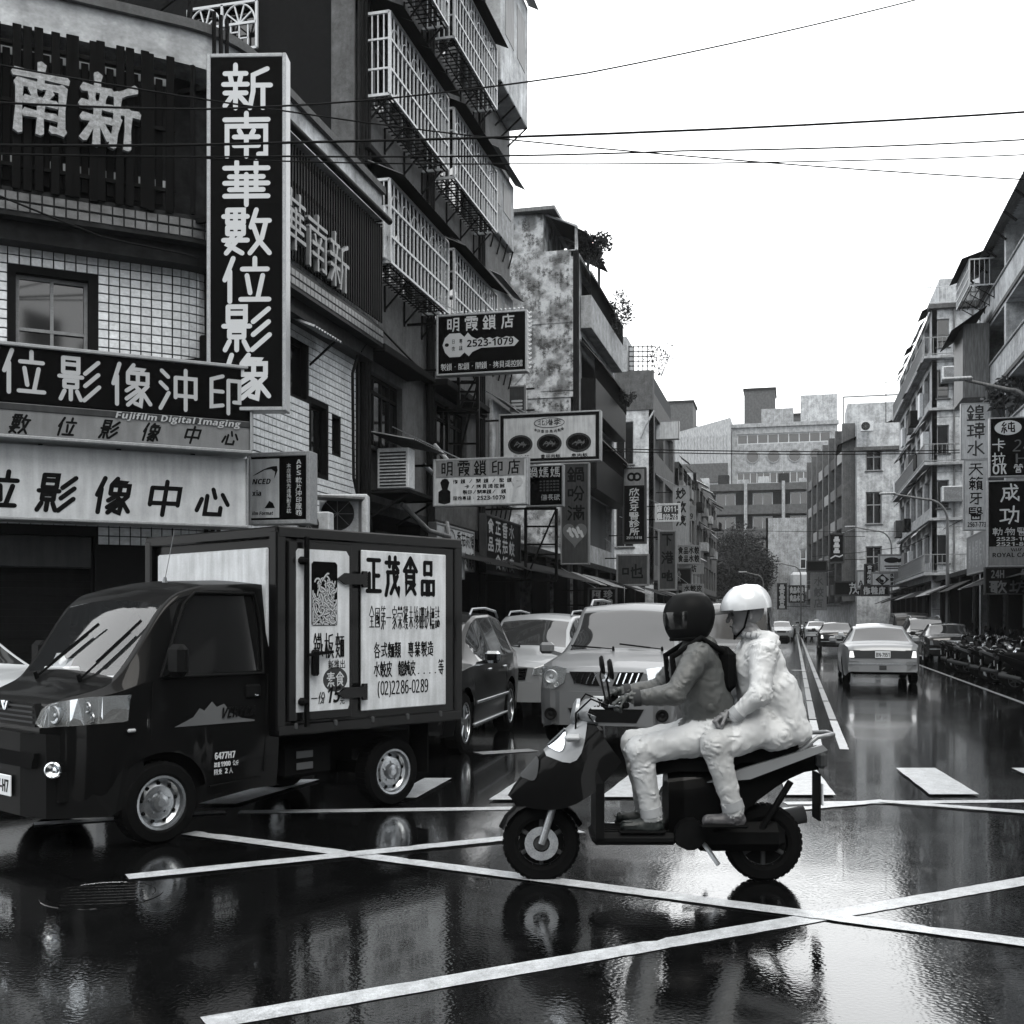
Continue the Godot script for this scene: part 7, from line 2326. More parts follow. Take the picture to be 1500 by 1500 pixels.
	for v: float in [7.06, 8.36]: slab(bld, "bright_gap_strip", M.letter_white, fc, -6.0, v, -0.5, v + 0.09, 0.39, 0.41, 0.003)  # added white strips standing in for the bright window gaps between the slats
	for k in 3:
		var b := MB.new()
		var a := sp[2 + k * 3]
		b.bar(a + Vector3(0, 6.75, 0), a + Vector3(0, 8.66, 0), 0.05)
		part(bld, "post", b, M.black_metal)
	# bright glazing bars behind the slats of the street side
	for k in 46:
		var u := 0.62 + k * 0.102
		var b := MB.new()
		b.X = fs
		b.bar(Vector3(u, 6.8, 0.5), Vector3(u, 8.5, 0.5), 0.03)
		part(bld, "slat", b, M.black_metal)
	slab(bld, "side_screen", M.sheet_light, fs, 0.5, 6.8, 5.3, 8.45, 0.36, 0.4)
	for v: float in [6.85, 7.4, 7.95, 8.4]: slab(bld, "rail", M.black_metal, fs, 0.5, v, 5.3, v + 0.04, 0.42, 0.47, 0.005)
	var gb := MB.new()
	gb.tube(PackedVector3Array([fs * Vector3(0.5, 8.62, 0.62), fs * Vector3(5.3, 8.62, 0.62)]), 0.06, 10)
	part(bld, "gutter", gb, M.sheet_dark)
	# raised characters on the slats
	var L := MB.new()
	L.X = fc
	var c1 := on_face(60, 146, fc, 0.6); var c2 := on_face(162, 166, fc, 0.6)
	write(L, "南", c1.x - 0.31, c1.y + 0.4, 0.6, 0.78, 0.12, Vector2(1, 0), 0.02, 0.54, 0.06)
	part(bld, "raised_character", L, mat("plaster", 0.42, 0.6, T.stained, 2.0))
	L = MB.new()
	L.X = fc
	write(L, "新", c2.x - 0.34, c2.y + 0.42, 0.64, 0.8, 0.12, Vector2(1, 0), 0.02, 0.54, 0.06)
	part(bld, "raised_character", L, M.plaster)
	for q: Array in [["華", 434, 325], ["南", 467, 358], ["新", 498, 385]]:
		var c := on_face(q[1], q[2], fs, 0.58)
		L = MB.new()
		L.X = fs
		write(L, q[0], c.x - 0.4, c.y + 0.4, 0.72, 0.8, 0.075, Vector2(1, 0), 0.0, 0.53, 0.06)
		part(bld, "raised_character", L, M.board_grey)
	# shop front: shutter box and ribbed shutter
	slab(bld, "shutter_box", M.board_mid, fc, -5.9, 2.2, -1.45, 2.6, -0.3, -0.02)
	var sb := MB.new()
	sb.X = fc
	for k in 24: sb.box(Vector3(-3.65, 0.1 + k * 0.09, -0.16 - 0.012 * (k % 2)), Vector3(4.4, 0.088, 0.02))
	part(bld, "shutter", sb, M.sheet_dark)
	# pipes and boxes on the bend
	var ap := corner_path(0.07)
	for k in 3:
		var pb := MB.new()
		var a := ap[5 + k]
		pb.tube(PackedVector3Array([a + Vector3(0, 2.6, 0), a + Vector3(0.01, 5.0, 0), a + Vector3(0, 6.2, 0)]), 0.03, 8)
		pb.tube(PackedVector3Array([a + Vector3(0.2, 6.2, 0.25), a + Vector3(0.35, 6.8, 0.4), a + Vector3(0.35, 9.4, 0.42)]), 0.028, 8)
		part(bld, "pipe", pb, [M.black_metal, M.sheet_dark, M.rust_metal][k])
	var mb := MB.new()
	var q0 := corner_path(0.14)[5]
	mb.bev(q0 + Vector3(0, 5.15, 0), Vector3(0.2, 0.34, 0.2), 0.02)
	part(bld, "meter_box", mb, M.black_metal)
	# old aerial bracket over the eave
	var br := MB.new()
	var e0 := fc * Vector3(-0.3, 9.24, 0.3)
	br.bar(e0, e0 + Vector3(0.1, 0.75, 0.05), 0.05)
	br.bar(e0 + Vector3(-0.65, 0.55, 0), e0 + Vector3(0.35, 0.75, 0), 0.05)
	br.bar(e0 + Vector3(-0.6, 0.0, 0.2), e0 + Vector3(0.2, 0.62, 0), 0.04)
	br.bar(e0 + Vector3(-0.3, 0.68, 0), e0 + Vector3(0.4, 0.52, 0.1), 0.035)
	part(bld, "aerial_bracket", br, M.rust_metal)
	# sheet awning over the side window
	var wb := MB.new()
	wb.X = fs
	corrugated(wb, s1.x - 0.2, s2.x + 0.3, Vector2(0.02, s2.y + 0.28), Vector2(0.5, s2.y + 0.08), 0.02, 0.1)
	var aw := part(bld, "window_awning", wb, M.sheet_light)
	wb = MB.new()
	wb.X = fs
	wb.bar(Vector3(s2.x + 0.1, s2.y + 0.06, 0.45), Vector3(s2.x + 0.1, s2.y - 0.3, 0.0), 0.03)
	part(aw, "strut", wb, M.black_metal)

func fascia_signs() -> void:
	var fc := face(C0, deg_to_rad(41))
	var o := 0.9
	var r := on_face(366, 543, fc, o).x; var l := on_face(-90, 500, fc, o).x
	var top := 4.74; var mid := 4.08; var low := 3.70
	var t := thing("shop_sign", "long black fascia sign with pale rounded characters over a pale strip on the tiled corner", "sign", fc)
	var b := MB.new()
	b.bev(Vector3((l + r) / 2, (top + mid) / 2, o - 0.2), Vector3(r - l, top - mid, 0.4), 0.01)
	part(t, "board", b, M.board_black)
	b = MB.new()
	b.bev(Vector3((l + r) / 2, (mid + low) / 2, o - 0.203), Vector3(r - l, mid - low - 0.004, 0.4), 0.01)
	part(t, "lower_strip", b, M.board_grey)
	b = MB.new()
	b.bev(Vector3((l + r) / 2, mid - 0.05, o - 0.19), Vector3(r - l, 0.075, 0.4), 0.004)
	part(t, "dark_line", b, M.board_mid)
	b = MB.new()
	for v: float in [top + 0.015, low - 0.02]: b.bev(Vector3((l + r) / 2, v, o - 0.19), Vector3(r - l + 0.05, 0.045, 0.46), 0.01)
	b.bev(Vector3(r + 0.02, (top + low) / 2, o - 0.19), Vector3(0.04, top - low, 0.45), 0.01)
	part(t, "frame", b, M.board_frame)
	var w: MB
	for q: Array in [["數", -105, 520], ["位", 35, 545], ["影", 116, 556], ["像", 193, 564], ["沖", 262, 571], ["印", 329, 577]]:
		var c := on_face(q[1], q[2], fc, o)
		w = MB.new()
		write(w, q[0], c.x - 0.235, c.y + 0.245, 0.47, 0.49, 0.048, Vector2.RIGHT, 0.0, o)
		if q[1] > -100: part(t, "character", w, M.letter_grey)
	for q: Array in [["數", 29, 621], ["位", 98, 625], ["影", 160, 629], ["像", 222, 633], ["中", 282, 637], ["心", 338, 641]]:
		var c := on_face(q[1], q[2], fc, o)
		w = MB.new()
		write(w, q[0], c.x - 0.13, c.y + 0.105, 0.2, 0.21, 0.026, Vector2.RIGHT, 0.3, o - 0.003)
		part(t, "character", w, M.letter_black)
	w = MB.new()
	w.X = Transform3D()
	var e0 := on_face(168, 613, fc, o); var e1 := on_face(350, 627, fc, o)
	letters(w, "Fujifilm Digital Imaging", e0.x, e0.y - 0.02, e1.x - e0.x, 0.11, true, 0.25, o + 0.012)
	part(t, "lettering", w, M.letter_grey)
	# the white fascia under it
	o = 0.7
	r = on_face(361, 720, fc, o).x; l = on_face(-90, 700, fc, o).x
	t = thing("shop_sign", "long white fascia sign with bold black characters above the shop shutter", "sign", fc)
	b = MB.new()
	b.bev(Vector3((l + r) / 2, 3.19, o - 0.2), Vector3(r - l, 0.88, 0.4), 0.01)
	part(t, "board", b, M.board_pale)
	b = MB.new()
	b.bev(Vector3((l + r) / 2, 2.745, o - 0.19), Vector3(r - l + 0.04, 0.04, 0.43), 0.01)
	b.bev(Vector3(r + 0.01, 3.19, o - 0.19), Vector3(0.03, 0.88, 0.42), 0.008)
	part(t, "frame", b, M.board_frame)
	for q: Array in [["位", -2, 716], ["影", 82, 722], ["像", 166, 726], ["中", 241, 730], ["心", 312, 734]]:
		var c := on_face(q[1], q[2], fc, o)
		w = MB.new()
		write(w, q[0], c.x - 0.24, c.y + 0.21, 0.42, 0.42, 0.055, Vector2.RIGHT, 0.16, o)
		part(t, "character", w, M.letter_black)
	# brackets that hold both fascias to the wall
	for k in 4:
		b = MB.new()
		b.X = fc
		b.bar(Vector3(-0.3 - k * 0.9, 3.67, -0.05), Vector3(-0.3 - k * 0.9, 3.67, 0.6), 0.05)
		part(t, "bracket", b, M.black_metal, fc.affine_inverse())
	# tall hanging sign
	var c := Vector3(0, EYE, 0) + ray(361, 340) * 14.3
	var f := face(c, deg_to_rad(12.5))
	t = sign_box("tall black hanging sign with a column of large pale characters at the tiled corner", f, 0.97, 4.5, 0.22, M.board_black, M.board_frame, "", 0.05)
	w = MB.new()
	var i := 0
	for ch in "新南華數位影像":
		write(w, ch, -0.31, 2.13 - i * 0.616, 0.62, 0.55, 0.062, Vector2.RIGHT)
		i += 1
	inked(t, w, M.letter_white)
	b = MB.new()
	for y: float in [1.9, 0.2, -1.6]: b.bar(Vector3(-0.5, y, -0.1), Vector3(-0.95, y, -0.25), 0.06)
	part(t, "bracket", b, M.black_metal)
	# film service sign
	c = at_d(408, 715, 14.0)
	t = sign_box("black and white photo service sign box with a swoosh emblem beside the white fascia", face(c, deg_to_rad(2)), 0.86, 0.92, 0.24, M.board_black, M.board_frame, "", 0.06)
	b = MB.new()
	b.box(Vector3(-0.2, 0.0, 0.002), Vector3(0.42, 0.8, 0.008))
	var pn := part(t, "pale_panel", b, M.board_pale)
	w = MB.new()
	var sw := PackedVector2Array()
	for k in 9: sw.push_back(Vector2(-0.38 + 0.36 * k / 8.0, 0.17 + 0.13 * sin(k / 8.0 * PI * 0.52)))
	sw.append_array(PackedVector2Array([Vector2(-0.01, 0.24), Vector2(-0.06, 0.13), Vector2(-0.045, 0.22), Vector2(-0.1, 0.26), Vector2(-0.2, 0.25), Vector2(-0.3, 0.2)]))
	w.prism(sw, 0.006, 0.009)
	letters(w, "NCED", -0.38, 0.06, 0.26, 0.07, true, 0.2, 0.008)
	letters(w, "xia", -0.38, -0.1, 0.13, 0.08, true, 0.0, 0.008)
	letters(w, "ilm Format", -0.38, -0.36, 0.3, 0.05, true, 0.15, 0.008)
	w.prism(PackedVector2Array([Vector2(-0.2, -0.27), Vector2(-0.13, -0.17), Vector2(-0.08, -0.2), Vector2(-0.05, -0.27)]), 0.006, 0.009)
	part(pn, "lettering", w, M.letter_black)
	w = MB.new()
	letters(w, "A", 0.26, 0.32, 0.07, 0.06, true, 0.0, 0.004)
	letters(w, "P", 0.265, 0.245, 0.06, 0.06, true, 0.0, 0.004)
	letters(w, "S", 0.265, 0.17, 0.06, 0.06, true, 0.0, 0.004)
	i = 0
	for ch in "軟片沖印服務":
		write(w, ch, 0.25, 0.14 - i * 0.088, 0.085, 0.078, 0.009, Vector2.RIGHT)
		i += 1
	i = 0
	for ch in "本店提供先進攝影系統":
		write(w, ch, 0.12, 0.33 - i * 0.068, 0.06, 0.058, 0.006, Vector2.RIGHT)
		i += 1
	inked(t, w, M.letter_white)
	b = MB.new()
	b.bar(Vector3(-0.4, 0.3, -0.2), Vector3(-1.0, 0.3, -0.3), 0.05)
	part(t, "bracket", b, M.black_metal)

# ---------------------------------------------------------------- apartment block with the window cages
func cage_block() -> void:
	var bld := thing("apartment_block", "dark five storey apartment block with white window cages stepping down the street front", "building")
	var f := face(Vector3(-7.6, 0, -18.9), PI / 2)
	var holes := [[0.2, 4.75, 2.35, 6.15], [3.95, 4.75, 6.9, 6.4]]
	for v: float in [7.97, 10.98, 13.98]:
		holes.append([0.3, v + 0.1, 3.4, v + 1.42])
		holes.append([4.25, v + 0.1, 7.35, v + 1.42])
	wall(bld, "street_wall", M.concrete_mid, f, 0, 3.7, 11.1, 18, holes)
	core(bld, -19.8, -7.9, 19.2, 29.9, 3.6, 17.8)
	core(bld, -19.8, -10.4, 19.2, 29.9, 0.0, 3.6)
	for u: float in [0.2, 3.7, 7.5, 10.9]:
		slab(bld, "arcade_column", M.concrete_dark, f, u - 0.25, 0, u + 0.25, 3.7, -0.5, 0.0)
	# windows: tall narrow lights below, sliding pairs above
	window(bld, f, holes[0], 5, 0.14, M.sheet_dark, true, 0.78, 0.06)
	window(bld, f, holes[1], 6, 0.14, M.sheet_dark, true, 0.78, 0.06)
	for k in range(2, 8): window(bld, f, holes[k], 4, 0.12, M.grey_bar, false, 0.0, 0.05)
	var cg := [[0.12, 3.6], [4.05, 7.56]]
	for v: float in [7.97, 10.98, 13.98]:
		for c: Array in cg: cage(bld, f, c[0], c[1], v, v + 1.48, 0.56, M.white_bar)
	# ledges over each storey and the dark pipes between the bays
	for v: float in [6.55, 10.0, 13.0, 16.1]: slab(bld, "ledge", M.concrete_dark, f, 0.0, v, 8.0, v + 0.12, 0.0, 0.22)
	slab(bld, "hood", M.concrete_dark, f, 0.05, 6.35, 2.6, 6.5, 0.0, 0.5)
	slab(bld, "hood", M.concrete_dark, f, 3.8, 6.5, 7.2, 6.65, 0.0, 0.5)
	for u: float in [-0.02, 3.72, 7.75]:
		for k in 3:
			var b := MB.new()
			b.X = f
			b.cyl(Vector3(u + k * 0.11, 0.2, 0.09 + 0.02 * k), Vector3(u + k * 0.11, 17.5, 0.09 + 0.02 * k), 0.045, 0.045, 8)
			part(bld, "pipe", b, [M.black_metal, M.rust_metal, M.sheet_dark][k])
	# gable end that rises over the corner house
	var g := face(Vector3(-20, 0, -18.9), 0)
	var a := at_d(279, 78, 18.9); var e := at_d(379, 4, 18.9)
	var gh := [a.x + 20.0, a.y - 0.1, e.x + 20.0, e.y]
	wall(bld, "gable_wall", M.concrete_dark, g, 0, 0, 12.398, 18, [gh])
	window(bld, g, gh, 2, 0.12, M.black_metal, false)
	# white fan-headed grille over the gable window
	var b := MB.new()
	b.X = g
	var gw: float = gh[2] - gh[0]; var cx: float = (gh[0] + gh[2]) / 2
	var vm: float = lerpf(gh[1], gh[3], 0.55)
	for u: float in [gh[0], cx, gh[2]]: b.bar(Vector3(u, gh[1], 0.08), Vector3(u, gh[3], 0.08), 0.045)
	for v: float in [gh[1], vm, gh[3]]: b.bar(Vector3(gh[0], v, 0.08), Vector3(gh[2], v, 0.08), 0.045)
	for k in 2:
		var c: float = gh[0] + gw * (0.25 + 0.5 * k)
		var p := PackedVector3Array()
		for i in 13: p.push_back(Vector3(c + cos(PI * i / 12) * gw * 0.23, vm + sin(PI * i / 12) * gw * 0.26, 0.085))
		b.tube(p, 0.018, 6)
		for i in range(1, 5): b.bar(Vector3(c, vm, 0.08), Vector3(c + cos(PI * i / 5) * gw * 0.23, vm + sin(PI * i / 5) * gw * 0.26, 0.08), 0.025)
		for i in range(1, 4):
			b.bar(Vector3(gh[0] + gw * (0.5 * k + 0.125 * i), gh[1], 0.08), Vector3(gh[0] + gw * (0.5 * k + 0.125 * i), vm, 0.08), 0.025)
		for i in 3: b.bar(Vector3(gh[0] + gw * (0.5 * k + 0.125 * i), gh[1] + 0.2 + 0.12 * (i % 2), 0.08), Vector3(gh[0] + gw * (0.5 * k + 0.125 * (i + 1)), gh[1] + 0.2 + 0.12 * (i % 2), 0.08), 0.025)
	part(bld, "fan_grille", b, M.letter_white)
	slab(bld, "corner_pilaster", M.concrete_mid, g, 11.9, 3.7, 12.35, 18, -0.1, 0.06)
	slab(bld, "ground_wall", M.concrete_dark, f, -0.2, 0.0, 0.0, 3.7, -2.0, 0.0)
	# far bays in pale sheet that stand out over the street
	for q: Array in [[8.0, 14.9, 10.9, 18.2, 0.56], [8.3, 11.6, 11.0, 13.4, 0.14], [8.6, 8.3, 11.0, 10.3, 0.12], [8.9, 4.6, 11.0, 7.2, 0.1]]:
		b = MB.new()
		b.X = f
		b.bev(Vector3((q[0] + q[2]) / 2, (q[1] + q[3]) / 2, q[4] / 2 + 0.003), Vector3(q[2] - q[0], q[3] - q[1], q[4]), 0.02)
		var bay := part(bld, "projecting_bay", b, M.concrete_pale if q[4] > 0.5 else M.concrete_light)
		for k in 2:
			b = MB.new()
			b.X = f
			b.box(Vector3(lerpf(q[0], q[2], 0.3 + 0.42 * k), lerpf(q[1], q[3], 0.62), q[4] + 0.004), Vector3((q[2] - q[0]) * 0.3, (q[3] - q[1]) * 0.42, 0.02))
			part(bay, "bay_window", b, M.sheet)
		b = MB.new()
		b.X = f
		corrugated(b, q[0] - 0.1, q[2] + 0.1, Vector2(q[4], q[3] + 0.1), Vector2(q[4] + 0.3, q[3] - 0.06), 0.012, 0.12)
		part(bay, "bay_awning", b, M.sheet)
		for k in 5:
			b = MB.new()
			b.X = f
			var u := lerpf(q[0] + 0.1, q[2] - 0.1, k / 4.0)
			b.bar(Vector3(u, q[1], q[4]), Vector3(u, q[1] - 0.45, 0.02), 0.035)
			part(bay, "bracket", b, M.rust_metal)
	# things hung on the front: conditioners and their shelf
	var fa := face(Vector3(-7.6, 0, -18.9), PI / 2)
	var p := on_face(561, 387, fa, 0.3)
	air_conditioner("louvred grey air conditioner inside the lowest white window cage", face(fa * Vector3(0.24, 8.0, 0.3), 0.0), 0.42, 0.95, 0.5, false)
	var q2 := on_face(545, 700, fa, 0.45)
	air_conditioner("louvred air conditioner on a shelf under a sheet hood below the tall windows", face(fa * Vector3(0.75, 3.95, 0.45), 0.0), 0.62, 0.75, 0.35, false)
	b = MB.new()
	b.X = fa
	corrugated(b, 0.3, 2.3, Vector2(0.0, 5.0), Vector2(0.95, 4.8), 0.012, 0.1)
	var hood := part(bld, "conditioner_hood", b, M.sheet)
	b = MB.new()
	b.X = fa
	b.box(Vector3(1.3, 3.88, 0.45), Vector3(1.9, 0.06, 0.8))
	b.bar(Vector3(0.5, 3.85, 0.8), Vector3(0.5, 3.4, 0.0), 0.04)
	b.bar(Vector3(2.0, 3.85, 0.8), Vector3(2.0, 3.4, 0.0), 0.04)
	part(hood, "shelf", b, M.rust_metal)
	b = MB.new()
	b.tube(PackedVector3Array([fa * Vector3(2.2, 4.6, 0.5), fa * Vector3(2.7, 4.35, 0.7), fa * Vector3(3.2, 4.5, 0.8), fa * Vector3(3.4, 4.75, 0.7), fa * Vector3(3.5, 5.2, 0.3)]), 0.045, 8)
	part(bld, "duct_hose", b, M.sheet_light)
	b = MB.new()
	b.tube(PackedVector3Array([fa * Vector3(0.9, 3.7, 0.5), fa * Vector3(1.6, 3.25, 0.8), fa * Vector3(2.6, 3.2, 0.9), fa * Vector3(3.4, 3.55, 0.6)]), 0.05, 8)
	part(bld, "duct_hose", b, M.sheet)
	air_conditioner("white outdoor fan unit standing behind the delivery truck roof under a small sheet roof", face(at_d(505, 783, 16.4), 0.25), 0.75, 0.62, 0.3)
	air_conditioner("small outdoor fan unit beside the photo service sign", face(at_d(462, 788, 15.5), 0.1), 0.5, 0.38, 0.25)
	b = MB.new()
	var ra := at_d(448, 728, 15.8); var rb := at_d(532, 732, 16.2)
	b.bar(ra, rb, 0.5, 0.03)
	b.bar(ra + Vector3(0.05, -0.65, 0), ra + Vector3(0.05, 0, 0), 0.04)
	b.bar(rb + Vector3(-0.05, -0.65, 0), rb + Vector3(-0.05, 0, 0), 0.04)
	b.bar(ra + Vector3(0, -0.6, 0), rb + Vector3(0, -0.62, 0), 0.6, 0.04)
	b.bar(ra + Vector3(0, -0.6, 0), ra + Vector3(-1.2, -0.6, -0.1), 0.05)
	part(bld, "unit_shelf", b, M.sheet)

func shop_row(label: String, x: float, d0: float, d1: float, back: float, right := false) -> void:
	var t := thing("shop_row", label, "shops")
	var s := 1.0 if right else -1.0
	var b := MB.new()
	b.box(Vector3(x + s * back, 1.8, -(d0 + d1) / 2), Vector3(0.2, 3.6, d1 - d0))
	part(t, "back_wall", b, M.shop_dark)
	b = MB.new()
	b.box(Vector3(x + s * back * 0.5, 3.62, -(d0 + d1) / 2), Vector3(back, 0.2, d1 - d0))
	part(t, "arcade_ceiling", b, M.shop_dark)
	var rng := RandomNumberGenerator.new()
	rng.seed = int(d0 * 10 + x)
	var d := d0
	while d < d1 - 0.5:
		b = MB.new()
		b.bev(Vector3(x + s * 0.3, 1.8, -d), Vector3(0.5, 3.6, 0.5), 0.03)
		part(t, "column", b, M.concrete_dark)
		var w := minf(rng.randf_range(3.2, 4.2), d1 - d)
		b = MB.new()
		b.X = face(Vector3(x, 0, -d - (w if not right else 0.0)), -PI / 2 if right else PI / 2)
		if not right: b.X = face(Vector3(x, 0, -d), PI / 2)
		else: b.X = face(Vector3(x, 0, -d - w), -PI / 2)
		corrugated(b, 0.2, w - 0.2, Vector2(0.0, 3.2), Vector2(rng.randf_range(0.8, 1.5), 2.75), 0.015, 0.14)
		part(t, "awning", b, [M.sheet, M.sheet_dark, M.shop_dark][rng.randi() % 3])
		b = MB.new()
		b.box(Vector3(x + s * (back - 0.14), 1.4, -d - w * 0.5), Vector3(0.1, 2.6, w * 0.8))
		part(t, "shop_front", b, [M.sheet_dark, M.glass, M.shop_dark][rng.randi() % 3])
		for k in 3:
			b = MB.new()
			var hh := rng.randf_range(0.5, 1.3)
			b.bev(Vector3(x + s * rng.randf_range(0.7, back - 0.6), hh / 2 + 0.12, -d - rng.randf_range(0.6, w - 0.4)), Vector3(rng.randf_range(0.4, 0.8), hh, rng.randf_range(0.4, 0.8)), 0.03)
			part(t, "stacked_goods", b, [M.board_mid, M.shop_dark, M.board_grey][rng.randi() % 3])
		d += w

func weathered_block() -> void:
	var bld := thing("old_apartment_house", "weathered concrete apartment house with black mould stains and plants on its roof", "building")
	var f := face(Vector3(-18, 0, -40), 0)
	wall(bld, "end_wall", M.concrete_stained, f, 0, 0, 10.39, 14.95)
	core(bld, -17.9, -7.85, 40.3, 48.4, 3.6, 14.7)
	for v: float in [4.2, 6.9, 9.6, 12.3]: slab(bld, "floor_band", M.concrete_stained, f, 5, v, 10.4, v + 0.2, 0.0, 0.035, 0.01)
	for u: float in [7.2, 9.05]: slab(bld, "plaster_patch", M.concrete_stained, f, u, 9.85, u + 1.3, 14.7, 0.0, 0.02, 0.005)
	slab(bld, "corner_post", M.concrete_dark, f, 10.24, 0, 10.42, 14.9, -0.2, 0.05)
	# rooftop room and lean-to
	slab(bld, "roof_room", M.concrete_stained, f, 4.0, 14.95, 9.1, 16.4, -4.0, -0.1)
	slab(bld, "roof_sheet", M.sheet, f, 3.8, 16.4, 9.6, 16.55, -4.2, 0.2)
	var b := MB.new()
	b.X = face(Vector3(-8.9, 0, -40.2), PI / 2)
	corrugated(b, 0, 5.0, Vector2(0, 16.5), Vector2(1.6, 15.6), 0.02, 0.18)
	part(bld, "lean_to_roof", b, M.sheet_dark)
	for u: float in [0.1, 2.5, 5.0]:
		b = MB.new()
		b.X = face(Vector3(-8.9, 0, -40.2), PI / 2)
		b.bar(Vector3(u, 14.9, 1.2), Vector3(u, 15.9, 1.2), 0.1)
		b.bar(Vector3(u, 15.9, 1.2), Vector3(u, 16.4, 0.05), 0.07)
		part(bld, "lean_to_post", b, M.concrete_pale)
	# street side with balconies boarded in
	var s := face(Vector3(-7.6, 0, -40), PI / 2)
	wall(bld, "street_wall", M.concrete_light, s, 0, 3.6, 8.6, 14.9, [[0.8, 4.4, 7.8, 6.4], [0.8, 7.2, 7.8, 9.2], [0.8, 10, 7.8, 12], [0.8, 12.8, 7.8, 14.4]], 1.0)
	for q: Array in [[0.3, 12.2, 0.6], [0.4, 9.2, 0.8], [0.2, 6.3, 0.9]]:
		b = MB.new()
		b.X = s
		corrugated(b, q[0], 8.4, Vector2(0.02, q[1] + 2.6), Vector2(q[2], q[1] + 1.7), 0.02, 0.2)
		part(bld, "sheet_awning", b, M.sheet_dark)
		slab(bld, "balcony_front", M.sheet_dark if q[1] < 12 else M.concrete_light, s, q[0] + 0.2, q[1], 8.2, q[1] + 1.2, 0.02, q[2] * 0.7)
		b = MB.new()
		b.X = s
		for k in 34: b.bar(Vector3(q[0] + 0.3 + k * 0.235, q[1] + 1.2, q[2] * 0.66), Vector3(q[0] + 0.3 + k * 0.235, q[1] + 2.1, q[2] * 0.66), 0.04)
		part(bld, "balcony_bars", b, M.rust_metal)
	shrub("roof_plant", "bushy plants growing along the roof edge of the weathered house", Vector3(-7.3, 14.9, -41.5), Vector3(0.9, 0.7, 1.8), 900, 21, M.leaf, 0.1)
	shrub("roof_plant", "thin plant leaning out over the boarded balcony of the weathered house", Vector3(-6.9, 13.2, -45.5), Vector3(0.6, 1.0, 1.2), 500, 22, M.leaf_b, 0.08)
	shrub("balcony_plant", "small plant on the lowest boarded balcony of the weathered house", Vector3(-6.7, 10.4, -46.5), Vector3(0.4, 0.4, 0.8), 260, 23, M.leaf, 0.07)
	# a narrow pale strip of house behind
	var b4 := thing("narrow_house", "pale narrow house with a dark parapet and a tangled roof frame", "building")
	var g := face(Vector3(-14, 0, -62.5), 0)
	var hs := [[4.3, 10.2, 5.3, 12.6], [4.3, 5.6, 5.3, 8.2]]
	wall(b4, "end_wall", M.concrete_pale, g, 0, 0, 6.4, 14.2, hs)
	for h: Array in hs: window(b4, g, h, 2, 0.12, M.grey_bar)
	core(b4, -13.9, -7.85, 62.8, 74, 0, 15.5)
	slab(b4, "parapet", M.concrete_mid, g, 3.6, 13.2, 6.42, 15.4, -0.3, 0.06)
	slab(b4, "roof_room", M.concrete_light, g, 3.0, 15.4, 4.9, 17.4, -3.0, -0.1)
	b = MB.new()
	b.X = g
	for k in 6:
		b.bar(Vector3(5.0 + k * 0.26, 15.4, -0.3), Vector3(5.0 + k * 0.26, 16.9, -0.3), 0.05)
		b.bar(Vector3(5.0, 15.5 + k * 0.27, -0.3), Vector3(6.4, 15.5 + k * 0.27, -0.6), 0.05)
	part(b4, "roof_frame", b, M.rust_metal)
	wall(b4, "street_wall", M.concrete_mid, face(Vector3(-7.6, 0, -62.5), PI / 2), 0, 3.6, 11.5, 14.2, [[0.8, 4.6, 5, 6.6], [6, 4.6, 10.5, 6.6], [0.8, 7.8, 5, 9.8], [6, 7.8, 10.5, 9.8], [0.8, 11, 5, 13], [6, 11, 10.5, 13]], 0.6)
	b = MB.new()
	b.X = g
	b.tube(PackedVector3Array([Vector3(5.7, 11.6, 0.15), Vector3(6.0, 12.3, 0.25), Vector3(6.5, 13.1, 0.3)]), 0.06, 6)
	part(b4, "flue_pipe", b, M.sheet_light)
	shrub("roof_plant", "sparse bare bush on the roof of the narrow pale house", Vector3(-7.4, 15.4, -64), Vector3(1.0, 1.1, 1.4), 420, 25, M.leaf, 0.07)
	# cluttered fronts further along
	for q: Array in [[74.5, 88.0, 11.5, 5, "cluttered low house front with patched balconies behind the hanging signs"], [88.5, 112.0, 13.0, 9, "long dim house front at the far end of the sign row"]]:
		var h := thing("street_house", q[4], "building")
		var hf := face(Vector3(-7.4, 0, -q[0]), PI / 2)
		var w: float = q[1] - q[0]
		var ho := []
		for fl in 3:
			for k in int(w / 3.2): ho.append([0.5 + k * 3.2, 4.2 + fl * 3.0, 2.9 + k * 3.2, 6.0 + fl * 3.0])
		wall(h, "street_wall", M.concrete_mid, hf, 0, 3.5, w, q[2], ho, 0.4)
		for o: Array in ho: window(h, hf, o, 3, 0.3, M.grey_bar, false)
		core(h, -16, -7.9, q[0] + 0.3, q[1] - 0.1, 3.4, q[2] - 0.2)
		wall(h, "end_wall", M.concrete_light, face(Vector3(-16, 0, -q[0]), 0), 0, 0, 8.59, q[2])
		var rng := RandomNumberGenerator.new()
		rng.seed = int(q[0])
		for k in int(w / 2.4):
			b = MB.new()
			b.X = hf
			var v := 4.0 + rng.randi() % 3 * 3.0
			corrugated(b, k * 2.4, k * 2.4 + 2.0, Vector2(0.02, v + 2.4), Vector2(rng.randf_range(0.5, 1.1), v + 1.9), 0.02, 0.2)
			part(h, "sheet_awning", b, [M.sheet, M.sheet_light, M.sheet_dark][rng.randi() % 3])
			slab(h, "window_box", [M.sheet, M.concrete_light, M.rust_metal][rng.randi() % 3], hf, k * 2.4 + 0.1, v, k * 2.4 + 1.9, v + 0.7, 0.02, rng.randf_range(0.3, 0.7))

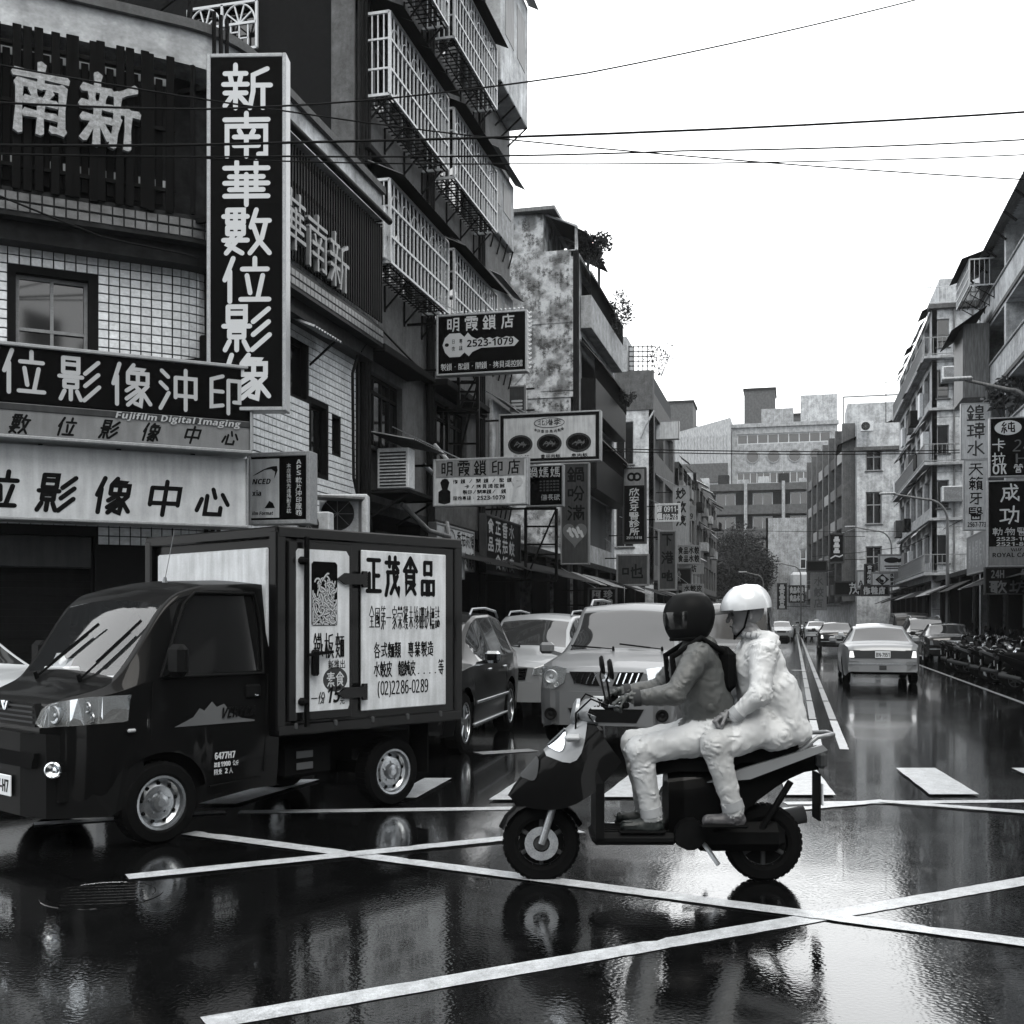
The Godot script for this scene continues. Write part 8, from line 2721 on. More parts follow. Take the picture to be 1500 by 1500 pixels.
# ---------------------------------------------------------------- the right side of the street and its far end
func railing(bld: Node3D, f: Transform3D, u0: float, u1: float, v: float, z: float, h := 0.95, m: Material = null, gap := 0.14) -> void:
	var b := MB.new()
	b.X = f
	for y: float in [v + 0.08, v + h]: b.bar(Vector3(u0, y, z), Vector3(u1, y, z), 0.045)
	for k in int((u1 - u0) / gap) + 1: b.bar(Vector3(u0 + k * gap, v, z), Vector3(u0 + k * gap, v + h, z), 0.022)
	part(bld, "railing", b, m if m else M.rust_metal)

func balcony_block() -> void:
	var bld := thing("balcony_block", "tall apartment block with deep open balconies and pale parapets beside the karaoke signs", "building")
	var f := face(Vector3(7.4, 0, -49.5), -PI / 2)
	var holes := []
	var tops := [5.8, 8.6, 11.4, 14.2]
	for t: float in tops:
		for k in 3: holes.append([0.35 + k * 5.6, t, 5.6 + k * 5.6, t + 1.55])
	wall(bld, "street_wall", M.concrete_pale, f, 0, 3.6, 17.5, 15.9, holes, 1.2)
	core(bld, 8.7, 18, 32.2, 49.3, 3.5, 15.7)
	wall(bld, "end_wall", M.concrete_light, face(Vector3(7.4, 0, -49.5), PI), -10, 0, 0, 15.9)
	for t: float in tops:
		slab(bld, "parapet_cap", M.concrete_light, f, 0, t - 0.02, 17.5, t + 0.06, -0.2, 0.06)
		slab(bld, "floor_edge", M.concrete_mid, f, 0, t - 1.15, 17.5, t - 0.98, 0.0, 0.06)
		for k in 3: window(bld, f, [0.9 + k * 5.6, t - 0.6, 4.8 + k * 5.6, t + 1.4], 3, 1.15, M.grey_bar, false)
	# roof sheet and cages that stand out
	var b := MB.new()
	b.X = f
	corrugated(b, -0.4, 17, Vector2(-0.9, 16.1), Vector2(0.45, 15.55), 0.02, 0.25)
	part(bld, "roof_sheet", b, M.sheet)
	for k in 9:
		b = MB.new()
		b.X = f
		b.bar(Vector3(k * 2.0, 15.55, 0.4), Vector3(k * 2.0, 15.2, 0.0), 0.07)
		part(bld, "roof_strut", b, M.rust_metal)
	cage(bld, f, 0.2, 3.6, 14.3, 15.3, 0.9, M.white_bar)
	slab(bld, "boarded_balcony", M.sheet, f, 0.1, 10.2, 2.6, 13.1, 0.02, 1.0)
	b = MB.new()
	b.X = f
	corrugated(b, -0.3, 3.2, Vector2(0.2, 13.6), Vector2(1.5, 12.7), 0.02, 0.2)
	part(bld, "balcony_awning", b, M.sheet_dark)
	shrub("balcony_plant", "spiky potted plant on a balcony of the tall block beside the karaoke signs", f * Vector3(6.5, 8.6, 0.1), Vector3(1.0, 0.9, 0.5), 300, 41, M.leaf_b, 0.16)

func ledge_block() -> void:
	var bld := thing("ledge_block", "pale six storey corner block with wrapped ledges and railings at every storey", "building")
	var f := face(Vector3(7.07, 0, -63), 0)
	var s := face(Vector3(7.07, 0, -82), -PI / 2)
	var fh := [4.0, 6.9, 9.8, 12.7, 15.4]
	var holes := []
	for v: float in fh: holes.append([0.25, v + 0.5, 0.85, v + 2.0])
	wall(bld, "end_wall", M.concrete_pale, f, 0, 0, 9, 18.0, holes)
	for h: Array in holes: window(bld, f, h, 1, 0.12, M.grey_bar)
	var sh := []
	for v: float in fh:
		for k in 5: sh.append([1.0 + k * 3.6, v + 0.6, 3.6 + k * 3.6, v + 2.2])
	wall(bld, "street_wall", M.concrete_light, s, 0, 3.6, 19, 18.0, sh, 0.3)
	for h: Array in sh: window(bld, s, h, 3, 0.2, M.grey_bar, false)
	core(bld, 7.45, 16, 63.4, 81.8, 0, 17.8)
	var rng := RandomNumberGenerator.new()
	rng.seed = 63
	for n in fh.size():
		var v: float = fh[n]
		var out := 0.45 if n % 2 == 0 else 0.2
		slab(bld, "ledge", M.concrete_light, s, 0, v - 0.15, 19.0 + out, v, 0.0, out)
		slab(bld, "ledge", M.concrete_light, f, 0.0, v - 0.152, 2.2, v - 0.002, 0.0, out)
		if n % 2 == 0:
			railing(bld, s, 0.1, 19.4, v, 0.42, 0.95, M.grey_bar, 0.22)
			railing(bld, f, -0.42, 2.15, v, 0.42, 0.95, M.grey_bar, 0.22)
		for k in 7:
			var u := 0.4 + k * 2.7
			var b := MB.new()
			b.X = s
			corrugated(b, u, u + rng.randf_range(1.6, 2.6), Vector2(0.02, v + 2.75), Vector2(rng.randf_range(0.25, 0.6), v + rng.randf_range(2.3, 2.55)), 0.02, 0.25)
			part(bld, "window_awning", b, [M.sheet, M.sheet_light, M.sheet_dark][rng.randi() % 3])
			if rng.randf() < 0.6: slab(bld, "window_box", [M.sheet, M.concrete_mid, M.rust_metal, M.ac_white][rng.randi() % 4], s, u + 0.3, v + 0.2, u + rng.randf_range(1.0, 2.3), v + rng.randf_range(0.8, 1.9), 0.02, rng.randf_range(0.2, 0.5))
		for k in 2:
			var pb := MB.new()
			pb.X = f
			pb.cyl(Vector3(1.1 + k * 0.9, v, 0.06), Vector3(1.1 + k * 0.9, v + 2.8, 0.06), 0.05, 0.05, 6)
			part(bld, "pipe", pb, M.sheet)
	for k in 60:   # tile courses on the end wall
		if k % 5 == 0: slab(bld, "course_line", M.concrete_mid, f, 0.0, 0.6 + k * 0.29, 9.0, 0.62 + k * 0.29, 0.0, 0.012, 0.004)
	slab(bld, "roof_room", M.concrete_pale, f, 0.4, 18.0, 7, 19.6, -6, -0.3)
	slab(bld, "roof_band", M.concrete_mid, f, -0.2, 17.9, 9, 18.15, -0.4, 0.3)
	railing(bld, f, -0.3, 3.2, 18.15, 0.2, 0.9, M.white_bar, 0.2)
	for q: Array in [[1395, 560, 0.15], [1395, 735, 0.15]]:
		var p := at_d(q[0], q[1], 62.7)
		air_conditioner("window air conditioner set in the end wall of the ledge block" if q[1] < 600 else "air conditioner low on the end wall of the ledge block above its awning", face(p, 0), 1.1, 0.8, 0.6, false)

func white_block() -> void:
	var bld := thing("white_corner_block", "white five storey corner building with boxed windows and a sloping sheet roof", "building")
	var f := face(Vector3(4.87, 0, -94), 0)
	var s := face(Vector3(2.2, 0, -118), deg_to_rad(-83.65))
	var holes := []
	for y: Array in [[800, 838], [720, 768], [655, 690]]:
		var a := at_d(1268, y[1], 94); var e := at_d(1292, y[0], 94)
		holes.append([a.x - 4.87, a.y, e.x - 4.87, e.y])
	wall(bld, "end_wall", M.concrete_pale, f, 0, 0, 9, 17.2, holes)
	for h: Array in holes: window(bld, f, h, 2, 0.2, M.grey_bar, true, 0.6, 0.1)
	var sh := []
	for v in 5:
		for k in 6: sh.append([1.0 + k * 3.8, 4.0 + v * 2.7, 3.6 + k * 3.8, 5.8 + v * 2.7])
	wall(bld, "street_wall", M.concrete_light, s, 0, 0, 24.15, 17.2, sh, 0.5)
	for h: Array in sh: window(bld, s, h, 2, 0.4, M.grey_bar, false)
	for k in 6:
		for v in 5:
			slab(bld, "boxed_balcony", [M.sheet, M.concrete_mid, M.sheet_dark][(k + v) % 3], s, 0.8 + k * 3.8, 3.6 + v * 2.7, 3.7 + k * 3.8, 4.5 + v * 2.7, 0.02, 0.9)
	for k in 7: slab(bld, "pilaster", M.concrete_mid, s, 0.2 + k * 3.8, 3.0, 0.6 + k * 3.8, 17.4, 0.0, 1.0)
	var ib := MB.new()
	ib.box(Vector3(9.2, 8.5, -105), Vector3(7.6, 16.6, 21))
	part(bld, "interior", ib, M.dark_room)
	slab(bld, "cornice", M.concrete_mid, f, -0.2, 15.0, 9, 15.3, 0.0, 0.35)
	slab(bld, "roof_room", M.concrete_pale, f, -0.6, 17.2, 9, 19.4, -8, -3)
	var b := MB.new()
	b.X = face(Vector3(4.0, 0, -95), 0)
	b.quad(Vector3(-0.6, 15.6, 0.8), Vector3(5.5, 18.3, 0.8), Vector3(5.5, 18.3, -5), Vector3(-0.6, 15.6, -5))
	b.quad(Vector3(-0.6, 15.5, -5), Vector3(5.5, 18.2, -5), Vector3(5.5, 18.2, 0.8), Vector3(-0.6, 15.5, 0.8))
	part(bld, "sloping_roof", b, M.sheet_dark)
	b = MB.new()
	b.X = f
	for u: float in [-0.9, 8.5]: b.bar(Vector3(u, 17.2, -3.2), Vector3(u, 20.0, -3.2), 0.12)
	b.bar(Vector3(-0.9, 20, -3.2), Vector3(8.5, 20, -3.2), 0.12)
	part(bld, "roof_frame", b, M.grey_bar)
	b = MB.new()
	b.X = f
	b.bar(Vector3(2.3, 17.2, -1), Vector3(2.3, 20.6, -1), 0.06)
	b.bar(Vector3(1.6, 20.6, -1), Vector3(3.0, 20.6, -1), 0.05)
	part(bld, "aerial", b, M.black_metal)
	air_conditioner("round fan unit on the parapet below the sloping sheet roof", face(at_d(1270, 632, 93.4), 0), 0.95, 0.8, 0.4)
	air_conditioner("boxed air conditioner high on the white corner building", face(at_d(1320, 722, 93.8), 0), 1.1, 0.75, 0.5, false)
	air_conditioner("boxed air conditioner lower on the white corner building", face(at_d(1320, 780, 93.8), 0), 1.1, 0.75, 0.5, false)

func far_end() -> void:
	# flats with open balconies across the end of the street
	var t := thing("far_flats", "grey flats with open balconies closing the end of the street", "building")
	var f := face(Vector3(-16, 0, -150), 0)
	var holes := []
	for v in 6:
		for k in 4: holes.append([0.5 + k * 4.8, 1.0 + v * 3.1, 4.9 + k * 4.8, 2.9 + v * 3.1])
	wall(t, "front_wall", M.concrete_mid, f, 0, 0, 20, 19.3, holes, 1.4)
	for h: Array in holes: window(t, f, [h[0] + 0.6, h[1], h[2] - 1.2, h[3] - 0.2], 2, 1.35, M.white_bar, false, 0.0, 0.1)
	core(t, -15.8, 3.8, 151.45, 160, 0, 19.0, M.shop_dark)
	for k in 5: slab(t, "pier", M.concrete_light, f, 0.05 + k * 4.8, 0, 0.45 + k * 4.8, 19.5, 0.0, 0.3)
	for k in 7: slab(t, "roof_clutter", [M.concrete_light, M.sheet_light, M.shop_dark][k % 3], f, 1.0 + k * 2.6, 19.3, 2.4 + k * 2.6, 20.0 + 0.35 * (k % 3), -3, -1.5)
	# long pale block with round windows behind
	t = thing("round_window_block", "pale long block with a row of round windows behind the flats", "building")
	f = face(Vector3(-9.5, 0, -180), 0)
	wall(t, "front_wall", M.concrete_light, f, 0, 0, 16, 32, [[0.8, 29.0, 15, 30.6], [0.8, 22.8, 15, 24.6]], 0.3)
	window(t, f, [0.8, 29.0, 15, 30.6], 9, 0.25, M.white_bar, false, 0, 0.15)
	window(t, f, [0.8, 22.8, 15, 24.6], 14, 0.25, M.white_bar, false, 0, 0.12)
	core(t, -9.3, 6.3, 180.4, 190, 0, 31.5)
	for k in 4:
		var b := MB.new()
		b.X = f * Transform3D(Basis(Vector3.RIGHT, PI / 2), Vector3(3.2 + k * 3.2, 27.0, 0.02))
		b.lathe(PackedVector2Array([Vector2(1.05, 0.0), Vector2(1.05, 0.1), Vector2(0.9, 0.1), Vector2(0.88, 0.02)]), 24)
		var rw := part(t, "round_window", b, M.grey_bar)
		b = MB.new()
		b.X = f * Transform3D(Basis(Vector3.RIGHT, PI / 2), Vector3(3.2 + k * 3.2, 27.0, 0.02))
		b.lathe(PackedVector2Array([Vector2(0.9, 0.03), Vector2(0, 0.03)]), 24)
		b.box(Vector3(0, 0.06, 0), Vector3(0.1, 0.06, 1.8))
		part(rw, "pane", b, M.glass)
	slab(t, "cornice", M.concrete_light, f, -0.2, 31.6, 16.2, 32.2, -0.5, 0.3)
	slab(t, "roof_room", M.concrete_light, f, 4.5, 32.2, 9.4, 34.6, -5, -1)
	slab(t, "roof_room", M.concrete_pale, f, 10.5, 32.2, 16, 36.5, -5, -1)
	slab(t, "awning_roof", M.sheet_light, f, 9.6, 20.5, 16, 22.0, 0.1, 4)
	# sheeted hall, dark towers
	t = thing("sheeted_hall", "hall clad in pale ribbed sheet with a low pitched roof line beyond the flats", "building")
	var hb := MB.new()
	hb.prism(PackedVector2Array([Vector2(-22, 0), Vector2(-9.6, 0), Vector2(-9.6, 33.0), Vector2(-12, 32.4), Vector2(-20.4, 30.4), Vector2(-22, 30.0)]), -190, -178)
	part(t, "hall_wall", hb, M.sheet_light)
	for k in 24:
		hb = MB.new()
		hb.box(Vector3(-21.7 + k * 0.5, 28.0, -177.96), Vector3(0.1, 4.5, 0.06))
		part(t, "sheet_rib", hb, M.concrete_light)
	hb = MB.new()
	hb.box(Vector3(-15.5, 24.4, -177.9), Vector3(11, 3.0, 0.3))
	part(t, "dark_band", hb, M.concrete_mid)
	for q: Array in [[-7.6, -2.9, 37.4, 200, "tall dark block rising as a tower over the street end"], [-21.5, -15.6, 36.0, 205, "square dark block beyond the sheeted hall"], [-15, -6.5, 31.8, 210, "low dark block between the two towers"], [-3, 6, 33.2, 215, "low grey roof line beside the tower"]]:
		t = thing("distant_block", q[4], "building")
		var sc: float = q[3] / 180.0
		hb = MB.new()
		hb.box(Vector3((q[0] + q[1]) / 2 * sc, (q[2] - EYE) * sc * 0.5 + EYE * 0.5, -q[3] - 4), Vector3((q[1] - q[0]) * sc, (q[2] - EYE) * sc + EYE, 8))
		part(t, "wall", hb, M.concrete_mid)
		hb = MB.new()
		hb.box(Vector3((q[0] + q[1]) / 2 * sc, (q[2] - EYE) * sc + EYE + 0.2, -q[3] - 4), Vector3((q[1] - q[0]) * sc + 0.4, 0.4, 8.4))
		part(t, "roof", hb, M.concrete_dark)
	# small grey house in front of the bend
	t = thing("small_grey_house", "small grey rendered house with one barred window where the street bends", "building")
	f = face(Vector3(-3.0, 0, -126), 0)
	var wh := [[3.6, 7.0, 4.9, 9.2]]
	wall(t, "front_wall", M.concrete_light, f, 0, 0, 6.5, 12.6, wh)
	window(t, f, wh[0], 2, 0.15, M.white_bar, true, 0.5, 0.12)
	wall(t, "side_wall", M.concrete_mid, face(Vector3(-3, 0, -136), -PI / 2), 0, 0, 10, 12.6)
	core(t, -2.8, 3.3, 126.4, 136, 0, 12.4)
	slab(t, "white_awning", M.board_pale, f, 2.6, 4.2, 6.4, 6.6, 0.02, 2.2, 0.3)
	tree("dense dark street tree standing before the far flats", Vector3(-6.3, 0, -132), 12.5, 4.0, 51, 11000, "trees at the far end of the street")
	tree("broad dark street tree beside the small grey house", Vector3(-4.4, 0, -124), 10.0, 2.8, 52, 8000, "trees at the far end of the street")
	tree("low bushy street tree behind the far hanging signs", Vector3(-9.0, 0, -122), 9.0, 3.6, 53, 9000, "trees at the far end of the street")

# ---------------------------------------------------------------- hanging signs
func hanging_signs() -> void:
	var g := "hanging signs over the street"
	var b: MB
	# locksmith, black with a key
	var t := sign_px("black locksmith sign with a pale key shape and a chain of bulbs", 640, 459, 770, 546, 21.5, 0.2, M.board_black, M.board_frame, g)
	var w: float = t.get_meta("w"); var h: float = t.get_meta("h")
	bulbs(t, w, h)
	b = MB.new()
	write(b, "明霞鎖店", -w * 0.39, h * 0.45, w * 0.145, h * 0.22, 0.03, Vector2(w * 0.205, 0))
	write(b, "裝鎖·配鎖·開鎖·拷貝遙控器", -w * 0.46, -h * 0.32, w * 0.062, h * 0.11, 0.011, Vector2(w * 0.066, 0))
	inked(t, b, M.letter_grey)
	b = MB.new()
	var key := PackedVector2Array()
	for p: Array in [[-0.44, 0.0], [-0.41, 0.12], [-0.36, 0.19], [-0.24, 0.19], [-0.19, 0.12], [-0.15, 0.19], [-0.11, 0.12], [-0.05, 0.07], [0.0, 0.1], [0.04, 0.06], [0.09, 0.09], [0.13, 0.06], [0.18, 0.09], [0.23, 0.06], [0.28, 0.09], [0.33, 0.07], [0.36, 0.08], [0.42, 0.0], [0.37, -0.08], [0.0, -0.08], [-0.1, -0.14], [-0.14, -0.21], [-0.19, -0.14], [-0.24, -0.21], [-0.36, -0.21], [-0.41, -0.13]]:
		key.push_back(Vector2(p[0] * w, p[1] * h))
	b.prism(key, -0.002, 0.006)
	var kp := part(t, "key_shape", b, M.letter_grey)
	b = MB.new()
	letters(b, "2523-1079", -w * 0.16, -h * 0.055, w * 0.52, h * 0.12, true, 0.0, 0.008)
	write(b, "日夜", -w * 0.335, h * 0.09, w * 0.04, h * 0.075, 0.007, Vector2(0, -h * 0.12), 0, 0.006)
	write(b, "專線", -w * 0.25, h * 0.09, w * 0.04, h * 0.075, 0.007, Vector2(0, -h * 0.12), 0, 0.006)
	for k in 1: b.stroke(PackedVector2Array([Vector2(-w * 0.395, 0), Vector2(-w * 0.385, 0)]), 0.07, 0.0085)
	part(kp, "lettering", b, M.letter_black)
	sign_arms(t, -7.6)
	# locksmith, white
	t = sign_px("white locksmith and seal cutting sign with a grey heading and a drawn key", 635, 672, 771, 739, 20.6, 0.18, M.board_pale, M.board_frame, g)
	w = t.get_meta("w"); h = t.get_meta("h")
	b = MB.new()
	b.box(Vector3(0, h * 0.3, 0.004), Vector3(w * 0.95, h * 0.36, 0.008))
	part(t, "heading_panel", b, M.board_grey)
	b = MB.new()
	write(b, "明霞鎖印店", -w * 0.42, h * 0.45, w * 0.13, h * 0.3, 0.028, Vector2(w * 0.18, 0), 0, 0.006)
	write(b, "修鎖/開鎖/配鎖", -w * 0.29, h * 0.06, w * 0.05, h * 0.085, 0.011, Vector2(w * 0.083, 0))
	write(b, "磁扣卡/拷貝遙控器", -w * 0.29, -h * 0.06, w * 0.05, h * 0.085, 0.011, Vector2(w * 0.063, 0))
	write(b, "電腦製印/開車鎖/換鎖", -w * 0.29, -h * 0.18, w * 0.05, h * 0.085, 0.011, Vector2(w * 0.052, 0))
	write(b, "服務專線:", -w * 0.29, -h * 0.31, w * 0.045, h * 0.085, 0.009, Vector2(w * 0.05, 0))
	letters(b, "2523-1079", -w * 0.03, -h * 0.4, w * 0.3, h * 0.09, true, 0.0, 0.003)
	var seal := PackedVector2Array()
	for p: Array in [[-0.45, -0.44], [-0.45, -0.2], [-0.41, -0.15], [-0.43, 0.0], [-0.41, 0.07], [-0.38, 0.09], [-0.35, 0.07], [-0.33, 0.0], [-0.35, -0.15], [-0.32, -0.2], [-0.32, -0.44], [-0.385, -0.48]]: seal.push_back(Vector2(p[0] * w, p[1] * h))
	b.prism(seal, 0.0, 0.006)
	inked(t, b, M.letter_black)
	b = MB.new()
	b.X = Transform3D(Basis(Vector3.RIGHT, PI / 2), Vector3(w * 0.4, -0.02 * h, 0.002))
	b.lathe(PackedVector2Array([Vector2(h * 0.12, 0), Vector2(h * 0.12, 0.006), Vector2(0.02, 0.007)]), 18)
	b.X = Transform3D()
	b.stroke(PackedVector2Array([Vector2(w * 0.39, -h * 0.1), Vector2(w * 0.35, -h * 0.42)]), 0.05, 0.008)
	b.stroke(PackedVector2Array([Vector2(w * 0.36, -h * 0.33), Vector2(w * 0.385, -h * 0.34)]), 0.03, 0.0083)
	part(t, "drawn_key", b, M.letter_grey)
	sign_arms(t, -7.6)
	# noodle shop with three bowls
	t = sign_px("white noodle shop sign with three printed bowls and a black border", 731, 605, 878, 676, 27.0, 0.22, M.board_pale, M.board_frame, g)
	w = t.get_meta("w"); h = t.get_meta("h")
	b = MB.new()
	for s: float in [-1.0, 1.0]:
		b.box(Vector3(s * w * 0.475, 0, 0.003), Vector3(w * 0.035, h * 0.97, 0.008))
		b.box(Vector3(0, s * h * 0.455, 0.003), Vector3(w * 0.915, h * 0.06, 0.008))
	write(b, "北港李", -w * 0.115, h * 0.37, w * 0.07, h * 0.12, 0.016, Vector2(w * 0.08, 0))
	var i := 0
	for ch in "本店番茄魚肉飯食": 
		var a := -0.9 + 1.8 * i / 7.0
		write(b, ch, w * 0.17 * sin(a) - w * 0.018, h * 0.22 - h * 0.11 * cos(a) + h * 0.04, w * 0.032, h * 0.06, 0.009, Vector2.RIGHT)
		i += 1
	write(b, "魯肉飯", -w * 0.36, -h * 0.355, w * 0.05, h * 0.065, 0.011, Vector2(w * 0.055, 0))
	write(b, "番茄肉飯", -w * 0.085, -h * 0.355, w * 0.045, h * 0.065, 0.011, Vector2(w * 0.05, 0))
	write(b, "魚肉飯", w * 0.22, -h * 0.355, w * 0.05, h * 0.065, 0.011, Vector2(w * 0.055, 0))
	var ring := PackedVector2Array()
	for k in 29: ring.push_back(Vector2(w * 0.0 + cos(TAU * k / 28) * w * 0.15, h * 0.3 + sin(TAU * k / 28) * h * 0.1))
	b.stroke(ring, 0.014, 0.0075)
	inked(t, b, M.letter_black)
	for k in 3:
		var cx := (-0.29 + 0.29 * k) * w
		b = MB.new()
		var e1 := PackedVector2Array(); var e2 := PackedVector2Array()
		for q in 26:
			e1.push_back(Vector2(cx + cos(TAU * q / 26) * w * 0.125, -h * 0.13 + sin(TAU * q / 26) * h * 0.2))
			e2.push_back(Vector2(cx + cos(TAU * q / 26) * w * 0.105, -h * 0.125 + sin(TAU * q / 26) * h * 0.155))
		b.prism(e1, 0.0, 0.004)
		var bowl := part(t, "bowl_print", b, M.board_mid)
		b = MB.new()
		b.prism(e2, 0.0, 0.006)
		part(bowl, "soup_print", b, M.letter_black)
		b = MB.new()
		for q in 7: b.stroke(PackedVector2Array([Vector2(cx - w * 0.06 + q * w * 0.018, -h * 0.16 + h * 0.03 * sin(q * 2.1)), Vector2(cx - w * 0.03 + q * w * 0.015, -h * 0.1 + h * 0.03 * cos(q * 1.7 + k)), Vector2(cx + w * 0.01 + q * w * 0.008, -h * 0.14)]), 0.02, 0.0066 + q * 0.0002)
		part(bowl, "noodle_print", b, M.letter_dim)
	sign_arms(t, -7.6)
	# others down the left side: pixels, distance, materials and what is written
	t = sign_px("black charcoal hotpot sign with white characters tucked under the noodle sign", 772, 682, 824, 741, 28.5, 0.2, M.board_black, M.board_frame, g)
	w = t.get_meta("w"); h = t.get_meta("h")
	b = MB.new()
	write(b, "鍋媽媽", -w * 0.48, h * 0.46, w * 0.27, h * 0.24, 0.024, Vector2(w * 0.32, 0))
	write(b, "備長碳", -w * 0.1, -h * 0.22, w * 0.16, h * 0.14, 0.014, Vector2(w * 0.18, 0))
	inked(t, b, M.letter_grey)
	b = MB.new()
	for k in 4: write(b, "本店提供服務", -w * 0.15, h * 0.13 - k * h * 0.075, w * 0.075, h * 0.045, 0.006, Vector2(w * 0.095, 0))
	inked(t, b, M.letter_dim)
	sign_arms(t, -7.6)
	t = sign_px("tall grey hotpot banner sign with dark characters and a heart picture", 822, 679, 862, 826, 31.5, 0.18, M.board_mid, M.board_grey, g)
	w = t.get_meta("w"); h = t.get_meta("h")
	b = MB.new()
	write(b, "鍋吩滿", -w * 0.26, h * 0.46, w * 0.6, h * 0.14, 0.05, Vector2(0, -h * 0.19))
	inked(t, b, M.letter_black)
	b = MB.new()
	var heart := PackedVector2Array()
	for k in 32:
		var a := TAU * k / 32
		heart.push_back(Vector2(0.028 * w * 16.0 * pow(sin(a), 3), -h * 0.2 + 0.0085 * h * (13 * cos(a) - 5 * cos(2 * a) - 2 * cos(3 * a) - cos(4 * a))))
	b.prism(heart, 0.0, 0.005)
	var hp := part(t, "heart_picture", b, M.letter_dim)
	b = MB.new()
	for q in 9: b.stroke(PackedVector2Array([Vector2((-0.25 + 0.06 * q) * w, -h * 0.17 + 0.03 * h * sin(q * 2.3)), Vector2((-0.2 + 0.06 * q) * w, -h * 0.2 + 0.03 * h * cos(q * 1.9))]), 0.08, 0.006 + 0.0002 * q)
	part(hp, "food_print", b, M.letter_grey)
	sign_arms(t, -7.6)
	t = sign_px("dark dentist sign with a pale tooth emblem on a grey head panel", 913, 686, 945, 795, 47, 0.25, M.board_black, M.board_mid, g, 0.0, 0.08)
	w = t.get_meta("w"); h = t.get_meta("h")
	b = MB.new()
	b.box(Vector3(0, h * 0.38, 0.006), Vector3(w * 0.96, h * 0.22, 0.012))
	part(t, "head_panel", b, M.board_grey)
	b = MB.new()
	write(b, "欣安牙醫診所", -w * 0.22, h * 0.23, w * 0.44, h * 0.09, 0.045, Vector2(0, -h * 0.107))
	letters(b, "2511-1818", -w * 0.35, -h * 0.45, w * 0.7, h * 0.035, true, 0.0, 0.004)
	inked(t, b, M.letter_grey)
	b = MB.new()
	for s: float in [-1.0, 1.0]:
		b.X = Transform3D(Basis(Vector3.RIGHT, PI / 2), Vector3(s * w * 0.13, h * 0.385, 0.012))
		b.lathe(PackedVector2Array([Vector2(w * 0.2, 0), Vector2(w * 0.19, 0.006), Vector2(w * 0.1, 0.006 + 0.001 * s)]), 18)
	part(t, "emblem", b, M.letter_black)
	sign_arms(t, -7.6)
	t = sign_px("white room to let board with a telephone number", 961, 739, 995, 763, 52, 0.12, M.board_mid, M.board_pale, g, 0.0, 0.1)
	w = t.get_meta("w"); h = t.get_meta("h")
	b = MB.new()
	write(b, "房", -w * 0.45, h * 0.4, w * 0.2, h * 0.36, 0.06, Vector2.RIGHT)
	write(b, "店租", -w * 0.45, h * 0.42, w * 0.2, h * 0.36, 0.06, Vector2(0, -h * 0.45))
	letters(b, "0911-", -w * 0.15, h * 0.05, w * 0.6, h * 0.34, true, 0.0, 0.004)
	letters(b, "899-781", -w * 0.2, -h * 0.42, w * 0.66, h * 0.34, true, 0.0, 0.004)
	inked(t, b, M.letter_white)
	sign_arms(t, -7.6)
	t = sign_px("tall grey restaurant sign with black brush characters under the room to let board", 965, 778, 990, 864, 50, 0.2, M.board_mid, M.board_grey, g, 0.0, 0.08)
	w = t.get_meta("w"); h = t.get_meta("h")
	b = MB.new()
	write(b, "下港吔", -w * 0.32, h * 0.46, w * 0.64, h * 0.2, 0.07, Vector2(0, -h * 0.31))
	inked(t, b, M.letter_black)
	sign_arms(t, -7.6)
	t = sign_px("low grey sign with one black brush character over an awning", 904, 813, 949, 857, 46, 0.2, M.board_mid, M.board_grey, g, 0.0, 0.08)
	w = t.get_meta("w"); h = t.get_meta("h")
	b = MB.new()
	write(b, "吔", -w * 0.35, h * 0.2, w * 0.7, h * 0.5, 0.07, Vector2.RIGHT)
	inked(t, b, M.letter_black)
	sign_arms(t, -7.6)
	t = sign_px("small framed black snack sign with grey characters above the silver van", 862, 862, 902, 889, 37, 0.12, M.board_black, M.board_mid, g, 0.0, 0.06)
	w = t.get_meta("w"); h = t.get_meta("h")
	b = MB.new()
	write(b, "阿珍", -w * 0.36, h * 0.4, w * 0.3, h * 0.42, 0.045, Vector2(w * 0.42, 0))
	write(b, "番茄魚", -w * 0.4, -h * 0.08, w * 0.22, h * 0.3, 0.035, Vector2(w * 0.29, 0))
	inked(t, b, M.letter_dim)
	sign_arms(t, -7.6)
	t = sign_px("dark square sign with slanted grey bars hung below the black locksmith sign", 707, 567, 769, 606, 33, 0.15, M.board_mid, M.board_grey, g, 0.0, 0.06)
	w = t.get_meta("w"); h = t.get_meta("h")
	b = MB.new()
	for k in 3:
		b.stroke(PackedVector2Array([Vector2(-w * 0.1, -h * 0.05 - k * h * 0.13), Vector2(w * 0.12, -h * 0.05 - k * h * 0.13)]), h * 0.08, 0.003 + 0.0004 * k)
		b.stroke(PackedVector2Array([Vector2(w * 0.2, -h * 0.05 - k * h * 0.13), Vector2(w * 0.42, -h * 0.05 - k * h * 0.13)]), h * 0.08, 0.0045 + 0.0004 * k)
	inked(t, b, M.letter_grey)
	sign_arms(t, -7.6)
	t = sign_px("pale tall restaurant sign with black characters beyond the room to let board", 986, 712, 1009, 798, 62, 0.2, M.board_grey, M.board_grey, g)
	w = t.get_meta("w"); h = t.get_meta("h")
	b = MB.new()
	write(b, "妙歡茂", -w * 0.3, h * 0.46, w * 0.6, h * 0.17, 0.08, Vector2(0, -h * 0.23))
	inked(t, b, M.letter_black)
	sign_arms(t, -7.4)
	t = sign_px("blank pale lightbox sign high on the cluttered house front", 960, 617, 994, 643, 66, 0.4, M.board_pale, M.board_grey, g)
	sign_arms(t, -7.4)
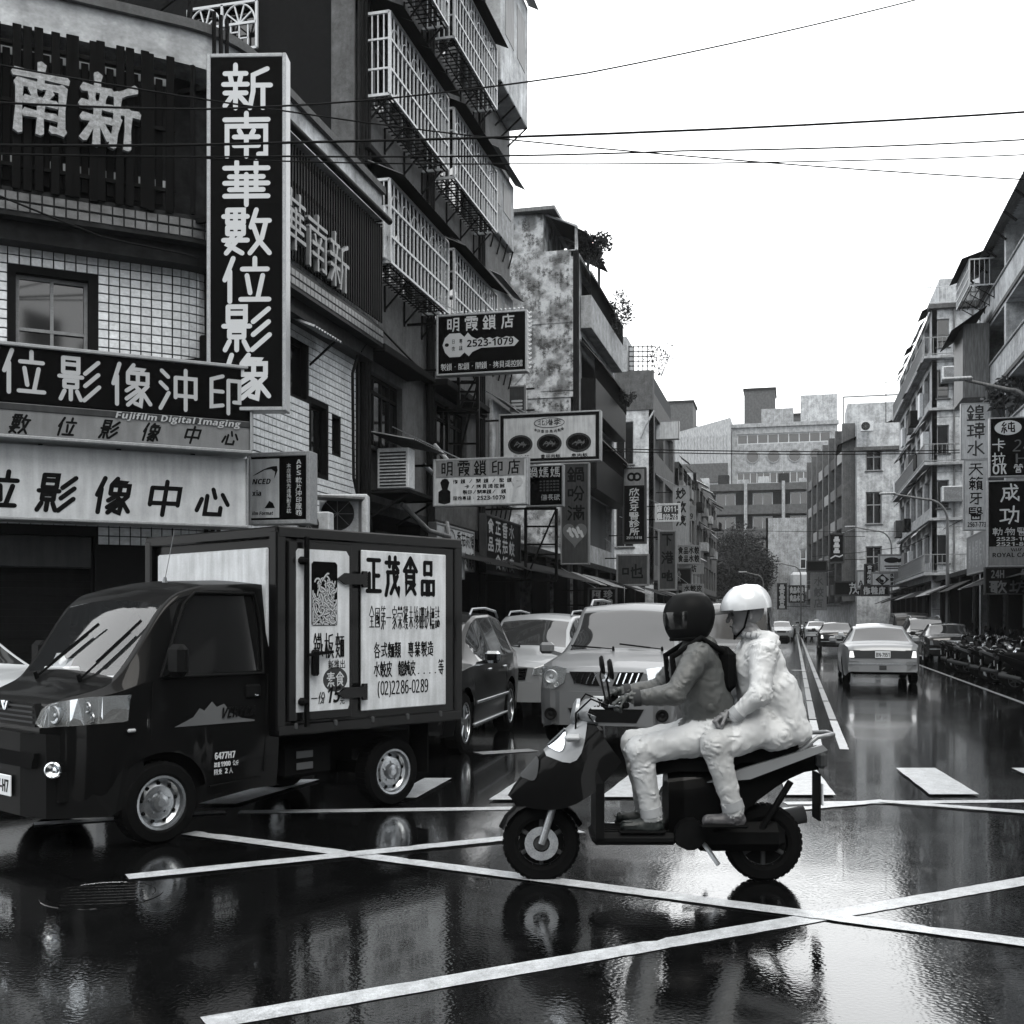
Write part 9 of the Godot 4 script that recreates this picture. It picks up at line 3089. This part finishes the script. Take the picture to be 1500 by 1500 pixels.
	for q: Array in [[992, 800, 1025, 825, 70, "pale sign of small dark squares under the tall restaurant sign", "食品水餃食品水餃"], [1002, 826, 1030, 840, 78, "pale workshop sign with two characters at the row end", "工坊"], [990, 833, 1012, 856, 74, "small dark lightbox sign near the trees", "食"], [1000, 856, 1030, 868, 72, "low pale sign strip just over the riders", "水餃皮"], [1003, 742, 1018, 762, 80, "white numeral sign far down the row of signs", ""]]:
		var dark: bool = q[6] == "食"
		t = sign_px(q[5], q[0], q[1], q[2], q[3], q[4], 0.2, M.board_black if dark else M.board_grey, M.board_grey if not dark else M.board_mid, g, 0.0, 0.08)
		w = t.get_meta("w"); h = t.get_meta("h")
		b = MB.new()
		if q[6].length() == 8:
			write(b, "食品水餃", -w * 0.45, h * 0.45, w * 0.2, h * 0.4, 0.06, Vector2(w * 0.24, 0))
			write(b, "食品水餃", -w * 0.45, -h * 0.03, w * 0.2, h * 0.4, 0.06, Vector2(w * 0.24, 0))
		elif q[6] == "": letters(b, "99", -w * 0.3, -h * 0.4, w * 0.6, h * 0.4)
		else: write(b, q[6], -w * 0.42, h * 0.35, w * 0.26, h * 0.7, 0.06, Vector2(w * 0.3, 0))
		inked(t, b, M.letter_dim if dark else M.letter_black)
		sign_arms(t, -7.4)
	# fascia boards flat on the left front
	var f := face(Vector3(-7.55, 0, -18.9), PI / 2)
	var a := on_face(639, 822, f, 0.6); var e := on_face(694, 770, f, 0.6)
	t = sign_box("white rice and noodle fascia board with portrait emblem behind the truck roof", f * Transform3D(Basis(), Vector3((a.x + e.x) / 2, 3.05, 0.6)), e.x - a.x, 0.85, 0.15, M.board_pale, M.board_grey, "", 0.05)
	w = e.x - a.x
	b = MB.new()
	write(b, "番茄肉燥", w * 0.02, 0.36, 0.3, 0.3, 0.032, Vector2(0.34, 0))
	write(b, "魯肉飯", w * 0.02, -0.04, 0.38, 0.34, 0.034, Vector2(0.46, 0))
	inked(t, b, M.letter_black)
	b = MB.new()
	b.X = Transform3D(Basis(Vector3.RIGHT, PI / 2), Vector3(-w * 0.12, 0.1, 0.0))
	b.lathe(PackedVector2Array([Vector2(0.28, 0), Vector2(0.28, 0.006), Vector2(0.24, 0.007)]), 20)
	b.X = Transform3D(Basis(Vector3.RIGHT, PI / 2), Vector3(-w * 0.32, 0.0, 0.0))
	b.lathe(PackedVector2Array([Vector2(0.2, 0), Vector2(0.2, 0.006), Vector2(0, 0.007)]), 16)
	part(t, "emblem", b, M.letter_dim)
	a = on_face(712, 828, f, 0.5); e = on_face(762, 770, f, 0.5)
	t = sign_box("dark fascia board with four columns of grey characters beside the iron frames", f * Transform3D(Basis(), Vector3((a.x + e.x) / 2, 3.35, 0.5)), e.x - a.x, 1.35, 0.15, M.board_black, M.board_mid, "", 0.06)
	w = e.x - a.x
	b = MB.new()
	var cols := ["食品", "正茂食", "番茄飯", "水餃皮"]
	for k in 4: write(b, cols[k], -w * 0.45 + k * w * 0.2, 0.6, w * 0.15, 0.34, 0.05, Vector2(0, -0.42))
	inked(t, b, M.letter_grey)
	t = sign_box("pale arched locksmith board peeping over the truck roof", f * Transform3D(Basis(), Vector3(1.6, 2.62, 1.1)), 2.4, 0.5, 0.1, M.board_pale, M.board_grey, "", 0.05)
	b = MB.new()
	write(b, "明霞", -0.3, 0.2, 0.3, 0.32, 0.035, Vector2(0.5, 0))
	inked(t, b, M.letter_black)
	# iron frames that carried other signs
	for q: Array in [[655, 700, 560, 740, 24.5], [770, 815, 745, 850, 27.5], [672, 700, 548, 600, 23.5]]:
		b = MB.new()
		var p := [at_d(q[0], q[3], q[4]), at_d(q[1], q[3], q[4]), at_d(q[1], q[2], q[4]), at_d(q[0], q[2], q[4])]
		for k in 4: b.bar(p[k], p[(k + 1) % 4], 0.07)
		for k in range(1, 4): b.bar(p[0].lerp(p[3], k / 4.0), p[1].lerp(p[2], k / 4.0), 0.045)
		b.bar(p[0], p[2], 0.04)
		b.bar(p[3], Vector3(-7.6, p[3].y, p[3].z), 0.05)
		b.bar(p[0], Vector3(-7.6, p[0].y, p[0].z), 0.05)
		solo("sign_frame", ["empty rusty sign frame below the black locksmith sign", "tall empty black sign frame beside the grey hotpot banner", "small empty sign frame against the cage block"][[655, 770, 672].find(q[0])], "sign frame", b, M.black_metal)
	# right side
	g = "hanging signs on the karaoke side"
	t = sign_px("tall pale vertical sign with dark characters above the dentist panel", 1408, 591, 1451, 672, 44, 0.2, M.board_pale, M.board_frame, g)
	w = t.get_meta("w"); h = t.get_meta("h")
	b = MB.new()
	write(b, "鍠瑋水", -w * 0.3, h * 0.46, w * 0.6, h * 0.27, 0.06, Vector2(0, -h * 0.32))
	inked(t, b, M.board_mid)
	sign_arms(t, 7.4)
	t = sign_px("pale vertical dentist sign with black characters and a telephone number", 1412, 674, 1447, 776, 43, 0.2, M.board_pale, M.board_frame, g)
	w = t.get_meta("w"); h = t.get_meta("h")
	b = MB.new()
	write(b, "天籟牙醫", -w * 0.3, h * 0.47, w * 0.6, h * 0.18, 0.045, Vector2(0, -h * 0.215))
	letters(b, "2567-773", -w * 0.35, -h * 0.46, w * 0.78, h * 0.07, true, 0.0, 0.003)
	inked(t, b, M.letter_black)
	sign_arms(t, 7.4)
	t = sign_px("black karaoke sign with a white oval and a bulb edge", 1450, 611, 1545, 697, 37, 0.25, M.board_black, M.board_frame, g)
	w = t.get_meta("w"); h = t.get_meta("h")
	b = MB.new()
	var ov := PackedVector2Array()
	for k in 30: ov.push_back(Vector2(-w * 0.22 + cos(TAU * k / 30) * w * 0.21, h * 0.33 + sin(TAU * k / 30) * h * 0.125))
	b.prism(ov, 0.0, 0.006)
	var oval := part(t, "oval", b, M.letter_white)
	b = MB.new()
	write(b, "純", -w * 0.33, h * 0.42, w * 0.22, h * 0.18, 0.04, Vector2.RIGHT, 0, 0.006)
	part(oval, "lettering", b, M.letter_black)
	b = MB.new()
	write(b, "卡拉", -w * 0.47, h * 0.14, w * 0.21, h * 0.2, 0.035, Vector2(0, -h * 0.24))
	letters(b, "OK", -w * 0.46, -h * 0.46, w * 0.22, h * 0.17, true, 0.0, 0.003)
	write(b, "營業", -w * 0.13, -h * 0.3, w * 0.14, h * 0.14, 0.025, Vector2(w * 0.17, 0))
	inked(t, b, M.letter_white)
	b = MB.new()
	letters(b, "24", -w * 0.15, -h * 0.08, w * 0.3, h * 0.2, false, 0.15, 0.003)
	letters(b, "H", -w * 0.1, -h * 0.28, w * 0.17, h * 0.16, false, 0.0, 0.003)
	inked(t, b, M.letter_dim)
	sign_arms(t, 7.4)
	t = sign_px("black animal hospital sign with a pale pet food strip at its foot", 1447, 704, 1530, 829, 36, 0.25, M.board_black, M.board_frame, g)
	w = t.get_meta("w"); h = t.get_meta("h")
	b = MB.new()
	b.box(Vector3(0, -h * 0.38, 0.004), Vector3(w * 0.96, h * 0.22, 0.01))
	var st := part(t, "foot_strip", b, M.board_grey)
	b = MB.new()
	letters(b, "ROYAL CANIN", -w * 0.42, -h * 0.395, w * 0.84, h * 0.05, true, 0.0, 0.01)
	for k in 5: b.stroke(PackedVector2Array([Vector2(-w * 0.06 + k * w * 0.03, -h * 0.325), Vector2(-w * 0.09 + k * w * 0.045, -h * 0.295)]), 0.025, 0.0105 + 0.0003 * k)
	part(st, "lettering", b, M.letter_black)
	b = MB.new()
	write(b, "成功", -w * 0.28, h * 0.46, w * 0.34, h * 0.2, 0.05, Vector2(0, -h * 0.26))
	inked(t, b, M.letter_white)
	b = MB.new()
	write(b, "動物醫院", -w * 0.42, -h * 0.05, w * 0.18, h * 0.09, 0.022, Vector2(w * 0.22, 0))
	letters(b, "2523-1066", -w * 0.35, -h * 0.205, w * 0.72, h * 0.045, true, 0.0, 0.003)
	letters(b, "2521-8001", -w * 0.35, -h * 0.265, w * 0.72, h * 0.045, true, 0.0, 0.003)
	inked(t, b, M.letter_grey)
	sign_arms(t, 7.4)
	t = sign_px("black twenty four hour song hall sign lowest of the karaoke signs", 1443, 831, 1530, 870, 35, 0.2, M.board_black, M.board_mid, g)
	w = t.get_meta("w"); h = t.get_meta("h")
	b = MB.new()
	letters(b, "24H", -w * 0.4, h * 0.1, w * 0.22, h * 0.3, true, 0.0, 0.003)
	write(b, "純", w * 0.1, h * 0.42, w * 0.18, h * 0.38, 0.035, Vector2.RIGHT)
	write(b, "歌坊", -w * 0.42, -h * 0.02, w * 0.28, h * 0.42, 0.05, Vector2(w * 0.34, 0))
	inked(t, b, M.letter_dim)
	sign_arms(t, 7.4)
	var fr := face(Vector3(7.35, 0, -49.5), -PI / 2)
	t = sign_box("long pale fascia board with faded lines along the karaoke side arcade", fr * Transform3D(Basis(), Vector3(4.0, 4.1, 0.5)), 7.0, 1.5, 0.2, M.board_grey, M.board_grey, "", 0.06)
	b = MB.new()
	write(b, "動物醫院水餃皮", -3.0, 0.5, 0.6, 1.0, 0.07, Vector2(0.85, 0))
	inked(t, b, M.letter_grey)
	for q: Array in [[1288, 813, 1329, 838, 78, "white oval logo sign over the far shop awnings", 1], [1277, 839, 1311, 859, 80, "pale sign with a dark diamond and a yin yang disc", 2], [1267, 827, 1281, 856, 82, "dark narrow vertical sign beside the yin yang sign", 3], [1255, 836, 1267, 862, 84, "white narrow sign with a black capital letter", 4], [1262, 858, 1302, 872, 76, "dark shoe repair fascia with pale brush characters", 5], [1222, 852, 1262, 872, 86, "dim fascia sign with a pale brush character", 6], [1215, 782, 1236, 824, 92, "dark vertical sign with pale squares and a curved line", 7], [1182, 822, 1211, 837, 100, "dark board over a pale poster on the far shop", 8], [1188, 840, 1210, 893, 102, "tall pale poster with grey brush writing", 9], [1139, 855, 1152, 892, 112, "dark vertical board of small pale panels", 10], [1156, 858, 1178, 882, 110, "dark board with two rows of pale characters", 11]]:
		var kind: int = q[6]
		var dark := kind in [3, 5, 6, 7, 8, 10, 11]
		t = sign_px(q[5], q[0], q[1], q[2], q[3], q[4], 0.25, M.board_black if dark else (M.board_grey if kind == 9 else M.board_pale), M.board_mid if dark else M.board_grey, "", 0.0, 0.12)
		w = t.get_meta("w"); h = t.get_meta("h")
		b = MB.new()
		if kind == 1:
			var lo := PackedVector2Array()
			for k in 24: lo.push_back(Vector2(-w * 0.05 + cos(TAU * k / 24) * w * 0.28, h * 0.2 + sin(TAU * k / 24) * h * 0.17))
			b.prism(lo, 0.0, 0.006)
			b.stroke(PackedVector2Array([Vector2(w * 0.2, h * 0.15), Vector2(w * 0.36, h * 0.26)]), h * 0.2, 0.008)
			b.stroke(PackedVector2Array([Vector2(-w * 0.3, -h * 0.15), Vector2(w * 0.3, -h * 0.15)]), 0.09, 0.004)
			b.stroke(PackedVector2Array([Vector2(-w * 0.25, -h * 0.28), Vector2(w * 0.25, -h * 0.28)]), 0.07, 0.004)
		elif kind == 2:
			b.prism(PackedVector2Array([Vector2(-w * 0.35, 0), Vector2(-w * 0.05, -h * 0.42), Vector2(w * 0.25, 0), Vector2(-w * 0.05, h * 0.42)]), 0.0, 0.005)
			write(b, "水餃皮", w * 0.3, h * 0.45, w * 0.14, h * 0.25, 0.05, Vector2(0, -h * 0.32))
		elif kind == 4: letters(b, "A", -w * 0.3, -h * 0.35, w * 0.6, h * 0.3)
		elif kind == 3: write(b, "食品水餃", -w * 0.25, h * 0.46, w * 0.5, h * 0.19, 0.06, Vector2(0, -h * 0.24))
		elif kind == 5: write(b, "修鞋店", -w * 0.42, h * 0.35, w * 0.22, h * 0.7, 0.09, Vector2(w * 0.28, 0))
		elif kind == 6: write(b, "茂", w * 0.05, h * 0.4, w * 0.35, h * 0.8, 0.09, Vector2.RIGHT)
		elif kind == 7:
			write(b, "品品品", -w * 0.2, h * 0.4, w * 0.4, h * 0.16, 0.1, Vector2(0, -h * 0.2))
			b.stroke(PackedVector2Array([Vector2(-w * 0.4, -h * 0.35), Vector2(-w * 0.1, -h * 0.26), Vector2(w * 0.2, -h * 0.3), Vector2(w * 0.42, -h * 0.24)]), 0.1, 0.004)
		elif kind == 9: write(b, "水餃店", -w * 0.3, h * 0.4, w * 0.6, h * 0.24, 0.1, Vector2(0, -h * 0.3))
		elif kind == 10:
			write(b, "品食品食品", -w * 0.3, h * 0.46, w * 0.6, h * 0.16, 0.12, Vector2(0, -h * 0.19))
		elif kind == 11:
			write(b, "食品水餃", -w * 0.45, h * 0.42, w * 0.2, h * 0.38, 0.1, Vector2(w * 0.23, 0))
			write(b, "食品水餃", -w * 0.45, -h * 0.06, w * 0.2, h * 0.38, 0.1, Vector2(w * 0.23, 0))
		var ink: Material = M.letter_grey if dark else (M.letter_dim if kind == 9 else M.letter_black)
		if b.V.size(): inked(t, b, ink)
		if kind == 2:
			b = MB.new()
			b.X = Transform3D(Basis(Vector3.RIGHT, PI / 2), Vector3(-w * 0.05, 0, 0.0))
			b.lathe(PackedVector2Array([Vector2(h * 0.24, 0.004), Vector2(h * 0.24, 0.008), Vector2(0, 0.0085)]), 20)
			b.X = Transform3D()
			var disc := part(t, "yin_yang_disc", b, M.letter_white)
			b = MB.new()
			var yy := PackedVector2Array()
			for k in 13: yy.push_back(Vector2(-w * 0.05 + cos(PI / 2 + PI * k / 12) * h * 0.23, sin(PI / 2 + PI * k / 12) * h * 0.23))
			for k in 7: yy.push_back(Vector2(-w * 0.05 + cos(-PI / 2 + PI * k / 6) * h * 0.115, -h * 0.115 + sin(-PI / 2 + PI * k / 6) * h * 0.115))
			for k in range(1, 6): yy.push_back(Vector2(-w * 0.05 - cos(-PI / 2 + PI * k / 6) * h * 0.115, h * 0.115 + sin(-PI / 2 + PI * k / 6) * h * 0.115))
			b.prism(yy, 0.008, 0.011)
			part(disc, "dark_half", b, M.letter_black)
		sign_arms(t, 7.2 if q[4] < 90 else 5.4)

# ---------------------------------------------------------------- the other corners of the junction, behind the camera: they shade it and show in paint, glass and water
func other_corners() -> void:
	for q: Array in [[13.0, 26.0, -8.0, 10.0, 12.0, "grey corner block across the junction facing the truck"], [7.6, 22.0, 18.5, 32.0, 15.0, "grey block next to the karaoke signs at the junction"], [9.0, 30.0, -26.0, -12.0, 11.0, "low grey block on the corner opposite the karaoke side"], [-30.0, -8.5, -26.0, -14.0, 10.0, "low grey block on the corner opposite the tiled house"], [-9.0, 9.5, -75.0, -60.0, 18.0, "tall grey block closing the opposite end of the street"]]:
		var t := thing("junction_block", q[5], "building")
		var b := MB.new()
		b.bev(Vector3((q[0] + q[1]) / 2, q[4] / 2, -(q[2] + q[3]) / 2), Vector3(q[1] - q[0], q[4], q[3] - q[2]), 0.1)
		part(t, "wall", b, M.concrete_mid)
		for v in 4:
			for k in 5:
				b = MB.new()
				b.box(Vector3(lerpf(q[0], q[1], (k + 0.5) / 5), 4.6 + v * 2.9, -q[3] + 0.0), Vector3(2.0, 1.5, 0.06) if q[2] > 0 else Vector3(2.0, 1.5, 0.06))
				part(t, "window", b, M.glass)
				b = MB.new()
				b.box(Vector3(q[0] if q[0] > 0 else q[1], 4.6 + v * 2.9, -lerpf(q[2], q[3], (k + 0.5) / 5)), Vector3(0.06, 1.5, 1.8))
				part(t, "window", b, M.glass)
		b = MB.new()
		b.box(Vector3((q[0] + q[1]) / 2, 1.6, -(q[2] + q[3]) / 2), Vector3(q[1] - q[0] + 0.1, 3.0, q[3] - q[2] + 0.1))
		part(t, "shop_front", b, M.shop_dark)
